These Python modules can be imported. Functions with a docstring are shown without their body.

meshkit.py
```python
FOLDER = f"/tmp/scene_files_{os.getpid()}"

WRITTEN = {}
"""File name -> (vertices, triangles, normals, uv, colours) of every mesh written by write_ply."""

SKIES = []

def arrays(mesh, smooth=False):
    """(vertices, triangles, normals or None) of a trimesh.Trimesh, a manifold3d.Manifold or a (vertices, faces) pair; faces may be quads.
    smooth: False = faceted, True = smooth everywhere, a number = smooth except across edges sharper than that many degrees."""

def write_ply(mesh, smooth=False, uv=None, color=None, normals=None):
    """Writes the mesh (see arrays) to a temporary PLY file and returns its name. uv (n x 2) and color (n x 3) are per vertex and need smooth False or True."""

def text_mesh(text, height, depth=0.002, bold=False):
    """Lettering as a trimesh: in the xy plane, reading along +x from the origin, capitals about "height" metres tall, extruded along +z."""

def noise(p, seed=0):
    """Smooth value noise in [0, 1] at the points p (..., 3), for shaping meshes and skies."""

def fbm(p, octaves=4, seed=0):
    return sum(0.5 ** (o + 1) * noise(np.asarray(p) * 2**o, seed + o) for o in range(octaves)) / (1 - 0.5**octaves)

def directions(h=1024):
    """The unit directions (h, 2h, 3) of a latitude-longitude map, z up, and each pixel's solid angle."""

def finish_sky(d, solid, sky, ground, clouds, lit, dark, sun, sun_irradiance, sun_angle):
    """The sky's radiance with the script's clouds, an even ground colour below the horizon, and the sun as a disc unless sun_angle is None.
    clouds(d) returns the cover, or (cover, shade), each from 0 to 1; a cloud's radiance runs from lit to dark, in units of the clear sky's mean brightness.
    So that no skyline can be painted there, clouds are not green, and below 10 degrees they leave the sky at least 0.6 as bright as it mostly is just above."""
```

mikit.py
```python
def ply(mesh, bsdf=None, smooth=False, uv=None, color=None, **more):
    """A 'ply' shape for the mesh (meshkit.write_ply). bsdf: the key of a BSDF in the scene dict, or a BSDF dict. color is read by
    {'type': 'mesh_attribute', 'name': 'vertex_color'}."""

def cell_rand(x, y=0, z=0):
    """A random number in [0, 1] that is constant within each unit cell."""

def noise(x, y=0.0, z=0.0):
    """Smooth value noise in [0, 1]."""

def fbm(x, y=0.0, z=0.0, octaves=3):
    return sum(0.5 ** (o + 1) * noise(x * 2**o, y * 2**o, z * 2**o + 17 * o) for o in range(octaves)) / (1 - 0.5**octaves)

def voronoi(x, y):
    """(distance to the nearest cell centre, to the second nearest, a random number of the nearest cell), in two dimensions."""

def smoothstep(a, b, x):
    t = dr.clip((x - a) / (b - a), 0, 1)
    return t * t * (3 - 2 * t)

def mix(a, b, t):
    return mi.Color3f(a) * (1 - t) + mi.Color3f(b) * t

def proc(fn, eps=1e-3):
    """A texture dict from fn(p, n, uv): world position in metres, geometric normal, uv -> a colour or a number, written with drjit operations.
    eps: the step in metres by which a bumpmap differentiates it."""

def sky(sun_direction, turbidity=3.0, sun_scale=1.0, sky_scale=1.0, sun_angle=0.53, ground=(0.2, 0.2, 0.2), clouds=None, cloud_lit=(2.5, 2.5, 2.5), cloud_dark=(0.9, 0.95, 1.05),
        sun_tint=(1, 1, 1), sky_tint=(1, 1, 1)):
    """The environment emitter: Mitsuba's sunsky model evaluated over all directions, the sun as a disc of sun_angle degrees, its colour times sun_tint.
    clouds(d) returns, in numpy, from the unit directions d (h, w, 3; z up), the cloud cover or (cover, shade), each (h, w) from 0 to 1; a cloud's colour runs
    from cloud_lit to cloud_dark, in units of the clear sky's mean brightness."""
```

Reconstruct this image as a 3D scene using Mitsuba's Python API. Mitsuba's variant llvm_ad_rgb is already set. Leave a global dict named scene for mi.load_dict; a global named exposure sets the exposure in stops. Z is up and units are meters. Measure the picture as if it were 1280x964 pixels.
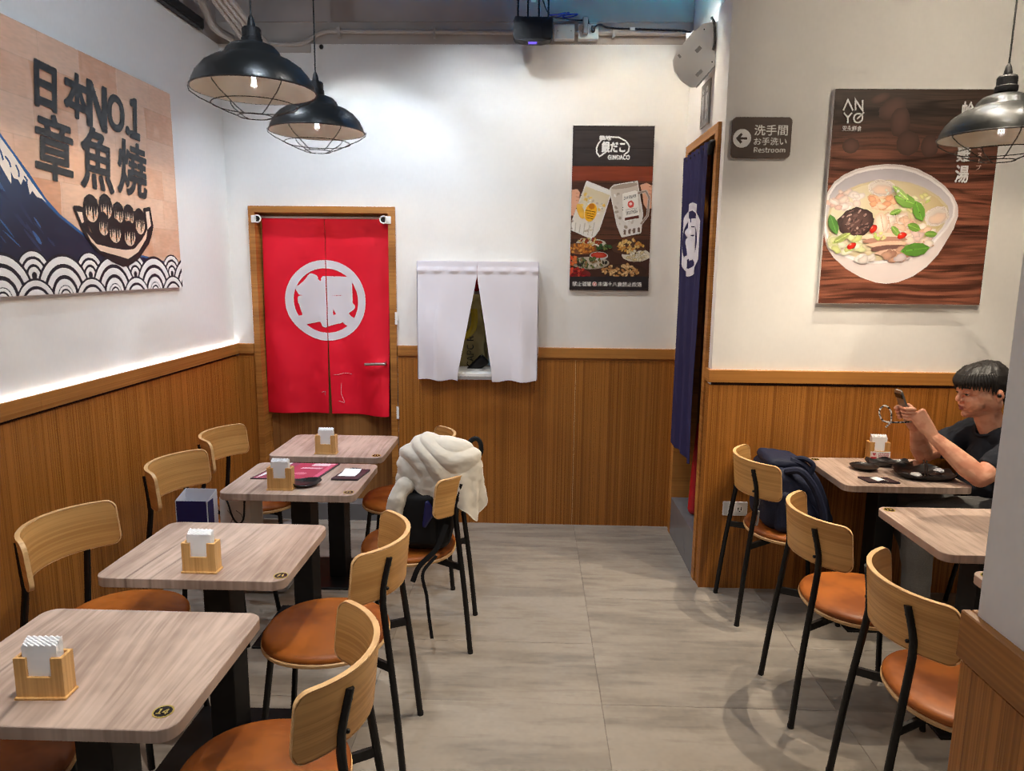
import math, random
import numpy as np, trimesh, drjit as dr, mitsuba as mi, mikit, meshkit
import manifold3d as m3
from shapely.geometry import Polygon, Point, LineString, box as sbox
from shapely import affinity
from shapely.ops import unary_union
from mikit import proc, noise, fbm, cell_rand, smoothstep, mix, voronoi

random.seed(7)
rng = np.random.default_rng(7)
T = mi.ScalarTransform4f
scene, labels = {'type': 'scene'}, {}

# ------------------------------------------------------------------ camera
H = 1.70                                   # eye height
F_PX, YAW, PITCH, ROLL = 888.76, -0.0280, 0.1641, 0.0107


def camera_matrix():
    cy, sy, cp, sp = math.cos(YAW), math.sin(YAW), math.cos(PITCH), math.sin(PITCH)
    fwd = np.array([sy * cp, cy * cp, -sp]); right = np.array([cy, -sy, 0.0]); up = np.cross(right, fwd)
    c, s = math.cos(ROLL), math.sin(ROLL)
    r2, u2 = c * right + s * up, -s * right + c * up
    m = np.eye(4); m[:3, 0] = -r2; m[:3, 1] = u2; m[:3, 2] = fwd; m[:3, 3] = [0, 0, H]
    return T(m)


scene['camera'] = {'type': 'perspective', 'fov': math.degrees(2 * math.atan(640 / F_PX)), 'fov_axis': 'x', 'near_clip': 0.05, 'far_clip': 60.0, 'to_world': camera_matrix()}
exposure = -0.15

# ------------------------------------------------------------------ lights (lamps that hang outside the frame, as objects)
WARM, NEUTRAL, COOL = (1.0, .87, .69), (1.0, .95, .87), (.83, .97, 1.14)
SPOTS = [  # position, aim, colour, strength, half angle of the beam, radius of the lens
    ((1.75, 3.26, 3.25), (1.20, 2.40, 0.0), WARM, 16.0, 37, .010),
    ((1.60, 2.75, 3.25), (1.45, 2.45, 0.0), WARM, 10.5, 38, .010),
    ((0.52, 3.92, 3.25), (0.56, 4.59, 1.5), WARM, 4.0, 56, .030),
    ((0.18, 2.45, 3.25), (0.00, 2.60, 0.0), NEUTRAL, 3.4, 50, .010),
    ((-0.45, 1.20, 3.25), (-0.80, 1.42, 0.0), NEUTRAL, 14.0, 28, .012),
    ((-1.05, 3.98, 3.25), (-1.20, 4.50, 0.4), COOL, 5.5, 44, .014),
    ((-1.48, 3.05, 3.25), (-0.95, 3.60, 0.0), COOL, 4.2, 36, .012),
    ((1.50, 2.15, 3.25), (2.00, 3.25, 1.0), WARM, 6.5, 26, .012),
    ((-0.60, 1.90, 3.25), (-1.95, 2.60, 2.2), COOL, 6.0, 62, .030),
    ((-0.30, 3.98, 3.25), (-0.40, 4.59, 1.0), (.90, .99, 1.08), 4.2, 52, .030),
    ((2.00, 2.60, 3.25), (1.90, 3.67, 1.6), WARM, 4.6, 66, .030),
]
PANELS = [((-0.6, 0.0, 3.3), (1.2, 0.6), COOL, 3.6), ((0.6, -1.5, 3.3), (1.2, 0.6), COOL, 3.4), ((2.9, 1.2, 3.3), (1.2, 0.6), NEUTRAL, 2.0), ((-0.40, 4.98, 2.4), (0.6, 0.3), NEUTRAL, 5.0)]
LED_COLOUR, BULB_COLOUR, UV_COLOUR = (.95, 1.0, 1.02), (1.0, .82, .60), (.03, .36, 1.0)
LED_STRENGTH, BULB_STRENGTH, UV_STRENGTH = 48.0, 3600.0, 9000.0

# ------------------------------------------------------------------ helpers


def C(*c):
    c = np.array(c if len(c) == 3 else c[0], float) / 255
    return [float(x) for x in np.where(c < .04045, c / 12.92, ((c + .055) / 1.055) ** 2.4)]


def rgb(*c):
    return {'type': 'rgb', 'value': C(*c)}


def mat(key, base, rough=.5, spec=.5, metallic=0.0, bump=None, bump_scale=1.0, two=True, **kw):
    d = {'type': 'principled', 'base_color': base if isinstance(base, dict) else rgb(base), 'roughness': rough, 'specular': spec, 'metallic': metallic, **kw}
    if bump is not None:
        d = {'type': 'bumpmap', 'arbitrary': bump, 'scale': bump_scale, 'bsdf': d}
    scene[key] = {'type': 'twosided', 'bsdf': d} if two else d
    return key


def numbered(key):
    if key not in scene and key not in used_things:
        return key
    k = 1
    while f'{key}_{k:03d}' in scene or f'{key}_{k:03d}' in used_things:
        k += 1
    return f'{key}_{k:03d}'


used_things = set()


def thing(name, label, cat, group=None, kind=None):
    key = numbered(name); used_things.add(key)
    labels[key] = {'label': label, 'category': cat}
    if group: labels[key]['group'] = group
    if kind: labels[key]['kind'] = kind
    return key


def part(parent, name, mesh, bsdf, smooth=30, label=None, to=None, **kw):
    key = numbered(f'{parent}__{name}')
    d = mesh if isinstance(mesh, dict) else mikit.ply(mesh, bsdf, smooth, **kw)
    if to is not None: d = {**d, 'to_world': to}
    scene[key] = d
    if label: labels[key] = {'label': label}
    return key


def solid(name, mesh, bsdf, label, cat, smooth=30, group=None, **kw):
    key = numbered(name); used_things.add(key)
    scene[key] = mikit.ply(mesh, bsdf, smooth, **kw)
    labels[key] = {'label': label, 'category': cat}
    if group: labels[key]['group'] = group
    return key


def structure(name, mesh=None, bsdf=None, label=None, smooth=False):
    used_things.add(name)
    if mesh is not None: scene[name] = mikit.ply(mesh, bsdf, smooth)
    labels[name] = {'kind': 'structure', 'label': label or name.replace('_', ' ')}
    return name


def copy_thing(src, label, to, group=None, skip=()):
    """A thing with all its parts under the next number, moved by the transform `to`."""
    base = src
    key = thing(base_name(src), label, labels[src]['category'], group or labels[src].get('group'))
    for k in [k for k in scene if k.startswith(src + '__')]:
        tail = k[len(src):]
        if any(tail.startswith('__' + s) for s in skip): continue
        scene[key + tail] = {**scene[k], 'to_world': to}
    return key


def base_name(k):
    return k[:-4] if k[-4:-3] == '_' and k[-3:].isdigit() else k


def cat(*ms):
    ms = [m for a in ms for m in (a if isinstance(a, (list, tuple)) else [a])]
    return trimesh.util.concatenate(ms)


def bx(x0, x1, y0, y1, z0, z1, b=0.0):
    if x0 > x1: x0, x1 = x1, x0
    if y0 > y1: y0, y1 = y1, y0
    if z0 > z1: z0, z1 = z1, z0
    if not b:
        m = trimesh.creation.box((x1 - x0, y1 - y0, z1 - z0)); m.apply_translation([(x0 + x1) / 2, (y0 + y1) / 2, (z0 + z1) / 2]); return m
    p = []
    for sx in (0, 1):
        for sy in (0, 1):
            for sz in (0, 1):
                c = np.array([(x0, x1)[sx], (y0, y1)[sy], (z0, z1)[sz]]); s = np.array([1 - 2 * sx, 1 - 2 * sy, 1 - 2 * sz]) * b
                for k in range(3):
                    q = c + s; q[k] = c[k]; p.append(q)
    return trimesh.convex.convex_hull(np.array(p))


def tube(pts, r, n=8, closed=False):
    p = np.asarray(pts, float); r = np.broadcast_to(r, (len(p),))
    if closed:
        t = np.roll(p, -1, 0) - np.roll(p, 1, 0)
    else:
        t = np.gradient(p, axis=0)
    t /= np.linalg.norm(t, axis=1, keepdims=True) + 1e-12
    a = np.cross(t[0], [0, 0, 1.0] if abs(t[0][2]) < .9 else [1.0, 0, 0]); a /= np.linalg.norm(a)
    ang = np.arange(n) * 2 * np.pi / n; V = []
    for i in range(len(p)):
        a = a - t[i] * (a @ t[i]); a /= np.linalg.norm(a) + 1e-12; b = np.cross(t[i], a)
        V.append(p[i] + r[i] * (np.cos(ang)[:, None] * a + np.sin(ang)[:, None] * b))
    V = np.vstack(V); f = []
    m = len(p)
    for i in range(m if closed else m - 1):
        for j in range(n):
            q = [i * n + j, i * n + (j + 1) % n, ((i + 1) % m) * n + (j + 1) % n, ((i + 1) % m) * n + j]
            f += [[q[0], q[1], q[2]], [q[0], q[2], q[3]]]
    if not closed:
        V = np.vstack([V, p[0], p[-1]]); c0, c1 = len(V) - 2, len(V) - 1
        for j in range(n):
            f += [[c0, (j + 1) % n, j], [c1, (m - 1) * n + j, (m - 1) * n + (j + 1) % n]]
    return trimesh.Trimesh(V, f, process=False)


def curve(pts, n=24):
    """Catmull-Rom through the points."""
    p = np.asarray(pts, float); p = np.vstack([2 * p[0] - p[1], p, 2 * p[-1] - p[-2]]); out = []
    for i in range(1, len(p) - 2):
        for t in np.linspace(0, 1, n, endpoint=False):
            a, b, c, d = p[i - 1:i + 3]
            out.append(.5 * (2 * b + (c - a) * t + (2 * a - 5 * b + 4 * c - d) * t * t + (3 * b - a - 3 * c + d) * t ** 3))
    return np.array(out + [p[-2]])


def lathe(profile, n=40, at=(0, 0, 0)):
    m = trimesh.creation.revolve(np.asarray(profile, float), sections=n); m.apply_translation(at); return m


def tri(poly):
    """(vertices n x 2, faces) of a polygon or multipolygon."""
    V, Fs, at = [], [], 0
    for g in getattr(poly, 'geoms', [poly]):
        if g.geom_type != 'Polygon' or g.is_empty or g.area < 1e-9: continue
        v, f = trimesh.creation.triangulate_polygon(g, engine='earcut')
        V.append(v); Fs.append(np.asarray(f) + at); at += len(v)
    return (np.vstack(V), np.vstack(Fs)) if V else (np.zeros((0, 2)), np.zeros((0, 3), int))


def prism(poly, h):
    return cat([trimesh.creation.extrude_polygon(g, h, engine='earcut') for g in getattr(poly, 'geoms', [poly]) if g.geom_type == 'Polygon' and g.area > 1e-10])


def framed(mesh, o, u, v):
    """Puts a mesh given in (u, v, normal) onto a plane through o."""
    u, v = np.asarray(u, float), np.asarray(v, float); n = np.cross(u, v)
    m = mesh.copy(); m.vertices = np.asarray(o) + m.vertices[:, :1] * u + m.vertices[:, 1:2] * v + m.vertices[:, 2:3] * n
    return m


def rrect(x0, x1, y0, y1, r, n=6):
    return sbox(x0 + r, y0 + r, x1 - r, y1 - r).buffer(r, quad_segs=n)


def ell(cx, cy, rx, ry, rot=0, n=8):
    return affinity.translate(affinity.rotate(affinity.scale(Point(0, 0).buffer(1, quad_segs=n), rx, ry), rot), cx, cy)


def spheres(*ps, seg=16):
    """Hull of spheres (x, y, z, r)."""
    return m3.Manifold.batch_hull([m3.Manifold.sphere(p[3], seg).translate([float(q) for q in p[:3]]) for p in ps])


def to_tm(man):
    m = man.to_mesh(); return trimesh.Trimesh(m.vert_properties[:, :3], m.tri_verts, process=True)


def organic(mans, edge=.012, it=8):
    man = m3.Manifold.batch_boolean(mans, m3.OpType.Add).refine_to_length(edge)
    t = to_tm(man)
    trimesh.smoothing.filter_taubin(t, lamb=.5, nu=.53, iterations=it)
    return t


# ------------------------------------------------------------------ lettering (outlines of the characters)
GLYPH_SETS = {'H': '日本章魚燒NO.1蛤蜊雞湯銀だこ', 'M': '洗手間お手洗いRestroom安永鮮食禁止酒駕未滿十八歲飲築地GINDACOはまぐりと鶏のスープ0123456789CAPRVJBEUM章燒魚', 'X': '銀'}
# per character: advance, number of outlines, then for each outline its length and x, y pairs
GLYPH_DATA = bytes([
    200,3,14,60,172,62,174,177,174,179,173,179,25,178,23,160,23,157,26,156,33,82,33,82,26,79,22,62,22,60,25,4,82,94,82,55,157,55,157,93,4,82,153,82,115,157,115,157,153,200,3,43,36,61,37,65,53,77,66,90,78,107,89,127,88,128,43,128,41,131,41,147,43,150,107,150,109,184,127,185,130,183,130,150,195,150,197,148,197,130,195,128,148,128,157,111,170,92,186,76,202,65,201,60,197,56,190,48,184,48,170,60,169,54,167,52,131,52,129,21,110,20,108,22,108,52,71,52,68,54,67,59,53,48,49,47,46,48,4,130,74,157,74,143,93,131,114,5,81,74,108,73,108,115,106,114,94,93,200,4,55,37,44,37,56,40,59,106,60,108,61,107,64,59,65,58,122,60,124,40,125,38,127,38,141,41,144,79,145,74,153,51,153,49,156,49,169,52,172,106,172,107,173,104,179,105,184,117,188,122,188,132,172,187,172,189,170,190,156,187,153,165,153,160,145,161,144,197,144,200,141,200,127,198,125,179,124,180,122,180,65,178,64,130,64,129,61,131,60,197,59,200,57,200,44,197,41,130,41,129,22,127,20,111,20,108,23,107,41,40,41,4,78,104,158,103,159,105,79,106,4,79,85,79,82,159,82,158,86,5,99,153,104,144,134,144,137,146,139,152,
    200,6,74,37,28,37,32,50,45,60,64,60,66,58,68,58,118,56,119,53,116,48,116,37,128,37,133,54,145,71,162,83,178,87,185,93,186,105,184,109,180,109,175,141,175,151,169,153,166,152,162,144,150,143,147,181,146,182,67,178,64,190,50,200,37,202,31,202,28,200,26,186,20,183,20,173,37,156,57,156,62,159,64,158,65,141,65,146,56,155,33,155,26,152,25,142,22,135,23,129,43,123,55,123,61,128,63,129,64,128,65,107,65,110,57,114,31,113,26,110,23,94,22,92,26,92,38,88,60,91,63,94,63,95,64,94,65,78,65,81,62,81,57,74,43,65,30,55,20,50,20,4,130,97,130,85,161,86,160,97,4,130,128,130,116,161,116,160,127,4,93,156,88,147,116,147,122,155,4,79,86,107,85,108,96,80,97,4,80,128,80,116,108,116,107,127,200,4,105,36,31,37,36,46,47,52,59,58,80,60,101,60,112,58,111,57,106,50,95,46,95,37,101,36,106,39,111,43,124,46,149,48,150,60,150,61,183,78,184,80,182,82,145,83,147,85,155,88,157,101,153,104,149,135,149,134,152,106,153,105,155,105,168,107,171,135,171,135,182,138,185,156,184,157,171,188,171,190,168,190,155,189,153,157,152,156,150,197,149,200,145,200,133,198,131,179,130,179,124,192,
    124,195,122,196,111,193,106,179,106,178,102,197,101,200,99,200,86,198,84,201,80,201,67,199,64,168,63,169,40,183,40,184,55,186,58,190,58,202,52,203,48,201,32,199,28,194,23,189,21,161,21,154,24,149,31,147,64,138,64,135,51,128,38,116,27,102,21,96,20,92,20,84,31,83,35,87,38,96,40,109,47,115,55,117,64,97,64,101,58,101,54,91,43,87,43,76,58,73,59,69,47,62,34,55,25,49,20,46,20,9,130,103,142,104,145,101,158,101,159,105,147,106,144,109,141,106,130,106,7,140,124,144,121,148,124,158,124,159,129,129,130,130,124,21,80,84,85,77,90,72,91,79,93,83,91,96,94,99,108,99,110,101,110,106,98,106,95,110,96,122,99,124,110,124,110,130,97,131,89,111,86,109,80,110,79,94,145,1,18,47,37,47,165,49,167,69,167,71,165,120,82,121,165,123,167,143,167,144,36,141,34,122,34,119,37,74,117,71,121,71,38,68,34,49,34,148,2,28,40,88,40,113,46,136,51,145,60,156,69,162,78,167,90,169,104,169,116,167,127,161,139,150,144,144,150,130,154,116,155,94,150,69,143,55,136,47,125,38,116,34,104,31,90,31,74,36,63,43,54,51,49,59,43,72,20,65,111,65,85,69,74,74,65,80,59,94,54,105,54,113,
    58,121,66,127,77,130,95,130,106,127,121,120,137,113,143,100,147,89,146,80,142,72,132,66,120,56,1,14,43,43,43,54,45,58,52,63,60,64,66,61,69,59,73,51,73,44,71,39,68,35,61,31,51,32,44,38,111,1,18,45,54,47,55,72,56,72,140,53,140,50,143,50,156,54,159,64,161,79,167,94,167,97,163,97,56,121,54,122,37,119,34,48,34,45,36,200,7,68,37,36,36,51,38,54,61,56,65,58,64,86,61,85,61,79,58,77,46,77,43,79,42,152,45,155,64,155,65,184,67,185,82,185,84,184,85,155,105,155,108,150,109,133,117,141,129,158,142,185,146,185,160,181,160,171,165,162,183,140,193,131,200,127,200,121,193,114,190,110,184,110,180,113,178,110,121,110,118,112,114,109,108,107,108,90,105,86,101,85,104,82,108,67,110,65,111,95,113,99,186,98,187,22,185,20,168,20,167,22,166,29,132,29,131,21,128,20,113,20,111,23,110,35,104,32,99,32,96,36,95,42,42,32,39,33,4,131,50,166,49,166,78,131,78,4,137,132,137,130,162,131,149,150,4,85,82,92,83,93,85,85,86,4,85,61,89,60,90,62,86,71,5,84,105,88,105,89,106,88,135,83,134,4,61,105,65,105,65,135,61,134,200,8,13,153,34,155,39,174,40,174,
    179,177,183,192,183,195,180,194,31,190,25,184,21,176,20,160,20,157,22,52,37,38,36,53,38,55,59,58,60,59,60,82,56,80,44,80,42,82,42,153,43,155,60,155,61,156,61,183,63,184,78,184,80,155,94,155,94,157,92,161,92,164,94,166,121,174,138,183,141,183,144,181,153,173,153,166,167,165,167,60,163,58,150,59,149,60,149,74,146,73,141,73,137,80,134,80,134,24,133,20,117,20,114,23,113,71,105,57,101,55,103,39,99,37,88,35,85,38,84,43,50,37,40,36,5,134,110,147,96,148,96,149,115,135,115,4,135,159,134,135,148,134,149,164,4,114,152,99,148,99,135,114,134,10,79,82,92,84,95,80,97,81,106,100,110,112,110,115,99,114,98,88,80,87,4,81,135,78,135,79,105,81,106,4,62,135,60,135,60,105,62,106,200,11,93,36,31,36,36,37,37,45,39,55,44,63,51,66,57,66,58,40,59,38,60,39,76,71,77,71,82,50,79,45,79,43,81,41,96,51,100,54,104,47,104,45,105,42,120,43,122,51,126,54,130,50,132,46,146,43,151,42,157,39,167,40,173,79,177,113,184,121,172,121,168,119,166,122,163,123,160,116,144,108,133,111,128,114,130,122,148,130,169,133,184,135,185,141,185,151,183,155,178,163,181,168,181,177,167,183,
    152,184,151,197,151,199,150,200,134,198,132,176,130,176,117,194,117,196,115,195,99,176,97,176,83,195,82,196,65,195,64,176,64,176,49,199,48,201,46,201,31,199,28,144,28,143,22,141,20,125,20,123,22,122,60,119,58,94,57,120,37,121,31,112,22,109,21,105,23,99,30,82,42,71,31,64,26,50,20,44,20,5,150,167,147,151,161,152,155,165,152,169,4,143,84,155,84,155,98,143,98,4,143,118,155,118,155,131,143,131,4,144,63,143,49,155,49,155,63,4,115,78,114,77,123,75,123,82,4,117,103,121,94,123,93,123,104,4,92,85,92,77,109,77,104,86,11,86,137,76,124,81,124,95,137,94,142,102,156,103,162,88,159,93,145,93,141,90,139,5,85,104,85,102,90,102,93,104,90,107,5,62,156,66,144,68,144,72,148,69,157,200,7,12,37,122,37,127,42,134,46,139,49,139,76,124,81,120,82,116,75,105,72,103,68,102,57,111,61,81,112,83,114,201,113,201,97,198,94,125,94,123,93,124,91,194,91,195,89,196,86,193,51,190,37,187,28,182,23,175,20,154,20,151,23,150,32,147,35,133,20,128,20,117,30,117,34,131,46,137,54,146,71,145,72,138,72,132,60,121,46,106,31,97,25,93,26,83,34,82,39,94,48,108,61,115,71,114,72,108,
    72,99,61,89,54,84,54,77,60,59,23,54,22,43,29,40,32,40,37,49,51,68,92,70,93,73,93,77,91,85,85,87,78,100,93,100,94,82,95,81,97,6,160,54,152,40,169,40,173,54,174,72,168,72,8,96,176,99,179,185,179,187,177,187,119,184,116,99,116,96,120,4,117,135,165,134,166,139,118,139,4,117,158,165,157,166,161,118,161,11,45,168,45,173,53,183,59,184,82,171,89,164,90,162,83,150,80,147,77,147,68,155,200,9,56,35,140,37,144,45,150,57,161,75,185,78,185,90,181,92,177,89,172,111,153,112,176,114,178,191,178,193,176,193,97,192,95,200,87,200,82,176,63,180,57,188,49,202,39,202,35,191,22,187,22,176,30,163,43,162,37,159,35,123,24,116,20,112,20,110,22,108,29,105,32,105,39,48,26,43,26,42,27,38,38,38,44,43,47,54,49,51,52,49,66,44,83,44,88,52,92,41,94,40,110,43,112,66,112,66,122,52,122,49,126,43,125,4,161,94,164,83,167,82,181,94,6,133,116,134,114,171,114,173,116,173,126,133,127,4,133,147,172,146,173,157,133,158,7,133,49,134,48,156,55,149,67,140,93,139,94,133,94,15,109,87,100,59,108,59,111,56,112,57,111,140,104,133,104,126,101,122,86,122,86,112,107,112,110,110,
    110,95,106,92,4,69,144,69,142,92,143,78,156,5,86,82,87,81,88,82,89,93,86,92,5,60,93,64,80,66,79,66,91,65,93,200,4,20,149,160,150,164,157,167,165,168,168,166,168,170,170,172,179,176,183,176,194,161,200,150,200,146,199,145,188,139,184,139,181,143,180,139,178,137,169,133,165,133,20,105,68,106,77,109,82,125,81,128,79,126,58,130,53,142,49,160,49,185,53,188,49,187,33,186,31,181,30,165,28,139,28,121,32,115,36,109,42,105,48,14,116,105,116,118,116,121,119,122,146,124,174,123,182,122,184,121,185,118,184,103,183,101,163,103,139,103,118,101,30,43,127,42,144,44,146,78,145,81,146,84,165,83,171,86,175,105,174,108,173,108,166,105,153,105,149,130,154,134,153,135,151,134,133,122,129,100,126,87,77,76,45,66,26,61,26,47,31,45,32,45,37,52,49,62,75,76,123,44,125,200,2,27,60,76,62,90,65,94,82,93,85,91,85,87,82,76,82,66,84,62,90,57,98,54,109,52,133,52,158,54,173,59,178,59,180,56,180,38,179,37,172,34,138,30,105,30,90,32,78,37,71,41,65,48,60,60,12,70,142,70,160,74,162,98,160,135,160,166,162,169,159,169,143,166,139,137,138,99,138,73,139,200,5,68,77,33,78,37,80,37,
    94,44,103,53,110,67,112,77,114,91,114,97,85,97,84,98,84,111,98,113,94,116,85,121,85,124,91,132,98,147,103,162,106,180,112,180,122,178,121,166,117,157,118,155,134,155,134,183,150,183,150,182,151,155,192,155,192,140,191,139,151,139,150,113,151,112,198,112,199,111,199,97,166,97,165,96,165,40,184,40,186,47,187,65,190,65,191,64,201,59,200,39,195,29,191,26,188,25,161,25,154,27,151,30,149,38,149,96,148,97,132,97,130,96,128,76,124,59,117,45,106,33,96,26,87,22,84,23,81,29,6,105,124,98,113,99,112,134,112,134,139,113,139,11,47,172,55,181,58,181,81,167,87,161,87,158,81,150,78,148,77,148,63,160,48,168,9,43,34,60,66,71,90,75,91,83,84,83,80,71,52,58,25,55,25,10,39,123,39,127,45,134,50,135,72,122,80,116,80,114,72,104,69,104,55,115,200,1,46,41,79,41,93,42,94,111,95,111,119,53,119,52,121,52,133,53,134,110,134,111,136,111,157,56,154,52,166,53,168,86,170,127,174,157,179,167,183,171,183,180,173,180,169,172,167,146,162,128,159,128,134,188,134,188,120,187,119,128,119,128,95,197,94,198,80,197,78,128,78,127,37,126,31,122,27,111,24,81,23,74,37,75,39,109,39,111,41,111,78,42,
    78,200,8,25,85,31,85,103,86,105,151,105,152,104,152,40,173,39,175,40,175,113,126,113,125,114,125,175,126,176,190,176,191,175,191,35,189,29,184,26,179,24,152,23,150,33,146,38,101,38,99,30,86,30,5,140,128,141,127,174,127,175,138,141,139,5,140,152,141,151,174,151,175,162,141,162,5,100,79,101,78,136,78,137,90,101,91,5,101,65,100,64,101,52,137,52,136,65,9,48,175,49,176,111,176,113,174,113,116,112,114,64,113,64,23,48,23,6,64,128,65,127,96,127,98,128,98,138,64,139,5,65,162,64,162,64,151,98,152,97,162,200,3,11,149,145,155,156,158,157,189,139,197,132,197,129,191,120,190,118,187,118,183,122,170,132,63,50,57,51,68,57,78,68,88,88,100,87,128,54,129,53,144,54,145,87,145,88,173,87,175,88,176,105,176,105,156,104,155,104,146,125,150,136,153,139,152,139,138,138,136,116,132,104,131,103,126,103,106,106,105,110,107,130,110,146,110,155,109,162,106,171,101,178,93,183,82,183,66,181,60,176,51,168,43,161,39,148,34,139,32,123,31,117,48,118,48,132,48,145,51,156,56,162,62,166,70,165,82,159,90,149,94,129,95,111,92,105,90,103,88,104,45,101,37,94,31,82,31,67,37,54,48,11,67,64,70,55,76,50,
    85,48,87,50,88,59,88,60,87,81,86,82,79,78,71,70,200,2,15,145,147,146,150,158,154,161,154,167,146,175,132,184,107,191,78,192,66,178,60,175,61,173,77,166,108,161,122,154,136,27,54,156,54,159,73,159,74,157,72,148,73,100,77,76,85,60,92,54,98,56,104,62,110,73,115,89,117,89,128,76,124,63,116,48,108,39,102,36,90,35,82,37,74,44,65,58,60,73,57,92,55,111,55,145,127,2,27,49,164,50,165,105,164,112,162,120,159,126,155,130,150,133,143,135,135,135,121,133,114,131,108,122,98,112,93,110,93,109,91,137,43,139,40,139,37,118,37,91,85,88,89,69,89,69,38,68,37,50,37,49,37,12,69,106,70,105,94,105,104,108,109,111,113,115,116,125,116,135,113,141,108,145,100,148,69,149,111,2,33,41,82,42,95,45,107,50,116,57,124,67,131,79,134,90,134,100,132,106,128,113,122,119,112,122,99,122,81,122,79,61,79,60,75,66,62,69,57,75,53,82,50,95,50,106,54,111,57,113,57,119,44,111,39,93,34,81,34,68,37,57,44,48,54,43,69,10,65,108,60,97,61,94,105,94,105,100,102,109,97,115,90,118,80,118,72,115,94,1,49,37,48,39,52,46,60,48,60,51,58,61,52,71,49,78,49,85,52,89,56,91,
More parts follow.
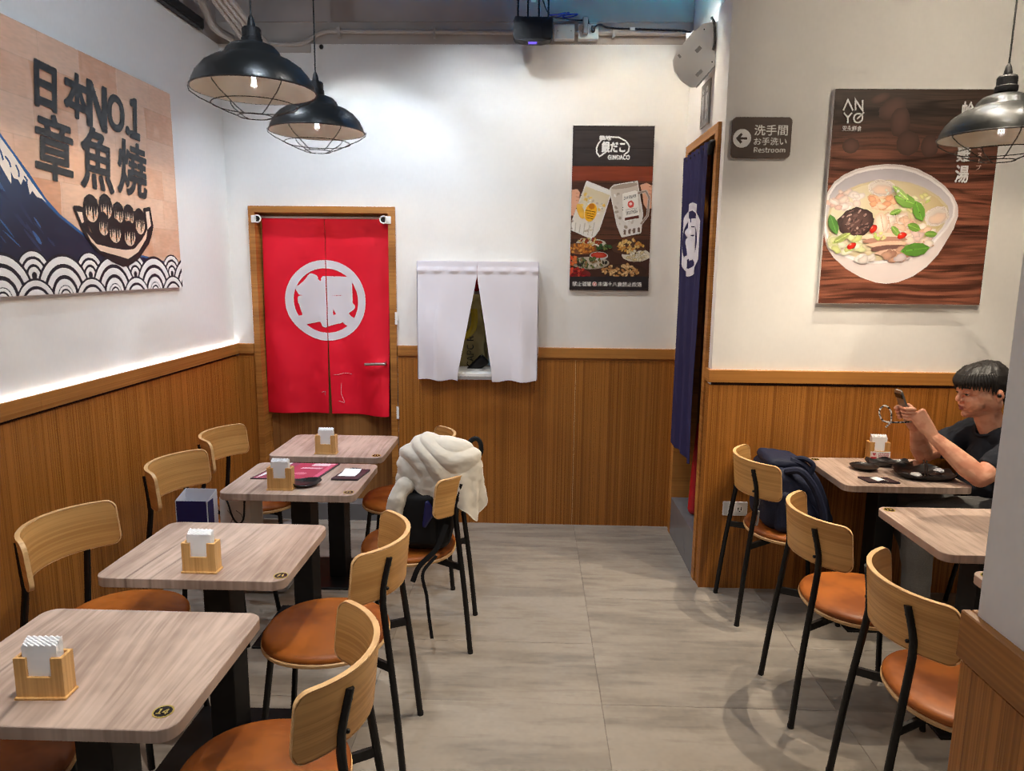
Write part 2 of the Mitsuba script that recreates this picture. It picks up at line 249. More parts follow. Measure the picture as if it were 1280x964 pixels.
    60,90,66,85,71,78,76,56,84,46,94,43,99,43,108,44,116,48,122,54,128,62,133,70,134,87,133,94,131,104,126,106,123,106,121,99,111,95,111,90,115,84,118,74,119,66,116,61,110,61,104,65,100,73,95,96,86,105,77,109,69,109,57,104,46,99,41,88,36,80,34,68,34,52,38,43,43,75,1,26,37,118,37,132,52,133,53,156,54,159,70,158,70,133,94,133,94,117,93,116,70,116,70,60,72,55,78,50,86,50,93,53,98,40,97,37,84,34,73,34,61,38,56,43,54,48,51,57,51,116,37,116,78,1,17,48,131,48,133,64,133,65,120,75,129,86,134,96,134,102,132,99,116,88,117,80,115,73,109,67,98,67,37,66,37,48,37,48,38,121,2,23,41,82,43,99,45,107,50,116,57,124,63,128,70,132,80,134,96,133,113,125,119,119,127,105,130,90,130,78,128,68,125,59,120,50,107,39,91,34,75,35,58,43,52,49,44,63,19,60,79,61,74,65,63,71,55,79,51,83,50,89,50,96,53,105,62,110,76,110,91,106,105,101,112,91,117,85,118,74,115,67,108,62,98,60,88,185,1,46,48,38,48,131,48,133,64,133,65,123,66,122,71,126,80,132,88,134,99,134,105,133,111,129,119,119,126,125,136,132,145,134,155,134,165,131,173,122,178,106,
    178,37,178,37,161,37,160,37,160,101,156,112,153,115,148,117,142,117,135,115,129,110,122,103,122,37,105,37,104,37,104,102,100,112,97,115,92,117,86,117,80,115,71,109,67,104,67,37,66,37,48,37,200,3,45,44,101,44,116,45,116,91,117,105,144,121,141,121,138,111,118,111,116,194,116,195,116,195,102,194,101,162,101,152,81,144,70,139,65,144,61,154,58,179,45,190,39,191,36,180,24,178,24,164,33,149,40,147,42,145,42,131,49,125,51,112,43,99,36,77,28,55,23,46,36,47,38,62,41,83,47,105,57,106,59,95,65,65,75,66,79,81,99,80,101,7,102,101,90,83,91,82,104,78,123,71,133,83,143,101,20,48,163,108,163,109,166,103,177,103,179,118,184,129,163,190,163,190,162,190,127,189,125,174,125,173,126,173,148,65,148,65,147,65,127,63,125,49,125,48,126,200,3,40,64,133,64,147,65,148,127,148,128,131,136,111,142,101,164,119,179,135,181,136,192,128,194,127,194,124,167,101,152,90,150,87,158,76,171,64,185,55,199,48,200,46,193,39,190,34,187,34,173,42,160,51,147,64,129,90,128,38,126,30,122,26,116,24,89,23,84,36,84,39,110,39,111,41,111,131,110,133,65,133,15,79,170,85,181,87,183,89,183,111,177,142,166,152,161,152,
    157,151,156,146,146,143,145,130,152,116,158,90,167,82,168,21,38,43,39,47,49,53,65,69,74,82,81,97,80,99,43,99,42,100,42,114,43,115,94,115,100,112,102,110,102,108,94,86,83,65,70,48,59,39,51,33,49,33,200,10,69,38,128,39,131,47,141,56,158,63,177,64,182,65,184,79,181,76,168,98,168,106,162,105,156,96,140,116,140,116,139,117,140,117,150,133,150,128,164,122,177,123,179,135,183,145,161,148,150,161,150,169,166,174,182,179,183,190,180,190,176,178,150,195,150,195,149,195,136,195,135,164,135,163,117,164,116,192,116,192,102,164,102,163,100,163,82,198,82,200,80,200,68,199,66,164,66,163,23,148,23,148,66,116,66,115,70,110,70,110,69,112,67,120,52,125,38,124,35,113,31,109,45,99,64,100,66,106,68,107,70,50,71,49,72,49,118,43,125,12,118,135,116,137,116,136,116,82,147,82,148,102,122,102,121,103,121,116,122,116,148,117,148,135,5,88,86,90,84,101,84,101,98,89,98,5,90,127,88,125,89,113,101,112,101,126,5,65,141,65,140,79,140,86,153,71,154,5,64,85,65,84,75,84,75,98,64,98,5,64,113,65,112,75,113,75,126,64,126,11,82,62,83,65,86,65,90,66,94,65,101,45,103,36,102,33,93,31,90,31,
    88,44,10,69,47,66,64,69,65,77,66,79,65,82,45,82,32,80,31,74,30,69,31,12,38,28,39,31,42,34,47,43,50,56,51,65,54,66,63,64,64,60,60,42,54,26,48,22,200,6,52,39,128,39,131,60,139,74,145,91,157,110,174,117,184,130,179,132,178,129,174,130,171,150,156,178,141,201,134,201,133,201,130,191,119,169,127,169,81,176,81,184,75,184,71,157,53,158,52,178,40,185,35,185,32,177,24,173,23,153,37,136,47,108,62,107,65,114,72,113,73,86,73,85,44,126,50,127,49,127,37,83,27,69,23,67,28,63,35,64,37,68,40,69,43,69,124,67,125,53,118,48,117,44,123,5,122,72,143,61,159,72,158,73,122,73,6,85,113,86,112,152,112,153,122,151,123,86,123,5,86,99,85,98,86,87,153,87,152,99,9,118,161,111,153,112,152,119,154,130,137,150,137,148,139,128,153,120,161,6,105,148,91,138,92,137,110,137,111,138,110,141,200,6,36,110,121,111,124,114,125,125,133,140,150,139,151,118,151,117,152,117,166,147,166,147,183,148,184,162,184,163,166,192,166,193,165,193,152,169,151,173,145,187,130,198,123,198,120,191,113,190,111,187,111,184,114,163,135,162,134,162,109,148,109,147,110,146,135,130,118,121,111,117,111,114,117,16,43,68,
    43,81,44,82,195,82,195,80,195,67,128,67,127,29,120,24,110,22,90,22,85,36,86,37,111,37,111,67,44,67,10,145,55,146,59,156,65,167,58,185,42,193,35,193,32,184,26,180,25,169,36,8,63,105,64,106,177,106,178,105,178,93,177,92,64,92,63,93,31,38,120,39,122,46,126,57,136,67,150,66,151,46,151,45,152,45,165,46,166,73,166,74,184,88,184,89,166,111,166,112,165,112,152,111,151,94,151,94,150,96,147,115,135,116,133,108,123,105,123,89,137,88,109,74,109,72,133,53,112,48,110,11,42,33,42,36,55,44,64,51,75,64,87,61,90,59,86,52,74,39,58,26,52,25,200,1,25,41,32,41,47,42,48,65,48,65,145,80,145,81,144,81,48,117,48,117,182,118,183,133,183,133,182,134,126,189,126,190,125,190,111,189,110,134,109,134,48,196,48,197,47,197,32,196,31,42,31,200,8,33,44,168,46,173,53,180,60,177,80,164,82,165,82,173,197,173,198,173,198,159,197,158,161,158,160,157,160,139,191,139,192,138,192,25,191,24,177,24,175,31,104,31,103,23,88,23,88,24,88,138,88,139,116,139,117,140,117,157,82,158,81,159,76,150,72,150,5,103,47,104,46,175,46,176,61,104,62,16,106,82,104,84,103,83,104,77,176,77,176,89,
    154,89,149,91,146,94,145,98,144,124,132,124,131,108,125,95,116,87,111,83,5,158,104,159,103,176,103,176,124,158,124,5,132,139,133,139,144,139,144,158,132,158,7,103,96,105,95,109,99,115,107,118,114,118,124,103,124,10,42,33,42,37,55,60,69,90,72,92,82,84,82,81,57,27,55,26,53,26,12,38,122,38,125,43,132,46,134,48,134,74,121,77,118,77,116,71,106,70,105,67,105,61,110,200,9,56,40,30,40,32,51,44,60,57,63,58,63,124,65,125,179,125,181,124,181,113,180,112,134,112,133,111,134,105,173,105,174,105,174,95,173,94,134,94,133,94,134,88,174,88,174,77,134,76,133,71,191,71,192,61,189,38,186,31,181,25,177,23,167,22,154,23,148,40,137,53,141,56,140,58,122,57,127,50,133,36,133,31,124,28,120,28,116,41,110,51,111,54,119,55,120,57,119,58,67,58,66,57,68,55,74,53,74,50,59,29,52,23,10,150,57,162,42,162,40,158,38,158,36,169,36,171,38,174,46,176,58,151,58,5,79,88,80,88,117,88,117,94,80,94,5,79,106,80,105,117,105,117,111,80,112,5,80,76,79,76,80,71,117,71,117,76,8,128,173,129,174,190,174,191,173,191,130,190,129,129,129,128,130,5,144,144,144,143,176,143,176,160,144,161,
    33,39,129,40,132,54,139,62,146,67,155,66,157,44,157,44,171,71,171,73,183,88,183,87,171,121,171,122,170,122,161,119,140,116,133,110,128,88,128,86,135,84,138,85,141,102,141,104,143,105,151,105,157,84,157,80,146,74,137,63,127,50,120,46,120,45,123,10,82,51,82,54,92,55,96,54,102,31,102,29,100,27,91,26,87,26,85,41,200,1,56,38,43,39,47,41,47,57,55,76,70,96,90,100,96,99,97,43,97,42,99,43,113,110,114,110,139,55,139,55,155,56,156,110,156,111,183,127,183,128,182,128,156,184,156,184,155,184,140,184,139,128,139,128,114,128,113,195,113,195,112,195,97,138,97,137,96,146,85,163,69,181,55,200,46,200,43,194,38,190,32,187,32,182,35,160,50,145,64,144,65,128,82,128,81,128,24,127,23,111,23,110,82,84,55,69,43,51,32,48,32,44,38,200,7,80,44,169,49,178,52,181,54,181,69,173,80,164,81,167,105,167,106,168,106,183,107,184,120,184,122,183,122,167,154,167,155,182,156,184,170,184,171,183,171,168,172,167,198,167,198,152,171,152,171,128,170,127,146,127,145,126,146,118,192,118,193,117,193,31,192,29,185,24,163,23,160,36,161,37,177,36,178,37,178,49,177,50,172,47,169,48,165,63,163,65,156,54,150,46,
    147,48,145,48,145,26,144,25,131,25,130,26,130,49,129,49,125,47,122,48,116,64,114,62,109,51,105,46,102,46,100,48,99,48,99,24,98,23,85,23,84,24,84,117,85,118,129,118,130,126,107,127,106,128,106,152,81,152,80,159,75,150,72,150,63,158,6,159,103,167,88,176,67,178,66,178,103,160,104,10,145,62,146,61,149,63,156,81,156,84,150,98,158,101,159,103,158,104,145,103,5,122,142,122,141,154,141,155,152,122,152,13,99,60,100,60,104,65,110,79,110,83,103,97,111,101,115,99,127,73,128,69,130,68,130,104,99,103,10,42,35,42,37,55,61,69,91,71,93,73,92,81,83,81,81,54,26,52,26,12,37,122,37,125,41,131,44,135,46,135,70,122,74,117,74,116,69,106,67,105,65,105,49,116,200,1,16,42,104,42,119,110,119,110,182,111,183,127,183,128,121,129,119,197,119,197,103,128,102,127,23,111,23,111,24,110,103,43,103,200,2,18,132,168,138,170,147,170,148,169,151,134,156,110,162,91,179,59,187,48,201,35,190,24,186,25,172,39,161,55,151,74,145,93,139,116,134,140,17,37,35,43,42,45,42,56,56,69,80,74,96,80,123,84,166,87,167,101,165,99,134,93,105,85,77,78,60,63,37,50,24,48,24,200,3,95,38,30,46,44,
    50,59,52,72,52,117,54,119,132,120,131,130,43,130,43,131,42,144,43,144,70,145,70,174,71,175,85,175,86,145,113,145,113,183,128,183,129,168,179,168,180,167,180,156,178,155,129,155,128,145,129,144,195,144,195,144,195,131,195,130,175,129,182,123,181,119,193,119,194,118,194,105,149,104,153,79,155,74,158,76,161,82,169,100,182,98,184,96,174,74,162,56,169,44,178,38,180,39,183,43,184,61,187,61,191,58,197,55,196,43,194,33,192,30,187,25,178,23,170,25,165,27,156,35,151,43,138,31,123,22,112,32,113,35,125,42,144,58,144,61,138,78,134,100,133,105,67,104,67,71,66,58,67,58,70,62,78,82,89,80,91,78,88,67,81,54,76,48,72,49,66,54,64,53,63,46,59,36,52,22,48,23,41,28,39,28,6,147,130,147,119,163,119,161,122,151,127,151,130,25,67,32,67,34,69,35,76,37,89,43,99,50,94,51,94,85,72,85,72,98,129,98,129,85,108,84,109,60,113,65,118,75,119,80,133,78,132,72,127,63,117,48,107,39,99,33,78,24,73,24,200,5,77,43,38,50,45,51,48,51,133,52,133,74,134,72,143,71,145,71,149,83,152,91,134,110,133,111,133,111,116,113,115,121,129,127,146,131,165,133,180,134,184,148,182,150,180,146,159,145,
    155,145,152,190,152,197,150,192,122,185,100,173,104,179,137,140,137,134,120,126,105,123,105,117,110,112,112,111,112,111,74,97,72,107,55,112,43,113,43,123,51,130,60,140,80,144,100,145,127,161,127,162,127,161,105,165,87,170,73,176,61,185,49,194,40,201,36,201,33,198,32,192,23,189,23,183,27,172,38,163,51,155,71,153,69,146,54,139,43,125,30,116,23,113,23,107,30,101,31,95,45,66,33,51,25,48,26,5,66,88,67,87,96,87,97,97,67,98,7,66,119,68,110,95,111,97,112,97,119,95,121,68,121,9,66,49,67,48,88,56,89,58,85,65,85,69,91,71,92,73,67,73,21,42,134,37,145,39,148,47,152,59,162,68,170,78,184,90,180,91,177,89,175,90,174,109,160,120,150,120,146,113,138,111,137,94,152,80,162,65,146,45,131,43,132,200,6,106,38,37,39,41,51,43,67,49,89,59,94,63,94,64,43,64,42,65,42,77,96,78,93,82,87,88,87,90,93,93,94,94,94,95,44,87,42,89,41,101,68,105,68,124,66,125,44,125,43,126,43,137,49,138,49,139,42,144,39,145,39,149,50,159,56,168,64,184,75,182,79,179,76,173,75,171,75,170,118,170,119,164,123,169,131,184,145,181,146,179,142,171,143,170,198,170,198,156,163,156,169,145,
    169,143,163,141,162,139,162,139,176,139,177,138,177,98,186,98,188,115,190,115,192,113,200,110,199,95,195,87,189,84,168,85,162,91,161,101,155,94,151,94,144,101,129,111,128,111,127,107,125,100,119,93,120,91,127,91,127,79,128,77,196,77,197,76,196,64,144,64,144,63,147,60,168,50,183,45,200,42,200,38,196,34,191,27,170,33,154,40,139,48,128,57,127,56,127,23,111,23,111,57,91,43,73,35,54,28,47,27,43,33,9,128,117,130,117,135,122,138,122,153,112,160,106,161,106,161,126,129,126,8,127,149,118,139,119,139,154,139,155,139,152,146,144,156,133,156,24,93,143,82,139,83,138,106,138,107,137,107,126,106,125,84,125,82,123,83,107,106,110,107,104,108,104,113,114,113,137,114,139,110,143,104,145,104,149,106,150,111,156,89,156,88,154,92,148,6,99,79,99,77,110,77,111,79,111,84,110,85,7,59,146,52,139,53,138,80,138,72,155,71,156,67,156,200,2,61,91,99,87,112,105,120,105,167,106,167,120,167,121,167,121,128,124,128,140,135,140,183,156,183,156,142,170,147,176,150,180,154,184,154,192,150,190,81,187,73,182,70,174,68,162,68,162,69,158,82,159,82,173,82,175,85,176,132,174,133,156,124,156,61,155,60,141,60,140,61,140,117,138,117,
    126,112,121,109,121,47,122,45,125,42,178,42,182,45,184,50,184,65,188,65,193,62,200,60,198,44,195,35,189,29,180,26,123,26,116,28,111,31,109,33,105,43,105,101,103,102,93,98,28,38,62,39,66,58,73,61,76,61,126,40,127,39,128,39,140,40,142,61,142,61,180,62,181,76,181,76,180,77,142,96,142,97,141,97,128,96,127,77,126,77,82,78,82,93,88,95,88,99,78,99,74,45,49,43,51,138,1,48,43,88,43,111,44,122,48,132,55,145,65,156,71,159,82,164,88,166,108,167,119,164,127,160,139,150,138,147,129,138,126,139,119,145,106,150,98,150,85,146,77,141,70,133,65,124,62,111,62,89,65,78,69,68,81,56,89,53,98,51,111,52,122,57,122,87,122,88,97,88,96,88,96,104,140,104,140,49,133,43,120,37,107,34,88,35,81,37,70,42,64,46,52,60,44,78,59,1,8,49,37,49,164,50,165,68,165,69,163,69,38,68,37,50,37,145,1,23,49,164,50,165,68,165,70,163,114,87,119,75,123,70,124,71,123,164,124,165,141,165,141,37,122,37,122,37,67,133,66,128,67,127,67,109,68,108,68,38,67,37,50,37,49,37,138,2,19,49,164,50,165,91,165,105,162,122,154,127,149,134,139,139,130,142,116,143,94,141,82,137,68,132,
    59,122,48,115,43,105,39,91,37,50,37,49,37,14,69,148,70,53,86,53,92,54,105,59,114,67,121,80,123,95,123,107,121,122,113,137,109,140,99,146,87,149,122,2,16,34,37,33,40,75,164,76,165,95,165,97,162,108,127,110,125,139,37,138,37,119,37,118,37,111,61,106,75,64,75,52,37,6,70,92,71,91,101,92,88,139,85,143,84,142,128,1,46,43,88,43,112,47,130,51,139,57,148,67,157,78,163,87,166,105,167,122,161,129,156,135,150,135,149,126,138,122,139,115,145,110,148,102,150,91,149,82,145,76,141,69,132,65,123,62,111,63,85,66,75,72,63,78,58,87,53,95,51,102,51,110,53,117,56,127,65,128,65,138,55,138,52,127,43,118,37,105,34,86,35,77,37,69,42,59,50,52,60,46,72,148,2,27,43,88,43,113,48,133,56,148,65,156,77,163,90,167,104,167,120,162,128,157,136,150,146,134,150,124,152,108,152,94,150,77,146,67,138,53,129,44,117,37,104,34,90,34,79,37,67,43,57,52,53,58,48,68,25,62,90,65,78,70,67,79,56,89,52,100,51,110,54,117,58,123,65,128,74,131,83,133,95,133,106,131,118,127,129,122,137,113,145,108,148,100,150,89,149,82,146,77,143,69,133,65,124,62,111,200,3,45,96,52,97,65,
    102,74,107,78,114,82,123,84,144,84,145,83,146,84,145,123,101,124,100,125,100,140,145,140,145,171,162,171,163,167,162,156,162,140,178,142,189,144,191,143,191,129,190,128,162,124,163,80,165,77,167,77,177,72,191,62,197,56,196,53,190,43,187,43,175,53,168,59,165,59,163,50,158,40,153,36,142,31,122,31,112,34,105,37,99,43,12,111,60,112,54,116,50,121,48,126,47,139,48,146,55,147,67,146,69,137,71,123,70,114,65,26,52,71,53,110,56,138,60,161,60,170,62,172,78,170,79,167,77,163,74,147,69,111,68,75,69,75,70,76,77,91,80,90,84,87,86,85,86,82,76,54,73,43,74,32,72,31,60,30,58,31,54,48,200,2,68,63,54,64,62,66,68,75,76,90,82,96,83,116,82,116,83,116,102,78,103,77,104,68,104,64,105,64,120,65,121,95,117,115,117,116,118,115,138,97,138,96,139,66,140,65,142,65,156,65,156,96,153,115,153,116,175,133,175,133,173,132,163,132,154,150,155,178,158,178,143,159,140,138,139,132,138,132,119,133,117,163,120,177,122,179,122,179,107,177,105,153,103,141,103,133,101,133,84,134,79,149,74,161,68,173,60,183,52,182,48,174,37,173,37,154,52,137,61,135,61,133,46,131,40,127,35,114,29,94,28,79,31,71,
    37,65,45,15,79,57,80,51,83,48,91,44,95,43,109,44,113,46,116,51,117,67,115,68,108,69,99,69,90,67,85,64,80,60,200,3,7,152,137,152,140,163,144,177,124,179,117,173,114,167,112,8,132,130,133,133,144,137,157,115,159,109,150,105,146,105,138,120,24,65,101,65,105,67,111,77,122,120,157,133,170,138,177,142,175,153,165,153,162,91,112,86,107,85,103,90,97,105,85,147,49,157,39,156,37,144,26,142,26,122,47,87,77,76,86,69,93,200,1,49,68,99,70,131,76,175,85,175,93,173,89,156,87,138,94,147,106,158,116,163,125,166,135,166,147,161,154,156,164,141,167,132,170,118,170,94,166,75,162,67,156,57,145,47,128,37,115,31,101,28,95,28,88,40,88,43,107,47,117,50,127,55,139,65,146,74,152,92,153,114,150,131,143,143,137,148,133,150,128,150,122,150,112,144,101,134,94,124,88,107,86,97,87,77,86,76,71,75,200,1,41,66,64,67,77,73,92,85,105,95,113,77,151,71,163,71,167,85,173,88,172,100,142,110,123,151,145,162,153,166,154,167,152,171,145,174,141,174,139,162,132,120,110,100,97,89,85,84,74,84,66,87,60,91,55,103,50,114,48,147,49,178,54,178,54,178,37,178,36,140,31,112,31,96,34,88,37,79,42,71,
    49,68,56,200,8,56,93,123,93,127,99,142,105,160,110,160,120,156,122,167,142,168,146,177,147,182,149,184,164,180,164,178,160,169,160,168,188,167,188,114,137,114,136,113,137,107,199,107,199,94,136,94,137,88,196,88,197,87,196,62,194,40,191,31,186,25,182,23,160,23,159,24,159,27,156,32,157,36,175,35,177,36,179,40,181,50,178,50,176,48,173,48,166,62,163,66,163,70,169,72,170,74,122,74,121,75,120,153,119,153,117,150,113,138,105,120,100,120,5,172,73,180,61,182,60,183,74,172,74,5,136,128,137,127,173,127,173,134,137,135,5,136,148,137,147,173,147,173,154,137,155,10,149,64,149,66,153,68,158,69,160,67,167,47,166,42,160,40,156,41,153,54,10,133,59,133,65,142,66,144,65,148,39,148,36,146,34,140,33,136,34,135,52,71,38,32,40,35,46,38,57,47,64,57,68,67,67,70,41,70,41,84,71,85,71,97,46,97,45,98,45,111,71,111,71,125,73,126,71,139,66,154,66,157,72,158,73,160,44,158,43,161,40,171,83,176,109,182,116,173,117,169,99,164,78,161,84,146,88,130,87,128,82,127,81,126,87,124,87,111,113,111,114,110,114,98,112,97,87,97,87,85,116,84,117,83,117,71,116,70,87,70,86,69,111,43,115,50,118,70,
    122,70,130,67,131,64,129,53,125,37,122,31,118,27,108,32,107,37,106,37,102,33,99,33,92,41,80,54,74,44,65,34,49,22,48,22,10,41,149,43,152,50,155,54,154,64,131,65,127,64,124,54,120,51,121,47,137,200,2,54,48,81,48,100,49,109,54,122,61,133,71,143,81,150,92,156,105,161,116,162,138,161,152,157,159,154,167,149,179,135,185,124,189,113,190,99,190,86,185,71,178,59,169,48,161,43,149,37,134,32,123,31,115,44,115,46,117,48,123,48,138,51,147,55,155,61,163,68,166,74,172,86,173,92,173,105,169,118,163,129,155,137,150,140,137,145,130,146,126,117,115,80,105,61,100,54,93,48,85,44,74,44,65,48,55,59,51,67,16,64,96,65,81,66,75,69,70,75,64,82,63,90,70,97,82,104,101,109,121,113,145,103,144,92,138,78,126,70,115,65,105,200,1,36,49,44,50,48,60,51,79,62,102,79,121,99,130,110,138,122,146,139,145,142,65,141,64,143,64,159,65,160,156,159,161,161,172,153,172,150,168,145,165,137,156,120,140,95,183,52,189,44,189,43,186,40,176,31,174,31,151,59,131,80,128,81,110,63,93,50,81,42,63,32,61,32,200,1,11,49,94,49,112,51,114,54,113,184,113,187,114,188,113,188,94,178,94,59,94,50,
    94,200,2,34,54,139,54,157,161,156,162,166,165,173,170,178,178,182,186,182,196,177,200,173,203,163,202,154,196,145,189,140,177,140,173,121,165,99,156,82,147,71,132,55,115,43,99,36,86,31,82,31,70,43,70,46,90,52,106,60,120,69,134,84,141,93,149,108,154,121,158,139,13,173,158,176,153,180,151,184,151,187,152,190,156,192,161,190,166,188,169,181,171,175,168,174,165,173,163,111,2,26,41,89,41,112,43,130,48,145,54,155,62,161,69,165,76,167,91,166,103,160,109,154,115,144,119,131,122,114,122,87,119,71,114,55,108,46,100,39,93,36,87,34,71,35,62,39,53,48,47,60,43,71,21,60,85,61,74,64,65,67,58,73,52,78,50,85,50,93,56,98,63,102,78,104,97,103,117,100,131,96,142,90,149,86,150,81,151,73,149,66,142,63,134,60,116,111,1,17,48,53,75,53,75,142,54,143,53,144,53,155,54,156,67,159,79,165,93,165,94,163,94,53,118,53,119,52,119,37,118,37,48,37,111,1,39,39,145,39,148,47,156,55,161,71,167,83,167,92,165,103,159,108,154,113,144,116,134,116,122,111,106,103,90,96,81,71,53,77,53,78,54,121,54,122,53,122,37,121,37,41,37,40,37,40,48,74,81,86,96,95,115,97,123,97,132,96,136,92,
    143,89,147,81,150,71,150,66,149,56,143,50,136,48,137,111,1,58,37,52,37,54,46,65,48,65,55,58,60,55,74,50,81,50,88,52,94,55,98,59,101,67,101,77,98,84,93,89,86,93,73,95,63,95,63,110,72,111,84,113,90,117,94,121,97,128,97,137,94,143,91,147,85,150,73,150,62,146,53,139,51,139,43,148,42,151,53,160,67,166,85,167,101,161,107,157,111,152,115,145,116,138,116,125,112,116,105,108,99,104,113,93,119,83,121,76,121,67,119,59,116,52,104,40,93,36,85,34,71,34,60,37,45,44,111,2,17,36,71,36,84,87,163,88,165,107,165,108,164,108,87,124,87,125,86,125,71,108,70,108,37,107,37,91,37,90,37,90,70,37,71,6,58,88,59,87,90,87,90,136,88,135,83,126,111,1,47,37,52,37,54,46,65,48,64,54,58,59,55,68,51,80,50,86,52,92,55,98,62,100,67,102,75,102,82,99,92,91,102,82,105,73,105,67,104,58,98,56,98,47,105,51,164,52,165,114,165,115,164,115,149,114,148,68,148,65,126,66,117,78,121,87,121,95,119,107,113,115,105,118,98,121,88,121,70,118,60,113,51,107,44,94,37,84,34,71,34,62,36,48,42,111,2,43,42,89,42,106,45,128,49,140,53,146,63,158,76,165,83,167,
    95,167,105,164,112,161,121,153,121,151,111,141,109,141,102,147,94,150,86,150,77,147,70,141,65,131,60,113,60,107,61,106,67,111,79,116,85,117,95,116,105,113,110,110,116,103,120,96,122,86,122,67,117,53,108,42,99,37,90,34,76,35,64,40,54,50,47,63,43,76,17,61,88,62,73,65,65,70,56,75,52,84,49,90,50,95,53,101,60,105,71,105,82,102,91,98,97,95,99,88,102,81,102,72,98,111,1,18,41,149,41,164,42,165,122,165,122,163,122,154,106,130,99,115,93,98,88,77,85,37,66,37,67,60,71,87,77,107,87,128,99,147,42,148,111,3,35,40,65,41,78,44,87,50,95,61,104,54,111,47,125,46,138,48,147,52,153,61,161,66,164,77,167,93,166,105,160,111,154,116,146,118,133,117,125,115,117,110,109,103,102,116,90,121,80,122,72,122,64,121,57,117,50,108,41,93,35,88,34,70,35,64,37,53,43,43,54,16,57,71,58,64,61,59,68,52,76,49,88,49,95,52,100,56,104,64,104,73,101,80,94,87,79,94,72,96,64,89,60,82,15,64,129,66,123,73,116,89,108,95,113,99,121,101,127,101,135,97,145,91,149,87,151,77,151,71,149,66,144,64,137,111,2,42,40,116,40,132,44,146,48,153,60,162,72,167,82,167,93,164,
    100,160,106,155,111,148,116,139,119,128,121,117,121,93,119,80,115,65,108,52,99,43,84,35,68,34,55,37,43,47,43,50,51,59,54,59,59,55,70,50,80,51,87,55,92,60,98,69,101,81,102,94,101,94,95,89,83,84,73,83,61,86,54,89,47,97,43,103,16,58,119,60,109,64,104,68,101,75,99,82,99,91,102,103,115,101,127,97,139,89,148,80,151,75,151,68,149,61,141,58,130,127,2,20,49,164,50,165,96,165,107,163,115,161,122,156,128,150,133,143,135,132,135,122,133,111,126,99,121,95,111,90,102,88,69,86,69,38,68,37,50,37,49,37,12,69,104,70,103,93,103,101,105,109,109,112,112,116,121,116,133,112,141,107,145,99,148,69,149,115,1,14,32,162,33,165,52,165,53,164,82,63,83,62,86,66,114,164,115,165,133,165,133,164,93,37,73,37,71,39,107,1,25,38,54,38,56,42,59,50,65,54,64,55,60,61,55,70,51,79,52,87,56,91,69,91,164,92,165,110,165,110,164,110,69,109,60,104,48,99,43,90,37,81,34,68,34,58,37,51,40,43,47,131,3,21,49,164,50,165,103,164,113,161,120,158,128,150,133,138,132,123,130,118,125,111,118,105,129,99,135,93,139,82,139,67,135,55,124,44,110,38,99,37,50,37,49,37,12,70,
    96,69,95,69,53,102,54,113,58,117,62,121,70,121,80,118,86,114,90,108,93,96,96,13,69,112,70,111,88,111,96,112,102,114,108,117,112,122,114,128,114,134,111,141,107,145,96,149,69,149,118,1,20,49,164,50,165,124,165,125,150,123,148,69,147,69,112,115,112,116,111,116,96,115,95,69,95,69,54,70,54,126,54,127,53,127,37,126,37,50,37,49,37,144,1,32,49,165,67,165,68,164,68,81,69,75,72,64,76,59,85,53,92,51,99,51,108,54,117,61,120,67,123,82,123,164,124,165,141,165,142,164,142,82,141,74,139,63,134,54,131,48,120,39,111,36,103,34,82,35,68,41,61,47,57,53,52,64,49,77,162,1,29,49,164,50,165,71,165,103,77,105,78,114,108,116,110,134,164,135,165,156,165,156,164,156,37,156,37,139,37,139,37,139,121,139,127,139,127,135,122,111,54,109,49,97,49,95,51,69,126,67,127,67,37,66,37,50,37,49,37,200,5,25,41,43,40,56,41,57,109,57,110,58,110,66,61,66,60,67,60,121,61,122,177,122,178,121,178,66,127,66,127,58,128,57,196,57,197,56,197,44,196,43,127,43,127,23,111,23,111,24,110,43,5,76,101,76,100,161,100,161,108,76,109,5,77,88,76,87,76,79,161,80,161,88,26,41,128,41,
    140,42,141,83,142,77,152,77,155,52,156,52,168,53,169,111,169,111,170,106,179,106,182,117,185,122,185,130,169,186,169,187,167,187,156,186,156,162,155,161,152,156,142,196,141,197,140,197,128,7,94,155,102,141,136,141,141,148,144,155,143,156,95,156,200,3,131,38,31,39,35,47,44,53,57,60,80,63,101,63,180,64,181,77,181,78,180,78,130,79,129,81,131,85,143,87,153,88,155,100,150,102,146,137,146,137,155,108,155,107,156,107,167,108,168,137,168,139,183,153,183,154,168,187,168,188,167,188,156,186,155,154,155,154,147,196,146,197,145,197,133,195,133,177,133,176,132,176,122,192,122,193,120,192,109,176,109,176,99,196,99,197,98,197,87,196,86,143,86,142,88,138,88,100,83,99,82,99,81,198,81,199,80,199,67,198,66,166,66,166,39,167,37,184,38,186,44,186,54,187,55,190,55,195,52,200,51,201,48,198,32,193,26,189,24,162,24,155,26,151,31,150,36,150,66,136,66,132,49,128,43,120,33,106,26,96,22,94,22,92,25,89,30,86,33,87,36,98,38,109,44,115,51,120,63,119,66,94,66,94,68,94,79,94,81,97,82,95,83,94,95,109,97,113,99,113,109,99,109,98,111,99,122,113,122,113,132,99,133,97,135,95,134,87,112,84,111,79,114,77,
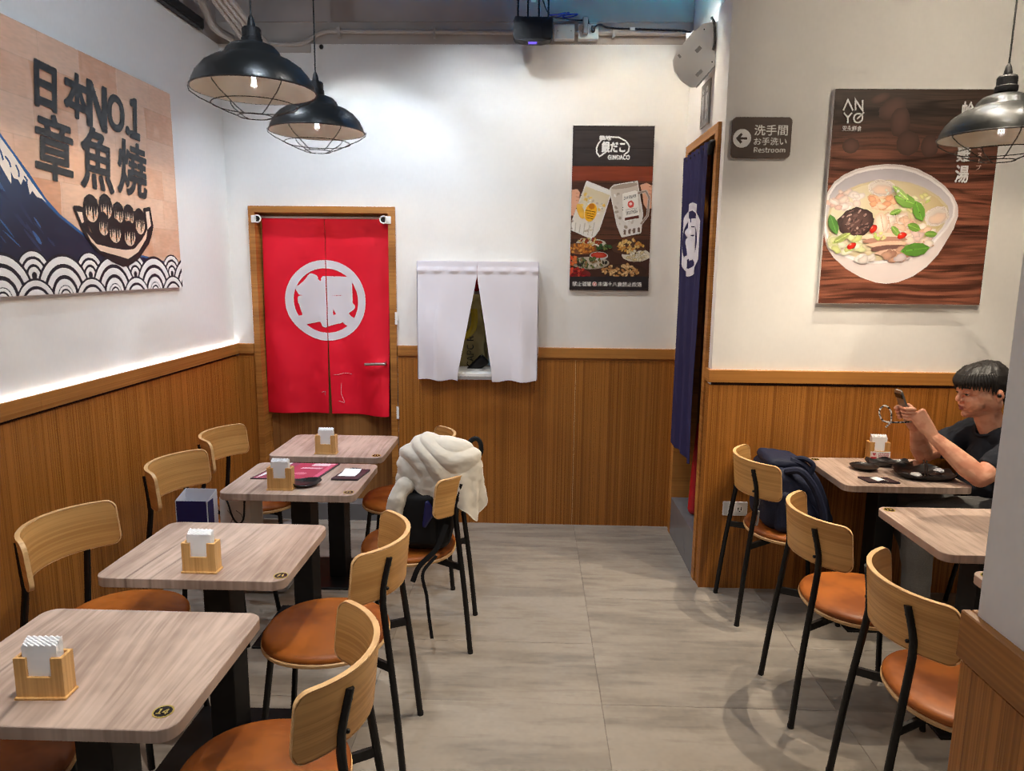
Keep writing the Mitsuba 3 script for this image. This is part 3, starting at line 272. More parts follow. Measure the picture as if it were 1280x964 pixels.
    112,77,94,76,85,98,59,99,54,90,45,88,45,77,61,73,65,67,49,62,39,56,30,49,22,47,23,41,30,17,127,122,141,121,141,110,140,109,127,109,127,100,141,101,143,99,161,99,161,109,148,109,147,110,147,121,148,122,161,122,161,132,127,133,11,38,104,43,114,46,124,48,148,59,147,60,146,59,127,57,114,54,105,49,98,47,98,200,9,38,40,129,40,132,50,138,67,153,82,172,89,184,105,181,106,179,103,174,103,173,141,173,148,168,150,165,138,145,178,144,179,144,179,68,172,68,172,67,180,59,190,46,200,31,200,29,186,22,184,24,182,28,173,41,159,58,159,61,170,66,171,67,170,68,61,68,60,69,60,124,59,125,53,119,49,119,5,127,83,128,82,163,83,163,99,127,99,5,128,130,127,129,127,113,163,114,163,130,5,92,158,82,145,82,144,117,145,127,157,5,76,83,77,82,110,83,110,99,77,99,5,77,130,76,129,77,113,110,113,110,130,10,125,58,126,60,137,63,140,62,152,33,153,29,151,27,141,25,137,26,133,39,12,91,58,92,60,94,61,105,62,107,60,110,41,111,31,111,31,110,26,103,25,94,26,94,38,13,39,29,39,31,48,39,54,47,62,61,63,65,68,65,78,61,76,54,71,43,62,31,54,22,51,22,200,5,54,31,139,32,
    146,42,153,54,164,64,177,68,184,74,190,79,190,93,184,96,178,95,173,107,163,108,177,113,182,194,181,197,177,197,95,204,88,204,81,200,76,182,62,191,52,206,42,206,32,193,18,184,19,173,26,165,34,162,31,131,22,116,15,110,16,106,20,104,28,100,34,48,21,41,22,37,29,34,38,34,45,37,49,46,51,47,57,42,77,40,82,40,89,36,94,36,110,37,114,42,116,52,117,47,121,43,121,38,124,5,137,120,138,118,167,118,168,122,138,122,4,137,151,168,150,168,153,138,154,6,137,55,140,54,149,58,142,72,139,81,138,82,4,102,118,102,116,108,117,108,122,])


def load_glyphs():
    raw, i, out = GLYPH_DATA, 0, {}
    for key in [w + ch for w, s in GLYPH_SETS.items() for ch in dict.fromkeys(s)]:
        adv, nr = raw[i], raw[i + 1]; i += 2; g = Polygon()
        rings = []
        for _ in range(nr):
            n = raw[i]; i += 1
            rings.append(np.frombuffer(raw[i:i + 2 * n], np.uint8).reshape(-1, 2).astype(float)); i += 2 * n
        for r in sorted(rings, key=lambda r: -Polygon(r).buffer(0).area):
            g = g.symmetric_difference(Polygon((r - [34, 38.25]) / 170).buffer(0))
        out[key] = (adv / 200, g)
    return out


GLYPHS = load_glyphs()


def text(s, size, at=(0, 0), w='M', vertical=False, track=1.0, anchor='l', stretch=1.0):
    """Lettering as a polygon; `at` is the left end of the base line (or the top centre, vertical)."""
    out, x, y = [], 0.0, 0.0
    for ch in s:
        if ch == ' ':
            x += .3; y -= .3; continue
        adv, g = GLYPHS.get(w + ch) or GLYPHS['M' + ch]
        if vertical:
            if ch == 'ー': g = affinity.rotate(g, 90, origin=(.5, .38))
            out.append(affinity.translate(g, -adv / 2, y - .88)); y -= track
        else:
            out.append(affinity.translate(g, x, 0)); x += adv * track
    g = unary_union(out)
    sx = {'l': 0, 'c': -x / 2, 'r': -x}[anchor] if not vertical else 0
    return affinity.translate(affinity.scale(affinity.translate(g, sx, 0), size * stretch, size, origin=(0, 0)), *at)


def fit(g, x0, x1, y0, y1):
    a, b, c, d = g.bounds
    return affinity.translate(affinity.scale(g, (x1 - x0) / (c - a), (y1 - y0) / (d - b), origin=(a, b)), x0 - a, y0 - b)


class Print:
    """Flat print: layers of coloured polygons, each laid a hair above the one before, as one mesh with a colour per vertex."""

    def __init__(self, o, u, v, step=.000016):
        self.o, self.u, self.v = np.asarray(o, float), np.asarray(u, float), np.asarray(v, float)
        self.n = np.cross(self.u, self.v); self.k, self.step = 1, step
        self.V, self.F, self.K, self.at, self.clip = [], [], [], 0, None

    def raw(self, p, f, col):
        p = np.asarray(p, float)
        if not len(p): return
        col = np.asarray(col, float)
        if col.ndim == 1: col = np.tile(col, (len(p), 1))
        self.V.append(self.o + p[:, :1] * self.u + p[:, 1:2] * self.v + self.n * self.step * self.k)
        self.F.append(np.asarray(f) + self.at); self.K.append(col); self.at += len(p); self.k += 1

    def add(self, poly, col, col2=None, axis=None):
        """col, or a run of the ink from col to col2 along axis ((x0, y0), (x1, y1))."""
        if not hasattr(poly, 'geom_type'): poly = Polygon(poly).buffer(0)
        if self.clip is not None: poly = poly.intersection(self.clip)
        p, f = tri(poly)
        if not len(p): return
        c = np.array(C(col))
        if col2 is not None:
            a, b = np.asarray(axis, float)
            m = trimesh.Trimesh(np.c_[p, np.zeros(len(p))], f, process=False)
            v, f = trimesh.remesh.subdivide_to_size(m.vertices, m.faces, np.linalg.norm(b - a) / 6, max_iter=12)
            p = v[:, :2]; t = np.clip(((p - a) @ (b - a)) / ((b - a) @ (b - a)), 0, 1)[:, None]
            c = c * (1 - t) + np.array(C(col2)) * t
        self.raw(p, f, c)

    def blob(self, cx, cy, rx, ry, col, rim=None, rot=0, wob=0.0, n=22, seed=0):
        """An ellipse of ink, its colour running from col in the middle to rim."""
        r = np.random.default_rng(seed + int(abs(cx * 9173 + cy * 7919) * 100)); th = np.arange(n) * 2 * np.pi / n
        w = 1 + wob * (r.random(n) - .5) * 2
        c0, c1 = np.array(C(col)), np.array(C(rim if rim is not None else col)); R = math.radians(rot)
        P, K = [[cx, cy]], [c0]
        for s in (.6, 1.0):
            x, y = np.cos(th) * rx * w * s, np.sin(th) * ry * w * s
            P += np.c_[cx + x * math.cos(R) - y * math.sin(R), cy + x * math.sin(R) + y * math.cos(R)].tolist(); K += [c0 * (1 - s * s) + c1 * s * s] * n
        f = [[0, 1 + i, 1 + (i + 1) % n] for i in range(n)]
        for i in range(n):
            j = (i + 1) % n; f += [[1 + i, 1 + n + i, 1 + n + j], [1 + i, 1 + n + j, 1 + j]]
        if self.clip is not None and not self.clip.contains(ell(cx, cy, rx * (1 + wob), ry * (1 + wob), rot)):
            self.add(Polygon(np.array(P)[1 + n:]).buffer(0), col); return
        self.raw(P, f, np.array(K))

    def mesh(self):
        return trimesh.Trimesh(np.vstack(self.V), np.vstack(self.F), process=False), np.vstack(self.K)

    def put(self, parent, name, label=None, bsdf='mat_print'):
        m, k = self.mesh()
        return part(parent, name, m, bsdf, False, label, color=k)


# ------------------------------------------------------------------ materials
def S(c): return mi.Color3f(*C(c))


def wood_fn(light, dark, along, across, fa=1.2, fc=55.0, streak=.55):
    """Fine straight grain; along / across are functions of the position."""
    a, b = S(light), S(dark)

    def fn(p, n, uv):
        u, v = along(p), across(p)
        g = .55 * noise(v * fc, u * fa) + .45 * noise(v * fc * 2.7, u * fa * 1.7, 3.0)
        broad = noise(v * fc * .12, u * fa * .4, 9.0)
        t = smoothstep(.2, .85, g * streak + broad * (1 - streak))
        return a * (1 - t) + b * t
    return fn


def wall_fn(p, n, uv):
    a = S((232, 229, 224))
    return a * (.975 + .03 * fbm(p.x * 90 + p.y * 90, p.z * 50, 1.0, 2) + .012 * noise(p.x * 260 + p.y * 260, p.z * 120))


mat('mat_wall', proc(wall_fn), rough=.75, spec=.2)
mat('mat_concrete', proc(lambda p, n, uv: S((178, 168, 162)) * (.85 + .3 * fbm(p.x * 5, p.y * 5, p.z * 5, 3))), rough=.9, spec=.2)
mat('mat_concrete_lit', proc(lambda p, n, uv: S((186, 177, 168)) * (.88 + .24 * fbm(p.x * 7, p.y * 7, p.z * 12, 3))), rough=.9, spec=.2)  # same grey paint as mat_concrete, stronger light put into the colour
mat('mat_panel', proc(wood_fn((176, 113, 48), (130, 77, 26), lambda p: p.z, lambda p: p.x + p.y, .5, 190, .86)), rough=.42, spec=.4)
mat('mat_rail', proc(wood_fn((180, 122, 60), (140, 88, 38), lambda p: p.x + p.y, lambda p: p.z, 1.4, 120, .5)), rough=.42, spec=.4)
mat('mat_door_wood', proc(wood_fn((158, 110, 62), (118, 76, 40), lambda p: p.z, lambda p: p.x + p.y, .9, 80, .6)), rough=.42, spec=.4)
mat('mat_seam', (214, 178, 128), rough=.6)
mat('mat_groove', (58, 36, 20), rough=.8)


def floor_fn(p, n, uv):
    tx = cell_rand(dr.floor((p.x - .296) / .92), dr.floor((p.y - .737) / .92), 4.0)
    t = fbm(p.x * 2.2 + tx * 40, p.y * 13, 2.0, 4)
    k = fbm(p.x * 7 + tx * 17, p.y * 38, 5.0, 3)
    sp = fbm(p.x * 60, p.y * 60, 7.0, 2)
    c = S((154, 144, 132)) * (1 - smoothstep(.35, .7, t) * .22)
    c = c * (1 - smoothstep(.5, .8, k) * .14) * (.95 + .1 * sp) * (.98 + .04 * tx)
    return mix(c, S((134, 122, 108)), smoothstep(.62, .85, fbm(p.x * 1.3 + 9, p.y * 2.3, 1.0, 3)) * .5)


mat('mat_floor', proc(floor_fn), rough=.42, spec=.35)
mat('mat_grout', (124, 116, 107), rough=.9)
mat('mat_ceiling', (92, 90, 88), rough=.9)
mat('mat_stone', proc(lambda p, n, uv: S((104, 104, 106)) * (.9 + .2 * fbm(p.x * 14, p.y * 14, p.z * 14, 3))), rough=.25, spec=.5)


def table_fn(p, n, uv):
    w = p.x + .05 * (noise(p.x * 3, p.y * 1.6) - .5) * 2
    g = .45 * noise(w * 90, p.y * 5.0) + .30 * noise(w * 210, p.y * 11.0, 2.0) + .25 * fbm(p.x * 40, p.y * 24, 8.0, 2)
    broad = fbm(w * 6, p.y * 2.4, 4.0, 4)
    c = mix(S((196, 173, 157)), S((150, 127, 113)), smoothstep(.25, .8, .45 * g + .55 * broad))
    crack = 1 - smoothstep(.0, .010, dr.abs(noise(w * 4.2, p.y * .55, 11.0) - .5))
    return c * (1 - .40 * crack * smoothstep(.46, .62, noise(p.x * 3, p.y * 4, 6.0)))


mat('mat_table', proc(table_fn), rough=.36, spec=.45)
# chairs: grain runs along the curve of the back, leather is plain
mat('mat_oak', proc(wood_fn((212, 164, 100), (184, 132, 72), lambda p: p.y + .6 * p.x, lambda p: p.z, 1.6, 130, .6)), rough=.4, spec=.45)
mat('mat_oak_edge', proc(lambda p, n, uv: mix(S((224, 184, 130)), S((196, 152, 100)), noise(p.z * 300, p.x * 20, p.y * 20))), rough=.45)


def leather_fn(p, n, uv):
    return mix(S((162, 90, 32)), S((128, 66, 22)), smoothstep(.3, .75, fbm(p.x * 9, p.y * 9, 2.0, 4)))


mat('mat_leather', proc(leather_fn), rough=.46, spec=.35, bump=proc(lambda p, n, uv: .0003 * fbm(p.x * 420, p.y * 420, p.z * 420, 2)), bump_scale=1.0)
mat('mat_black_metal', (10, 10, 11), rough=.42, spec=.35)
mat('mat_black_flat', (11, 11, 12), rough=.55, spec=.4)
mat('mat_black_gloss', (14, 14, 15), rough=.22, spec=.5)
mat('mat_print', {'type': 'mesh_attribute', 'name': 'vertex_color'}, rough=.45, spec=.35)
mat('mat_cloth_print', {'type': 'mesh_attribute', 'name': 'vertex_color'}, rough=.8, spec=.2)
mat('mat_bamboo', proc(wood_fn((222, 176, 112), (192, 140, 78), lambda p: p.z, lambda p: p.x + p.y, 3, 110, .6)), rough=.4)
mat('mat_paper', (240, 240, 240), rough=.9, spec=.1)
mat('mat_gold', (190, 170, 96), rough=.35, metallic=.6)
mat('mat_steel', (190, 188, 184), rough=.28, metallic=1.0)
mat('mat_aluminium', (188, 188, 190), rough=.4, metallic=.7)
mat('mat_white_plastic', (232, 230, 226), rough=.35)
mat('mat_grey_plastic', (150, 148, 144), rough=.45)
mat('mat_red_cloth', (226, 20, 46), rough=.62, spec=.3, sheen=.5)
mat('mat_navy_cloth', proc(lambda p, n, uv: S((46, 42, 78)) * (.9 + .2 * noise(p.y * 260, p.z * 260, p.x * 260))), rough=.85, spec=.2, sheen=.4)
mat('mat_white_cloth', (222, 218, 226), rough=.7, spec=.2)
mat('mat_sign', (88, 74, 66), rough=.4)
mat('mat_sign_white', (238, 236, 232), rough=.5)
mat('mat_enamel', (246, 240, 228), rough=.4)
mat('mat_lamp_shell', (24, 25, 24), rough=.30, spec=.5)
mat('mat_pipe', (172, 164, 156), rough=.6)
mat('mat_wire', (30, 28, 26), rough=.4)
mat('mat_skin', proc(lambda p, n, uv: mix(S((238, 180, 148)), S((220, 150, 120)), smoothstep(.35, .7, fbm(p.x * 26, p.y * 26, p.z * 26, 3)))), rough=.5, spec=.35)
mat('mat_skin_dark', (150, 78, 66), rough=.45)
mat('mat_shirt', proc(lambda p, n, uv: S((44, 47, 54)) * (.9 + .2 * noise(p.x * 300, p.y * 300, p.z * 300))), rough=.9, spec=.15, sheen=.3)
mat('mat_trousers', proc(lambda p, n, uv: S((112, 110, 108)) * (.85 + .3 * noise(p.x * 260, p.y * 260, p.z * 260))), rough=.9, spec=.1)
mat('mat_hair', proc(lambda p, n, uv: S((30, 27, 26)) * (.7 + .6 * noise(p.x * 60, p.y * 200, p.z * 30))), rough=.5, spec=.4)
mat('mat_jacket', proc(lambda p, n, uv: S((206, 198, 184)) * (.95 + .08 * fbm(p.x * 60, p.y * 60, p.z * 60, 2))), rough=.9, spec=.15, sheen=.3)
mat('mat_bag_black', proc(lambda p, n, uv: S((11, 11, 13)) * (.8 + .4 * noise(p.x * 400, p.y * 400, p.z * 400))), rough=.7, spec=.3)
mat('mat_bag_navy', proc(lambda p, n, uv: S((28, 33, 54)) * (.8 + .4 * noise(p.x * 300, p.y * 300, p.z * 300))), rough=.65, spec=.3)
mat('mat_tan_bag', proc(lambda p, n, uv: mix(S((188, 170, 118)), S((132, 116, 66)), fbm(p.x * 22, p.y * 22, p.z * 22, 3))), rough=.5)
mat('mat_phone_metal', (168, 164, 156), rough=.3, metallic=.8)
mat('mat_strap', proc(lambda p, n, uv: mix(S((24, 24, 24)), S((226, 224, 220)), smoothstep(.4, .6, noise(p.x * 160, p.y * 160, p.z * 160)))), rough=.7)

# ------------------------------------------------------------------ the room
D, XL, XS, DP = 4.589, -1.951, .929, 3.671      # back wall, left wall, side wall of the recess, right wall
ZR, ZP, ZC = 1.194, 3.036, 3.55                 # top of the wainscot rail, top of the white lining, ceiling
XR, YB = 4.4, -3.2                              # far right and rear of the room (outside the frame)
DX0, DX1, DZ = -1.772, -.922, 2.030             # opening of the kitchen door
WX0, WX1, WZ0, WZ1 = -.690, -.012, 1.010, 1.705  # serving hatch
SY0, SY1, SZ = 3.800, 4.445, 2.385              # opening of the restroom doorway in the side wall

# floor: vinyl tiles on a dark bed
structure('floor', bx(XL - .2, XR + .1, YB - .1, D + .2, -.06, -.004), 'mat_grout', 'light grey brown stone-look vinyl tile floor')
xs = [.296 + .92 * k for k in range(-3, 6)]
for i in range(len(xs) - 1):
    off = (0, .46)[i % 2 == 0]
    ys = [2.577 + off + .92 * k for k in range(-8, 4)]
    for j in range(len(ys) - 1):
        x0, x1, y0, y1 = max(xs[i], XL), min(xs[i + 1], XR), max(ys[j], YB), min(ys[j + 1], D)
        if x1 - x0 < .02 or y1 - y0 < .02: continue
        part('floor', 'tile', bx(x0 + .0009, x1 - .0009, y0 + .0009, y1 - .0009, -.004, 0), 'mat_floor', False)

structure('ceiling', bx(XL - .1, XR + .1, YB - .1, D + .6, ZC, ZC + .1), 'mat_ceiling', 'dark grey exposed ceiling')


def yz_poly(poly, x0, x1):
    """A polygon given in (y, z), extruded along x."""
    m = prism(poly, abs(x1 - x0)); v = m.vertices.copy(); m.vertices = np.c_[v[:, 2] + min(x0, x1), v[:, 0], v[:, 1]]; return m


def xz_poly(poly, y0, y1):
    m = prism(poly, abs(y1 - y0)); v = m.vertices.copy(); m.vertices = np.c_[v[:, 0], v[:, 2] + min(y0, y1), v[:, 1]]; m.invert(); return m


# back wall
hole = unary_union([sbox(DX0 - .04, -1, DX1 + .04, DZ + .04), sbox(WX0, WZ0, WX1, WZ1)])
structure('wall_back', xz_poly(sbox(XL - .1, 0, XS + .1, ZP).difference(hole), D, D + .10), 'mat_wall', 'back wall with white upper lining and wood panels below')
part('wall_back', 'concrete_band', bx(XL - .1, XS + .1, D + .012, D + .1, ZP, 3.165), 'mat_concrete_lit', False, 'grey painted strip above the white lining')
part('wall_back', 'beam', bx(XL - .1, XS + .1, D + .004, D + .1, 3.165, ZC), 'mat_concrete', False, 'dark grey beam above the back wall')
PT = 1.113                                      # top of the wood panels, under the groove
for x0, x1 in ((XL + .02, DX0 - .045), (DX1 + .047, .282), (.285, XS)):
    poly = sbox(x0, 0, x1, PT).difference(sbox(WX0 - .03, WZ0 - .03, WX1 + .03, 2))
    part('wall_back', 'panel', xz_poly(poly, D - .014, D), 'mat_panel', False)
part('wall_back', 'seam_strip', bx(.2815, .2855, D - .0125, D, 0, PT), 'mat_seam', False)
k = 0
for x0, x1 in ((XL + .03, DX0 - .045), (DX1 + .047, WX0 - .035), (WX1 + .035, XS)):
    k += 1
    structure(f'trim_{k}', cat(bx(x0, x1, D - .024, D, 1.128, ZR, .002), bx(x0, x1, D - .008, D, PT, 1.128)), 'mat_rail', 'wood rail on top of the back wall wainscot')

# left wall
structure('wall_left', bx(XL - .1, XL, YB, D + .1, 0, 3.03), 'mat_wall', 'left wall with white upper lining and wood panels below')
part('wall_left', 'concrete_band', bx(XL - .1, XL - .012, YB, D + .1, 3.03, ZC), 'mat_concrete', False, 'grey strip above the white lining')
ys = [YB, -1.42, -.20, 1.02, 2.24, 3.46, D]
for a, b in zip(ys[:-1], ys[1:]):
    part('wall_left', 'panel', bx(XL, XL + .018, a + .0013, b - .0013, 0, PT), 'mat_panel', False)
    part('wall_left', 'seam_strip', bx(XL, XL + .0165, a - .0014, a + .0014, 0, PT), 'mat_seam', False)
ys = [YB, -2.0, .24, 2.68, D - .001]
lip = Polygon([(0, 1.128), (.034, 1.128), (.034, ZR), (.022, ZR), (.022, 1.172), (0, 1.172)])
k = 3
for a, b in zip(ys[:-1], ys[1:]):
    k += 1
    m = prism(lip, b - a - .0012); v = m.vertices.copy(); m.vertices = np.c_[XL + v[:, 0], v[:, 2] + a, v[:, 1]]; m.invert()
    structure(f'trim_{k}', m, 'mat_rail', 'wood rail on top of the left wall wainscot')
part('wall_left', 'rail_groove', bx(XL, XL + .006, YB, D, PT, 1.128), 'mat_groove', False)

# side wall of the recess, with the restroom doorway, and the right wall that faces the room
hole = sbox(SY0 - .03, .0, SY1 + .03, SZ + .03)
structure('wall_side', yz_poly(sbox(DP, 0, D + .1, ZP - .02).difference(hole), XS, XS + .10), 'mat_wall', 'narrow side wall with the restroom doorway')
part('wall_side', 'concrete_band', bx(XS + .008, XS + .1, DP + .008, D, ZP - .02, ZC), 'mat_concrete', False, 'grey strip above the white lining')
part('wall_side', 'panel', bx(XS - .010, XS, SY1 + .062, D - .014, 0, PT), 'mat_panel', False)
part('wall_side', 'panel', bx(XS - .010, XS, DP, SY0 - .062, 0, PT), 'mat_panel', False)
structure('trim_8', cat(bx(XS - .018, XS, DP - .02, SY0 - .062, 1.128, ZR, .002), bx(XS - .018, XS, SY1 + .062, D - .024, 1.128, ZR, .002)), 'mat_rail', 'wood rail on the side wall')
structure('wall_right', bx(XS, XR + .1, DP, DP + .1, 0, ZC), 'mat_wall', 'right wall with white upper lining and wood panels below')
xs = [XS - .010, 2.14, 3.36, XR]
for a, b in zip(xs[:-1], xs[1:]):
    part('wall_right', 'panel', bx(a + .0012 * (a > 1), b - .0012, DP - .014, DP, 0, PT), 'mat_panel', False)
part('wall_right', 'rail_groove', bx(XS, XR, DP - .006, DP, PT, 1.128), 'mat_groove', False)
structure('trim_9', bx(XS - .018, XR, DP - .024, DP, 1.128, ZR, .002), 'mat_rail', 'wood rail on top of the right wall wainscot')

# the column beside the camera
structure('wall_column', bx(.674, .93, .30, 1.016, 0, ZC), 'mat_wall', 'white column at the right with wood panels below')
part('wall_column', 'panel', cat(bx(.665, .674, .30, 1.028, 0, PT), bx(.665, .95, 1.016, 1.028, 0, PT)), 'mat_panel', False)
structure('trim_10', cat(bx(.659, .674, .28, 1.034, 1.118, ZR, .002), bx(.674, .95, 1.016, 1.034, 1.118, ZR, .002)), 'mat_rail', 'wood rail around the white column')

# rear and far right of the room, outside the frame
structure('wall_rear', bx(XL - .1, XR + .1, YB - .1, YB, 0, ZC), 'mat_wall', 'rear wall of the restaurant')
structure('wall_far_right', bx(XR, XR + .1, YB, DP, 0, ZC), 'mat_wall', 'far right wall of the restaurant')

# kitchen door behind the red curtain
structure('door_1', label='wooden kitchen door behind the red curtain')
fr = sbox(DX0 - .040, .115, DX1 + .043, DZ + .040).difference(sbox(DX0, 0, DX1, DZ))
part('door_1', 'frame', cat(xz_poly(fr, D - .022, D + .10), xz_poly(sbox(DX0 - .002, .115, DX1 + .002, DZ + .002).difference(sbox(DX0 + .012, 0, DX1 - .012, DZ - .012)), D + .075, D + .10)), 'mat_rail', False, 'light wood door frame')
part('door_1', 'leaf', bx(DX0 + .004, DX1 - .004, D + .10, D + .14, .118, DZ - .004), 'mat_door_wood', False)
part('door_1', 'sill', bx(DX0 - .042, DX1 + .045, D - .016, D + .14, 0, .115), 'mat_stone', False, 'grey stone door sill')
hz = 1.075
part('door_1', 'handle', cat(bx(-.972, -.945, D + .088, D + .1, hz - .12, hz + .04, .004), tube([(-.958, D + .09, hz), (-.958, D - .045, hz)], .010, 10), tube(curve([(-.955, D - .045, hz), (-1.0, D - .05, hz), (-1.085, D - .045, hz - .004)], 6), .0095, 10)), 'mat_steel', 40, 'brushed steel lever handle')
for z in (.74, 1.36):
    part('door_1', 'strike_plate', bx(DX1 + .036, DX1 + .052, D - .026, D - .018, z - .03, z + .05), 'mat_white_plastic', False, 'small white plate on the door frame')

# serving hatch
structure('window_1', label='serving hatch with a grey metal frame')
PW = .085                                       # how far the hatch box stands out of the wall
fr = sbox(WX0 - .022, WZ0 - .022, WX1 + .022, WZ1 + .022).difference(sbox(WX0, WZ0, WX1, WZ1))
part('window_1', 'frame', xz_poly(fr, D - PW, D + .10), 'mat_aluminium', False)
part('window_1', 'sill', bx(WX0, WX1, D - PW, D + .25, WZ0 - .004, WZ0 + .018), 'mat_white_plastic', False, 'white sill board')

# the kitchen seen through the hatch
structure('wall_kitchen', bx(-1.6, .85, 5.35, 5.4, 0, 2.6), 'mat_concrete', 'dark kitchen wall behind the hatch')
structure('ceiling_kitchen', bx(-1.6, .85, D + .10, 5.4, 2.44, 2.5), 'mat_ceiling', 'kitchen ceiling behind the hatch')
structure('wall_kitchen_counter', bx(-1.0, .3, D + .10, 5.2, .88, 1.0), 'mat_aluminium', 'metal counter behind the hatch')

# restroom doorway and the raised passage behind it
structure('door_2', label='restroom doorway with a light wood frame')
fr = sbox(SY0 - .060, .0, SY1 + .060, SZ + .045).difference(sbox(SY0, -1, SY1, SZ))
part('door_2', 'frame', yz_poly(fr, XS - .018, XS + .12), 'mat_rail', False)
part('door_2', 'riser', bx(XS - .012, XS + 1.1, SY0 + .0, SY1 - .0, 0, .248), 'mat_stone', False, 'dark grey tiled step')
part('door_2', 'riser_tile', bx(XS - .016, XS - .012, SY0, SY0 + .20, .002, .247), 'mat_stone', False)
part('door_2', 'riser_tile', bx(XS - .016, XS - .012, SY0 + .203, SY1 - .002, .002, .247), 'mat_stone', False)
structure('wall_passage', cat(bx(XS + 1.1, XS + 1.16, DP + .1, D + .2, .2, 2.6), bx(XS + .1, XS + 1.1, D + .02, D + .1, .2, 2.6), bx(XS + .1, XS + 1.16, DP + .1, D + .1, 2.6, 2.66)), 'mat_door_wood', 'brown walls of the restroom passage')

# ------------------------------------------------------------------ lamps outside the frame
def look(pos, aim):
    return T().look_at(origin=list(pos), target=list(aim), up=[0, .1, 1] if abs(aim[0] - pos[0]) + abs(aim[1] - pos[1]) > .02 else [0, 1, 0])


def area(col, s):
    return {'type': 'area', 'radiance': {'type': 'rgb', 'value': [float(x) for x in np.array(col) * s]}}


scene['mat_emit'] = {'type': 'diffuse', 'reflectance': rgb(20, 20, 20)}
for i, (pos, aim, col, w, cut, r) in enumerate(SPOTS):
    k = thing('track_spotlight', 'black ceiling spotlight above the tables, outside the picture', 'spotlight', 'ceiling spotlights outside the picture')
    h = -.054 / math.tan(math.radians(cut))
    m = lathe([(.054, h), (.058, h), (.058, .10), (.0, .10), (.0, .094), (.054, .094)], 24)
    m.vertices[:, 2] *= -1; m.invert()
    part(k, 'housing', m, 'mat_black_flat', 30, to=look(pos, aim) @ T().translate([0, 0, .0]))
    part(k, 'stem', tube([pos, (pos[0], pos[1], ZC)], .010, 6), 'mat_black_flat')
    scene[f'{k}__lens'] = {'type': 'disk', 'to_world': look(pos, aim) @ T().scale([r, r, 1]), 'bsdf': {'type': 'ref', 'id': 'mat_emit'}, 'emitter': area(col, w / (math.pi * r * r))}
for pos, (lx, ly), col, w in PANELS:
    k = thing('light_panel', 'flat white ceiling light panel, outside the picture', 'light panel', 'ceiling light panels outside the picture')
    part(k, 'frame', bx(pos[0] - lx / 2 - .02, pos[0] + lx / 2 + .02, pos[1] - ly / 2 - .02, pos[1] + ly / 2 + .02, pos[2] + .002, pos[2] + .04), 'mat_white_plastic', False)
    scene[f'{k}__diffuser'] = {'type': 'rectangle', 'to_world': T().translate(list(pos)).rotate([1, 0, 0], 180).scale([lx / 2, ly / 2, 1]), 'bsdf': {'type': 'ref', 'id': 'mat_emit'}, 'emitter': area(col, w)}
# LED strip lying in the trough of the left rail
k = thing('led_strip', 'thin white LED strip light glowing along the top of the left wood rail', 'led strip')
scene[f'{k}__diodes'] = {'type': 'rectangle', 'to_world': T().translate([XL + .011, (D + YB) / 2, 1.179]).scale([.004, (D - YB) / 2 - .01, 1]), 'bsdf': {'type': 'ref', 'id': 'mat_emit'}, 'emitter': area(LED_COLOUR, LED_STRENGTH)}
part(k, 'tape', bx(XL + .006, XL + .016, YB + .01, D - .01, 1.172, 1.178), 'mat_white_plastic', False)

# ------------------------------------------------------------------ pendant lamps
scene['mat_bulb_glass'] = {'type': 'thindielectric'}


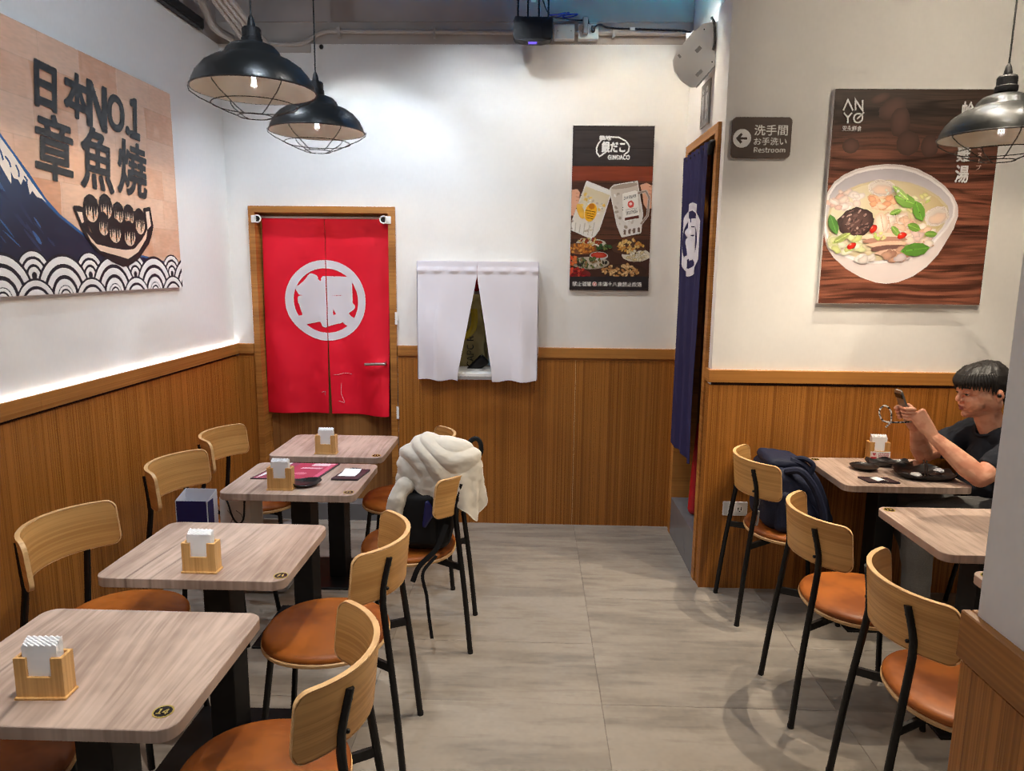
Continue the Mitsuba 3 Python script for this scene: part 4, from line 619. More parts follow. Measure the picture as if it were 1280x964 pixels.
def pendant(x, y, z, R, label):
    """z is the height of the rim."""
    k = thing('pendant_lamp', label, 'pendant lamp', 'black caged pendant lamps')
    at = (x, y, z); s = R / .218
    prof = np.array([(.218, .0), (.212, .022), (.198, .050), (.172, .080), (.140, .101), (.108, .113), (.100, .118), (.094, .134), (.078, .150), (.052, .160), (.030, .163)]) * s
    outer = [tuple(p) for p in prof]; inner = [(max(p[0] - .003, .001), p[1] - .003) for p in prof]
    part(k, 'shade', lathe(outer[:1] + outer + [(.0, .163 * s), (.0, .1605 * s)], 56, at), 'mat_lamp_shell', 40, 'satin black metal shade')
    part(k, 'reflector', lathe([(.216 * s, -.001)] + [(p[0] - .0025, p[1] - .0025) for p in prof] + [(.0, .158 * s)], 56, at), 'mat_enamel', 40, 'cream enamel inside of the shade')
    part(k, 'rim', tube([(x + .2185 * s * math.cos(a), y + .2185 * s * math.sin(a), z) for a in np.linspace(0, 2 * math.pi, 56, endpoint=False)], .0035, 6, True), 'mat_wire')
    part(k, 'socket', lathe([(.0, .160), (.036, .160), (.038, .166), (.038, .180), (.034, .184), (.034, .212), (.030, .218), (.014, .220), (.014, .232), (.010, .250), (.004, .262), (.0, .262)], 24, at), 'mat_black_flat', 30)
    part(k, 'cord', tube([(x, y, z + .255), (x + .002, y, z + .7), (x, y, ZC)], .0032, 6), 'mat_black_flat')
    part(k, 'canopy', lathe([(.0, -.025), (.05, -.02), (.055, 0), (.0, 0)], 24, (x, y, ZC)), 'mat_black_flat')
    # wire cage: two hoops and six bent wires
    for rr, zz in ((.060, -.090), (.150, -.052)):
        part(k, 'cage_hoop', tube([(x + rr * s * math.cos(a), y + rr * s * math.sin(a), z + zz * s) for a in np.linspace(0, 2 * math.pi, 40, endpoint=False)], .0019, 5, True), 'mat_wire')
    for i in range(6):
        a = math.radians(14 + 60 * i); c_, s_ = math.cos(a), math.sin(a)
        part(k, 'cage_wire', tube([(x + q * s * c_, y + q * s * s_, z + h * s) for q, h in ((.226, .006), (.222, -.012), (.190, -.034), (.150, -.052), (.100, -.076), (.060, -.090))], .0019, 5), 'mat_wire')
    # filament bulb
    part(k, 'bulb', lathe([(.0, -.008), (.016, -.006), (.028, .004), (.033, .020), (.031, .036), (.022, .056), (.014, .074), (.013, .092)], 24, at), 'mat_bulb_glass', True, 'clear glass bulb')
    part(k, 'bulb_cap', lathe([(.0, .088), (.0135, .088), (.0135, .158), (.0, .158)], 16, at), 'mat_steel', 30)
    fil = cat([tube([(x + .010 * math.cos(a), y + .010 * math.sin(a), z + .016), (x + .006 * math.cos(a), y + .006 * math.sin(a), z + .050)], .0009, 5) for a in np.linspace(0, 2 * math.pi, 6, endpoint=False)])
    scene[f'{k}__filament'] = mikit.ply(fil, 'mat_emit', False, emitter=area(BULB_COLOUR, BULB_STRENGTH))
    return k


pendant(-1.045, 2.75, 2.338, .222, 'black caged pendant lamp nearer the left wall poster, larger of the left pair')
pendant(-1.010, 3.41, 2.312, .214, 'black caged pendant lamp in front of the white wall above the red door curtain')
pendant(1.752, 2.85, 2.205, .208, 'black caged pendant lamp in front of the soup poster')

# ------------------------------------------------------------------ ceiling-line fittings
# bundle of conduits running along the left wall top into the corner
k = thing('conduit_bundle', 'bundle of pale grey conduits running along the ceiling into the left corner', 'pipes')
for i, (dx, r) in enumerate(((.0, .0145), (.032, .0145), (.064, .0145), (.097, .0155))):
    x0 = -1.745 + dx
    part(k, 'conduit', tube(curve([(x0, 1.5, 3.47), (x0, 3.2, 3.29), (x0, 4.06, 3.11), (x0 + .01, 4.572, 2.985 + .012 * i)], 8), r, 10), 'mat_pipe')
for y in (2.2, 3.2, 4.0):
    part(k, 'bracket', bx(-1.765, -1.63, y, y + .03, *((3.38, 3.40) if y < 3 else (3.27, 3.29) if y < 3.5 else (3.103, 3.140))), 'mat_pipe', False)
solid('flexible_conduit', tube(curve([(XL + .10, 2.4, 3.40), (XL + .12, 3.5, 3.27), (XL + .10, 4.10, 3.16), (XL + .07, 4.36, 3.07), (XL + .12, 4.50, 3.040)], 10), .024, 10), 'mat_pipe', 'single bent grey conduit left of the conduit bundle above the left wall', 'pipe')
solid('lighting_track', cat(bx(XL + .004, XL + .044, 1.2, 4.30, 3.035, 3.085), bx(XL + .010, XL + .038, 1.2, 4.301, 3.028, 3.035)), 'mat_black_flat', 'black lighting track along the top of the left wall', 'lighting track', False)
# conduit on the back wall strip
zc = 3.105
pts = curve([(-1.62, D - .012, 3.035), (-1.50, D - .014, 3.030), (-1.42, D - .014, 3.04), (-1.34, D - .014, 3.085), (-1.27, D - .014, zc), (-1.1, D - .014, zc), (.0, D - .014, zc - .005), (.92, D - .014, zc - .012)], 8)
k = thing('wall_conduit', 'thin grey conduit running across the top of the back wall', 'pipe')
part(k, 'pipe', tube(pts, .0135, 10), 'mat_pipe')
for x in (-1.2, -.62, .46):
    part(k, 'clip', bx(x - .008, x + .008, D - .032, D + .012, zc - .035, zc + .022), 'mat_pipe', False)
part(k, 'junction_plate', bx(-1.62, -1.38, D - .006, D + .002, 2.985, 3.036), 'mat_pipe', False)
solid('wall_bolt', lathe([(0, .0), (.012, 0), (.014, .008), (.008, .018), (0, .018)], 12).apply_transform(trimesh.transformations.rotation_matrix(math.pi / 2, [1, 0, 0])).apply_translation([-1.315, D, 3.018]), 'mat_black_metal', 'small dark bolt at the top of the white back wall', 'bolt')

# black projector-like speaker hanging on rods
k = thing('hanging_speaker', 'black box speaker hanging on four thin rods at the top of the back wall', 'speaker')
sx, sy, sz = -.020, 4.42, 3.060
body = Polygon([(-.118, -.04), (-.105, -.062), (-.04, -.072), (.05, -.072), (.100, -.062), (.112, -.03), (.112, .058), (-.105, .062), (-.118, .03)])
part(k, 'body', cat(xz_poly(affinity.translate(body, sx, sz), sy - .06, sy + .02)), 'mat_black_flat', 30)
part(k, 'front_grille', cat([bx(sx - .10 + .012 * i, sx - .094 + .012 * i, sy - .064, sy - .06, sz - .055, sz + .052) for i in range(12)]), 'mat_black_metal', False)
part(k, 'side_panel', bx(sx + .048, sx + .108, sy - .066, sy - .06, sz - .058, sz + .050, .002), 'mat_black_metal', False)
scene[f'{k}__indicator'] = mikit.ply(bx(sx - .03, sx + .02, sy - .05, sy - .02, sz - .077, sz - .071), 'mat_emit', False, emitter=area((.22, .14, 1.0), 1.2)); labels[f'{k}__indicator'] = {'label': 'glowing blue indicator light'}
for dx in (-.092, -.034, .030, .085):
    part(k, 'rod', tube([(sx + dx, sy + .02, sz + .05), (sx + dx, sy + .02, ZC)], .0055, 8), 'mat_black_metal')
k = thing('cable_tangle', 'tangle of thin blue and black cables above the hanging speaker', 'cable')
scene['mat_blue_cable'] = scene.pop(mat('mat_tmp', (40, 52, 150), rough=.5))
part(k, 'blue_cable', tube(curve([(sx + .09, 4.46, 3.16), (.13, 4.52, 3.185), (.19, 4.54, 3.20), (.15, 4.54, 3.175), (.20, 4.545, 3.178), (.24, 4.55, 3.195), (.16, 4.55, 3.19), (.11, 4.52, 3.165)], 6), .004, 6), 'mat_blue_cable', label='blue cable')
part(k, 'black_cable', tube(curve([(sx + .02, 4.46, 3.3), (sx + .05, 4.48, 3.25), (sx + .10, 4.5, 3.17), (.2, 4.55, 3.165), (.28, D, 3.175), (.30, D, 3.19), (.31, D - .01, 3.15)], 6), .0035, 6), 'mat_black_flat')
part(k, 'white_tag', bx(sx - .016, sx + .010, 4.43, 4.432, 3.22, 3.265), 'mat_white_plastic', False, 'white cable tag')
for i, (x0, x1, lab) in enumerate(((.104, .225, 'white wall socket plate right beside the hanging speaker'), (.246, .368, 'white wall socket plate with a grey adapter plugged in'))):
    k = thing('ceiling_socket', lab, 'socket')
    part(k, 'plate', bx(x0, x1, D - .035, D + .012, 3.056, 3.142, .004), 'mat_white_plastic', False)
    for dx in (.02, .10):
        part(k, 'screw', bx(x0 + dx - .003, x0 + dx + .003, D - .037, D - .035, 3.10, 3.106), 'mat_grey_plastic', False)
solid('power_adapter', bx(.272, .302, D - .075, D - .035, 3.075, 3.175, .006), 'mat_grey_plastic', 'grey power adapter plugged into the wall socket near the hanging speaker', 'adapter', False)
k = thing('power_cable', 'black power cable running from the socket plate to the insect trap lamp', 'cable')
part(k, 'plug', bx(.322, .345, D - .07, D - .035, 3.093, 3.122, .004), 'mat_black_flat', False)
part(k, 'cord', tube(curve([(.335, D - .065, 3.11), (.37, D - .06, 3.13), (.44, D - .04, 3.118), (.60, D - .02, 3.118), (.78, D - .02, 3.112), (.86, D - .05, 3.10), (.90, D - .2, 3.04)], 8), .0055, 6), 'mat_black_flat')
part(k, 'tape', bx(.555, .585, D - .03, D - .012, 3.110, 3.126), 'mat_white_plastic', False, 'white tape around the cable')

# insect trap lamp on the side wall
k = thing('insect_trap_lamp', 'white wall-mounted insect trap lamp with blue light above the restroom doorway', 'lamp')
prof = Polygon([(.927, 2.965), (.860, 2.955), (.800, 2.905), (.745, 2.840), (.708, 2.775), (.720, 2.725), (.752, 2.680), (.810, 2.640), (.836, 2.644), (.927, 2.752)])
part(k, 'housing', xz_poly(affinity.scale(prof, .74, .84, origin=(.927, 2.86)).difference(sbox(.815, 2.86, .95, 3.2)), 3.962, 4.09), 'mat_white_plastic', False)
part(k, 'end_cap', xz_poly(prof, 3.950, 3.962), 'mat_white_plastic', False)
part(k, 'end_cap', bx(.800, .927, 4.085, 4.095, 2.78, 2.950), 'mat_white_plastic', False)  # added rear cap, unseen, keeps the blue light off the back wall
part(k, 'side_panel', bx(.806, .814, 3.962, 4.085, 2.78, 2.925), 'mat_white_plastic', False)  # added shield inside the lamp, limits the blue light going left
part(k, 'seam_lip', xz_poly(Polygon([(.842, 2.640), (.927, 2.742), (.927, 2.752), (.836, 2.646)]), 3.944, 3.966), 'mat_grey_plastic', False)
for (x, z, w, h) in ((.838, 2.828, .034, .020), (.848, 2.712, .040, .018), (.742, 2.795, .012, .02)):
    part(k, 'sticker', xz_poly(affinity.rotate(sbox(x - w / 2, z - h / 2, x + w / 2, z + h / 2), 45), 3.9495, 3.950), 'mat_grey_plastic', False, 'small grey sticker')
for (x, z) in ((.862, 2.925), (.912, 2.766)):
    part(k, 'screw', bx(x - .003, x + .003, 3.948, 3.950, z - .003, z + .003), 'mat_black_flat', False)
part(k, 'power_lead', tube(curve([(.900, 3.96, 2.985), (.910, 3.944, 2.955), (.918, 3.942, 2.88), (.916, 3.944, 2.835), (.912, 3.948, 2.825)], 8), .007, 8), 'mat_black_flat', label='black power lead')
scene[f'{k}__tube'] = {'type': 'cylinder', 'p0': [.876, 3.970, 2.905], 'p1': [.876, 4.080, 2.905], 'radius': .009, 'bsdf': {'type': 'ref', 'id': 'mat_emit'}, 'emitter': area(UV_COLOUR, UV_STRENGTH)}
labels[f'{k}__tube'] = {'label': 'glowing blue lamp tube'}

# ------------------------------------------------------------------ curtains


def sheet(u, v, fn, th=.0016):
    """A thin cloth over the grid u x v; fn(u, v) -> x, y, z. Two faces and a hem."""
    U, V = np.meshgrid(u, v, indexing='ij'); x, y, z = fn(U, V); P = np.stack([x, y, z], -1)
    nu, nv = U.shape
    du, dv = np.gradient(P, axis=0), np.gradient(P, axis=1); n = np.cross(du, dv); n /= np.linalg.norm(n, axis=-1, keepdims=True) + 1e-12
    A, B = (P + n * th / 2).reshape(-1, 3), (P - n * th / 2).reshape(-1, 3); N = nu * nv; f = []
    i, j = np.meshgrid(np.arange(nu - 1), np.arange(nv - 1), indexing='ij'); a = (i * nv + j).ravel(); b = a + nv
    f = [np.c_[a, b, b + 1], np.c_[a, b + 1, a + 1], np.c_[a, b + 1, b] + N, np.c_[a, a + 1, b + 1] + N]
    for e in (np.arange(nv), (nu - 1) * nv + np.arange(nv)[::-1], (np.arange(nu) * nv)[::-1], np.arange(nu) * nv + nv - 1):
        p, q = e[:-1], e[1:]; f += [np.c_[p, q, q + N], np.c_[p, q + N, p + N]]
    return trimesh.Trimesh(np.vstack([A, B]), np.vstack(f), process=False)


def draped_print(poly, fn, off, step=.022):
    """Print lying on the cloth fn."""
    p, f = tri(poly); v, f = trimesh.remesh.subdivide_to_size(np.c_[p, np.zeros(len(p))], f, step, max_iter=14)
    x, y, z = fn(v[:, 0], v[:, 1]); m = np.c_[x, y, z] + off
    return trimesh.Trimesh(m, f, process=False)


def n2(x, z, f, s): return meshkit.noise(np.stack([x * f, z * f, np.full_like(x, s * 3.7)], -1), s) - .5


NX0, NX1, NZ0, NZ1, NM = -1.752, -.936, .722, 2.012, -1.3465
NY = D + .052


def noren_red(x, z):
    t = np.clip((NZ1 - z) / (NZ1 - NZ0), 0, 1)
    y = NY + t * .030 * np.sin(x * 21 + 1.3 * z) * .6 + .040 * t * n2(x, z * .35, 7, 3) + .020 * t * np.sin(x * 9.5 + .8) + .010 * n2(x, z, 14, 5) * (.3 + t)
    y = y - .05 * t * t * np.exp(-((x - NX1) / .10) ** 2) - .018 * np.exp(-((z - 1.04) / .05) ** 2) * np.exp(-((x + 1.02) / .07) ** 2)
    sag = .010 * np.sin((x - NX0) * 8) * t
    xx = x - .018 * t * np.exp(-((x - NX0) / .2) ** 2)
    return xx, y, z + sag * .5


k = thing('red_noren_curtain', 'bright red split door curtain with a large white round emblem over the kitchen door', 'curtain')
for a, b in ((NX0, NM - .0015), (NM + .0015, NX1)):
    slit = lambda x, z: noren_red(x + .010 * np.clip((1.25 - z) / .6, 0, 1) * np.where(b > NM, 1, -1) * np.exp(-((x - NM) / .05) ** 2), z)
    part(k, 'cloth_panel', sheet(np.linspace(a, b, 40), np.linspace(NZ0, NZ1 - .005, 80), slit), 'mat_red_cloth', True)
ring = Point(-1.351, 1.475).buffer(.262, quad_segs=24).difference(Point(-1.351, 1.475).buffer(.209, quad_segs=24))
gl = fit(affinity.translate(GLYPHS['X銀'][1]), -1.351 - .192, -1.351 + .188, 1.475 - .172, 1.475 + .172)
em = unary_union([ring, gl.buffer(.003)])
notch = unary_union([ell(-1.351, 1.475 + .180, .085, .022), ell(-1.351, 1.475 - .188, .088, .020)])
for side in (sbox(-3, 0, NM - .003, 3), sbox(NM + .003, 0, 0, 3)):
    part(k, 'emblem', draped_print(em.intersection(side), noren_red, [0, -.0028, 0]), 'mat_white_cloth', True, 'white ring emblem with a bold character')
part(k, 'rod', tube([(DX0 + .002, NY, 2.006), (DX1 - .002, NY, 2.006)], .009, 10), 'mat_aluminium')
# wrinkle tears: short pale creases near the bottom
for p in ([(-1.315, .985), (-1.28, .99), (-1.25, .998), (-1.20, .994)], [(-1.27, .93), (-1.275, .86), (-1.255, .80), (-1.29, .81)], [(-1.40, .865), (-1.375, .872), (-1.38, .845)]):
    q = np.array(p); x, y, z = noren_red(q[:, 0], q[:, 1])
    part(k, 'crease_mark', tube(curve(np.c_[x, y - .0030, z], 4), .0009, 5), 'mat_white_cloth', label='pale worn crease')
for x in (DX0 + .002, DX1 - .002):
    s = 1 if x < -1.3 else -1
    k2 = thing('curtain_hook', 'white plastic rod hook at the top ' + ('left' if s > 0 else 'right') + ' corner of the red curtain', 'hook')
    part(k2, 'pad', bx(x - .022, x + .022, D - .030, D - .022, 1.965, 2.012, .002), 'mat_white_plastic', False)
    part(k2, 'ring', tube([(x + s * .022 + .022 * math.cos(a), D - .040, 1.989 + .022 * math.sin(a)) for a in np.linspace(0, 2 * math.pi, 20, endpoint=False)], .005, 6, True), 'mat_white_plastic')
    part(k2, 'dark_pad', bx(x + s * .014, x + s * .042, D - .036, D - .032, 1.972, 2.006), 'mat_black_flat', False)

# white curtain over the serving hatch
GX = -.352
CY = D - PW - .012


def noren_white(x, z):
    t = np.clip((1.735 - z) / .75, 0, 1); side = np.where(x < GX, -1.0, 1.0)
    open_ = np.where(x < GX, np.clip((x + .727) / (GX + .727), 0, 1), np.clip((.030 - x) / (.030 - GX), 0, 1))
    s = np.clip((1.645 - z) / .62, 0, 1)
    xx = x + side * open_ ** 1.6 * s * np.where(x < GX, .120, .098)
    y = CY - .010 * np.sin(z * 9 + x * 6) * t + .012 * n2(x, z, 6, 8) - .022 * s * open_ ** 2 - .05 * t * np.exp(-((x - np.where(x < GX, -.6, -.08)) / .06) ** 2) * .5
    y = y - .008 * np.abs(((x * 3.1 + z * 2.2) % 1.0) - .5) * t - .006 * np.exp(-((z - 1.68) / .012) ** 2) * (1 + .6 * np.sin(x * 60))
    return xx, y, z + .006 * np.sin(x * 26) * (t > .9)


k = thing('white_noren_curtain', 'white cloth curtain parted in the middle over the serving hatch', 'curtain')
for a, b in ((-.727, GX - .0005), (GX + .0005, .030)):
    part(k, 'cloth_panel', sheet(np.linspace(a, b, 44), np.linspace(.986, 1.738, 70), noren_white), 'mat_white_cloth', True)
    e = a if a < -.5 else b
    part(k, 'side_flap', sheet(np.linspace(0, 1, 6), np.linspace(.99, 1.735, 20), lambda u, z: (e + (.004 if e > 0 else -.004) + .004 * np.sin(z * 17) * u, CY + .004 + u * .07, z)), 'mat_white_cloth', True)
part(k, 'rod', tube([(-.72, CY + .006, 1.722), (.024, CY + .006, 1.722)], .006, 8), 'mat_aluminium')

# things behind the hatch
tb = trimesh.creation.box((.30, .16, .50)); tb = tb.subdivide().subdivide().subdivide().subdivide()
v = tb.vertices; q = meshkit.fbm(v * 9, 3, 4) - .5
tb.vertices = v * np.c_[1 + .25 * q, 1 + .5 * q, 1 + .1 * q] * np.c_[1 - .3 * (v[:, 2] / .5 + .5) ** 2, 1 - .5 * (v[:, 2] / .5 + .5) ** 2, np.ones(len(v))] + np.c_[.03 * q, .05 * q, .0 * q]
tb.apply_translation([-.47, 4.98, 1.26])
k = thing('tan_sack', 'crumpled tan sack with dark printed letters behind the serving hatch', 'sack')
part(k, 'body', tb, 'mat_tan_bag', True)
pr = Print((-.405, 4.872, 1.02), (0, 0, 1), (-1, 0, 0)); pr.add(text('CAPC RV', .062, (0, 0), 'M'), (34, 32, 28)); pr.put(k, 'lettering', 'dark printed letters running upward')
k = thing('blue_bag', 'pale blue plastic bag hanging beside the tan sack behind the hatch', 'bag')
bb = trimesh.creation.box((.12, .10, .30)).subdivide().subdivide().subdivide().subdivide(); v = bb.vertices; q = meshkit.fbm(v * 14, 3, 9) - .5
bb.vertices = v * np.c_[1 - .35 * (v[:, 2] / .3 + .5), np.ones(len(v)), np.ones(len(v))] + np.c_[.05 * q, .06 * q, .02 * q]; bb.apply_translation([-.235, 4.88, 1.19])
scene['mat_pale_blue'] = scene.pop(mat('mat_tmp', (150, 178, 196), rough=.35)); scene['mat_yellow'] = scene.pop(mat('mat_tmp', (188, 160, 40), rough=.4)); scene['mat_red_plastic'] = scene.pop(mat('mat_tmp', (176, 22, 30), rough=.4)); scene['mat_dark_navy'] = scene.pop(mat('mat_tmp', (28, 30, 48), rough=.7))
part(k, 'body', bb, 'mat_pale_blue', True)
solid('yellow_strap', tube(curve([(-.40, 4.84, 1.42), (-.395, 4.83, 1.35), (-.41, 4.84, 1.28), (-.46, 4.85, 1.235), (-.53, 4.86, 1.22)], 8), .022, 8), 'mat_yellow', 'yellow fabric strap looped over the tan sack behind the hatch', 'strap')
solid('red_bundle', to_tm(spheres((-.40, 5.285, 1.64, .068), (-.36, 5.30, 1.76, .052), (-.42, 5.295, 1.58, .055))), 'mat_red_plastic', 'red cloth bundle at the top of the hatch opening', 'cloth', True)
solid('dark_clothes', to_tm(spheres((-.225, 5.295, 1.70, .06), (-.205, 5.295, 1.46, .06), (-.19, 5.30, 1.28, .052))), 'mat_dark_navy', 'dark clothes hanging behind the hatch, right of the red bundle', 'clothes', True)
solid('black_case', to_tm(spheres((-.42, 4.745, 1.021, .020), (-.34, 4.755, 1.10, .020), (-.31, 4.755, 1.07, .018), (-.38, 4.745, 1.019, .018))), 'mat_black_gloss', 'glossy black oval case lying on the hatch counter', 'case', True)

# navy curtain in the restroom doorway
VY0, VY1, VZ0, VZ1 = 3.870, 4.440, .62, 2.355
VM = (VY0 + VY1) / 2


def noren_navy(y, z):
    t = np.clip((VZ1 - z) / (VZ1 - VZ0), 0, 1)
    gather = 1 - .03 * np.sin(np.clip((2.3 - z) / .9, 0, 1) * math.pi)
    x = XS - .034 - .012 * t * np.sin(y * 26 + z) - .010 * np.sin(y * 60) * (1 - .6 * t) - .024 * t * n2(y, z * .4, 5, 4)
    yy = VM + (y - VM) * gather
    return x, yy, z + .012 * np.sin(y * 20) * t


k = thing('navy_noren_curtain', 'dark navy split curtain with a white oval emblem in the restroom doorway', 'curtain')
for a, b in ((VY0, VM - .004), (VM + .004, VY1)):
    part(k, 'cloth_panel', sheet(np.linspace(a, b, 30), np.linspace(VZ0, VZ1, 80), noren_navy), 'mat_navy_cloth', True)
cy_, cz_ = VM, 1.865
ring = Point(cy_, cz_).buffer(.212, quad_segs=20).difference(Point(cy_, cz_).buffer(.168, quad_segs=20))
gl = affinity.scale(fit(GLYPHS['X銀'][1], cy_ - .145, cy_ + .145, cz_ - .135, cz_ + .13), -1, 1, origin=(cy_, cz_))
em = unary_union([ring, gl])
part(k, 'emblem', draped_print(em, noren_navy, [-.0035, 0, 0]), 'mat_white_cloth', True, 'white round emblem with a bold character')
part(k, 'rod', tube([(XS - .028, SY0 - .02, 2.335), (XS - .028, SY1 + .02, 2.335)], .008, 10), 'mat_black_metal')
part(k, 'rod_end', cat(to_tm(spheres((XS - .030, SY0 - .008, 2.335, .020), (XS - .030, SY0 + .03, 2.30, .018)))), 'mat_black_flat', True)
solid('red_mop_cloth', to_tm(m3.Manifold.batch_boolean([spheres((.988, 4.12, .80, .012), (.988, 4.12, .55, .030)), spheres((.988, 4.12, .55, .030), (.985, 4.12, .287, .038))], m3.OpType.Add)), 'mat_red_plastic', 'narrow red object standing inside the restroom doorway under the navy curtain', 'object', True)

# ------------------------------------------------------------------ signs
k = thing('restroom_sign', 'dark brown rounded restroom sign with a white left arrow on the right wall', 'sign')
part(k, 'plate', framed(prism(rrect(.960, 1.247, 2.244, 2.436, .022), .014), (0, DP, 0), (1, 0, 0), (0, 0, 1)), 'mat_sign', False)
pr = Print((0, DP - .0141, 0), (1, 0, 0), (0, 0, 1))
pr.add(Point(1.009, 2.336).buffer(.044, quad_segs=12), (238, 236, 232))
pr.add(unary_union([LineString([(.987, 2.336), (1.034, 2.336)]).buffer(.0058, cap_style=2), LineString([(1.008, 2.358), (.987, 2.336), (1.008, 2.314)]).buffer(.0058, cap_style=2, join_style=2)]), (70, 58, 50))
for s, b in (('洗手間', (1.067, 1.228, 2.350, 2.400)), ('お手洗い', (1.067, 1.226, 2.305, 2.341)), ('Restroom', (1.070, 1.222, 2.270, 2.294))):
    pr.add(fit(text(s, 1, w='M'), *b), (240, 238, 234))
pr.put(k, 'lettering', 'white arrow disc and lettering')

k = thing('toilet_sign', 'small grey toilet sign with two white figures above the restroom doorway', 'sign')
part(k, 'plate', framed(prism(rrect(4.010, 4.200, 2.478, 2.708, .015), .010), (XS, 0, 0), (0, -1, 0), (0, 0, 1)).apply_transform(np.diag([1, 1, 1, 1.0])), 'mat_grey_plastic', False) if False else part(k, 'plate', bx(XS - .010, XS, 4.008, 4.200, 2.474, 2.706, .003), 'mat_grey_plastic', False)
pr = Print((XS - .0101, 4.200, 2.474), (0, -1, 0), (0, 0, 1))
for cx, skirt in ((.055, 0), (.137, 1)):
    pr.add(Point(cx, .188).buffer(.014), (226, 226, 222))
    pr.add(Polygon([(cx - .022, .165), (cx + .022, .165), (cx + .024, .11), (cx + (.034 if skirt else .016), .085), (cx + .012, .08), (cx + .012, .035), (cx - .012, .035), (cx - .012, .08), (cx - (.034 if skirt else .016), .085), (cx - .024, .11)]), (226, 226, 222))
pr.put(k, 'figures', 'white man and woman figures')

# outlet on the right wall
k = thing('wall_outlet', 'white double power outlet low on the right wall wood panelling', 'outlet')
part(k, 'plate', bx(1.024, 1.154, DP - .024, DP - .014, .412, .490, .003), 'mat_white_plastic', False)
for x in (1.068, 1.112):
    part(k, 'socket', bx(x - .018, x + .018, DP - .0265, DP - .024, .432, .470, .001), 'mat_sign_white', False)
    part(k, 'slots', cat(bx(x - .010, x - .006, DP - .0272, DP - .0262, .444, .460), bx(x + .006, x + .010, DP - .0272, DP - .0262, .444, .460), bx(x - .003, x + .003, DP - .0272, DP - .0262, .436, .441)), 'mat_black_flat', False)

# ------------------------------------------------------------------ posters
# left wall: mountain, waves and a boat of dumplings on patched paper
PY0, PY1, PZ0, PZ1 = 1.90, 3.898, 1.576, 2.586
k = thing('mountain_poster', 'large left wall poster with a blue snow-capped mountain, waves and black brush lettering', 'poster')


def paper_fn(p, n, uv):
    j = fbm(p.y * 3, p.z * 3, 1.0, 2) * .10
    i = dr.floor((p.z + .004) / .145); off = cell_rand(i, 3.0) * .30
    r = cell_rand(i, dr.floor((p.y + off + .02 * noise(p.z * 8, 2.0)) / .27), 7.0)
    f = fbm(p.y * 11, p.z * 11, 3.0, 4); fib = noise(p.y * 40, p.z * 160, 1.0)
    c = mix(S((226, 186, 158)), S((208, 150, 114)), smoothstep(.45, 1.0, r * .75 + f * .4))
    c = mix(c, S((236, 200, 174)), smoothstep(.5, .8, f) * .55)
    c = mix(c, S((214, 128, 72)), smoothstep(3.0, 2.2, p.y) * smoothstep(.35, .7, noise(p.y * 3, p.z * 4, 5.0)) * .65)
    gy = dr.abs((p.y + off) / .27 - dr.round((p.y + off) / .27)) * .27; gz = dr.abs((p.z + .004) / .145 - dr.round((p.z + .004) / .145)) * .145
    seam = 1 - smoothstep(.0, .003, dr.minimum(gy, gz))
    return c * (.94 + .1 * fib) * (1 - .12 * seam)


mat('mat_poster_paper', proc(paper_fn), rough=.5, spec=.3)
part(k, 'board', bx(XL, XL + .018, PY0, PY1, PZ0, PZ1), 'mat_aluminium', False, 'grey board edge')
part(k, 'sheet', bx(XL + .018, XL + .0185, PY0, PY1, PZ0, PZ1), 'mat_poster_paper', False, 'patched orange paper')
# in the poster's own plane: u runs along the wall, v is height
pr = Print((XL + .0186, 0, 0), (0, 1, 0), (0, 0, 1)); pr.clip = sbox(PY0, PZ0, PY1, PZ1)
fuji = [(2.36, 2.29), (2.44, 2.30), (2.52, 2.255), (2.623, 2.164), (2.676, 2.113), (2.76, 2.035), (2.839, 1.953), (2.915, 1.897), (3.036, 1.839), (3.088, 1.812), (3.198, 1.769), (3.36, 1.752), (3.518, 1.741), (3.677, 1.721), (3.898, 1.688), (3.898, 1.5), (1.9, 1.5), (1.9, 1.90), (2.1, 2.06), (2.25, 2.2)]
pr.add(Polygon(fuji), (30, 84, 140)); pr.k += 1
pr.add(Polygon([(1.9, 1.88), (2.1, 2.03), (2.25, 2.16), (2.36, 2.25), (2.50, 2.22), (2.67, 2.07), (2.83, 1.935), (2.91, 1.885), (3.03, 1.828), (3.19, 1.76), (3.36, 1.742), (3.52, 1.732), (3.68, 1.713), (3.898, 1.68), (3.898, 1.5), (1.9, 1.5)]), (44, 84, 134), (24, 30, 56), ((2.3, 2.20), (2.5, 1.74)))
rg = np.random.default_rng(4)
for _ in range(90):
    y, z = rg.uniform(2.0, 2.95), rg.uniform(1.76, 2.1)
    if z < 2.2 - .95 * max(0, y - 2.45) - .03: pr.blob(y, z, .012 + .05 * rg.random(), .003 + .006 * rg.random(), [(52, 92, 142), (36, 62, 104), (30, 44, 80)][rg.integers(3)], rot=-55 + 20 * rg.random(), wob=.3, n=9)
snow = [(2.30, 2.235), (2.42, 2.282), (2.50, 2.245), (2.622, 2.146), (2.675, 2.098), (2.748, 2.022), (2.80, 1.972), (2.842, 1.934), (2.815, 1.948), (2.787, 1.952), (2.765, 1.972), (2.748, 1.956), (2.742, 1.995), (2.722, 2.012), (2.705, 1.988), (2.694, 2.005), (2.671, 2.009), (2.66, 2.03), (2.655, 1.985), (2.627, 2.022), (2.607, 2.05), (2.58, 2.03), (2.55, 2.085), (2.52, 2.05), (2.48, 2.12), (2.44, 2.06), (2.40, 2.13), (2.35, 2.08), (2.32, 2.15), (2.27, 2.12)]
pr.add(Polygon(snow).buffer(0), (236, 226, 214))
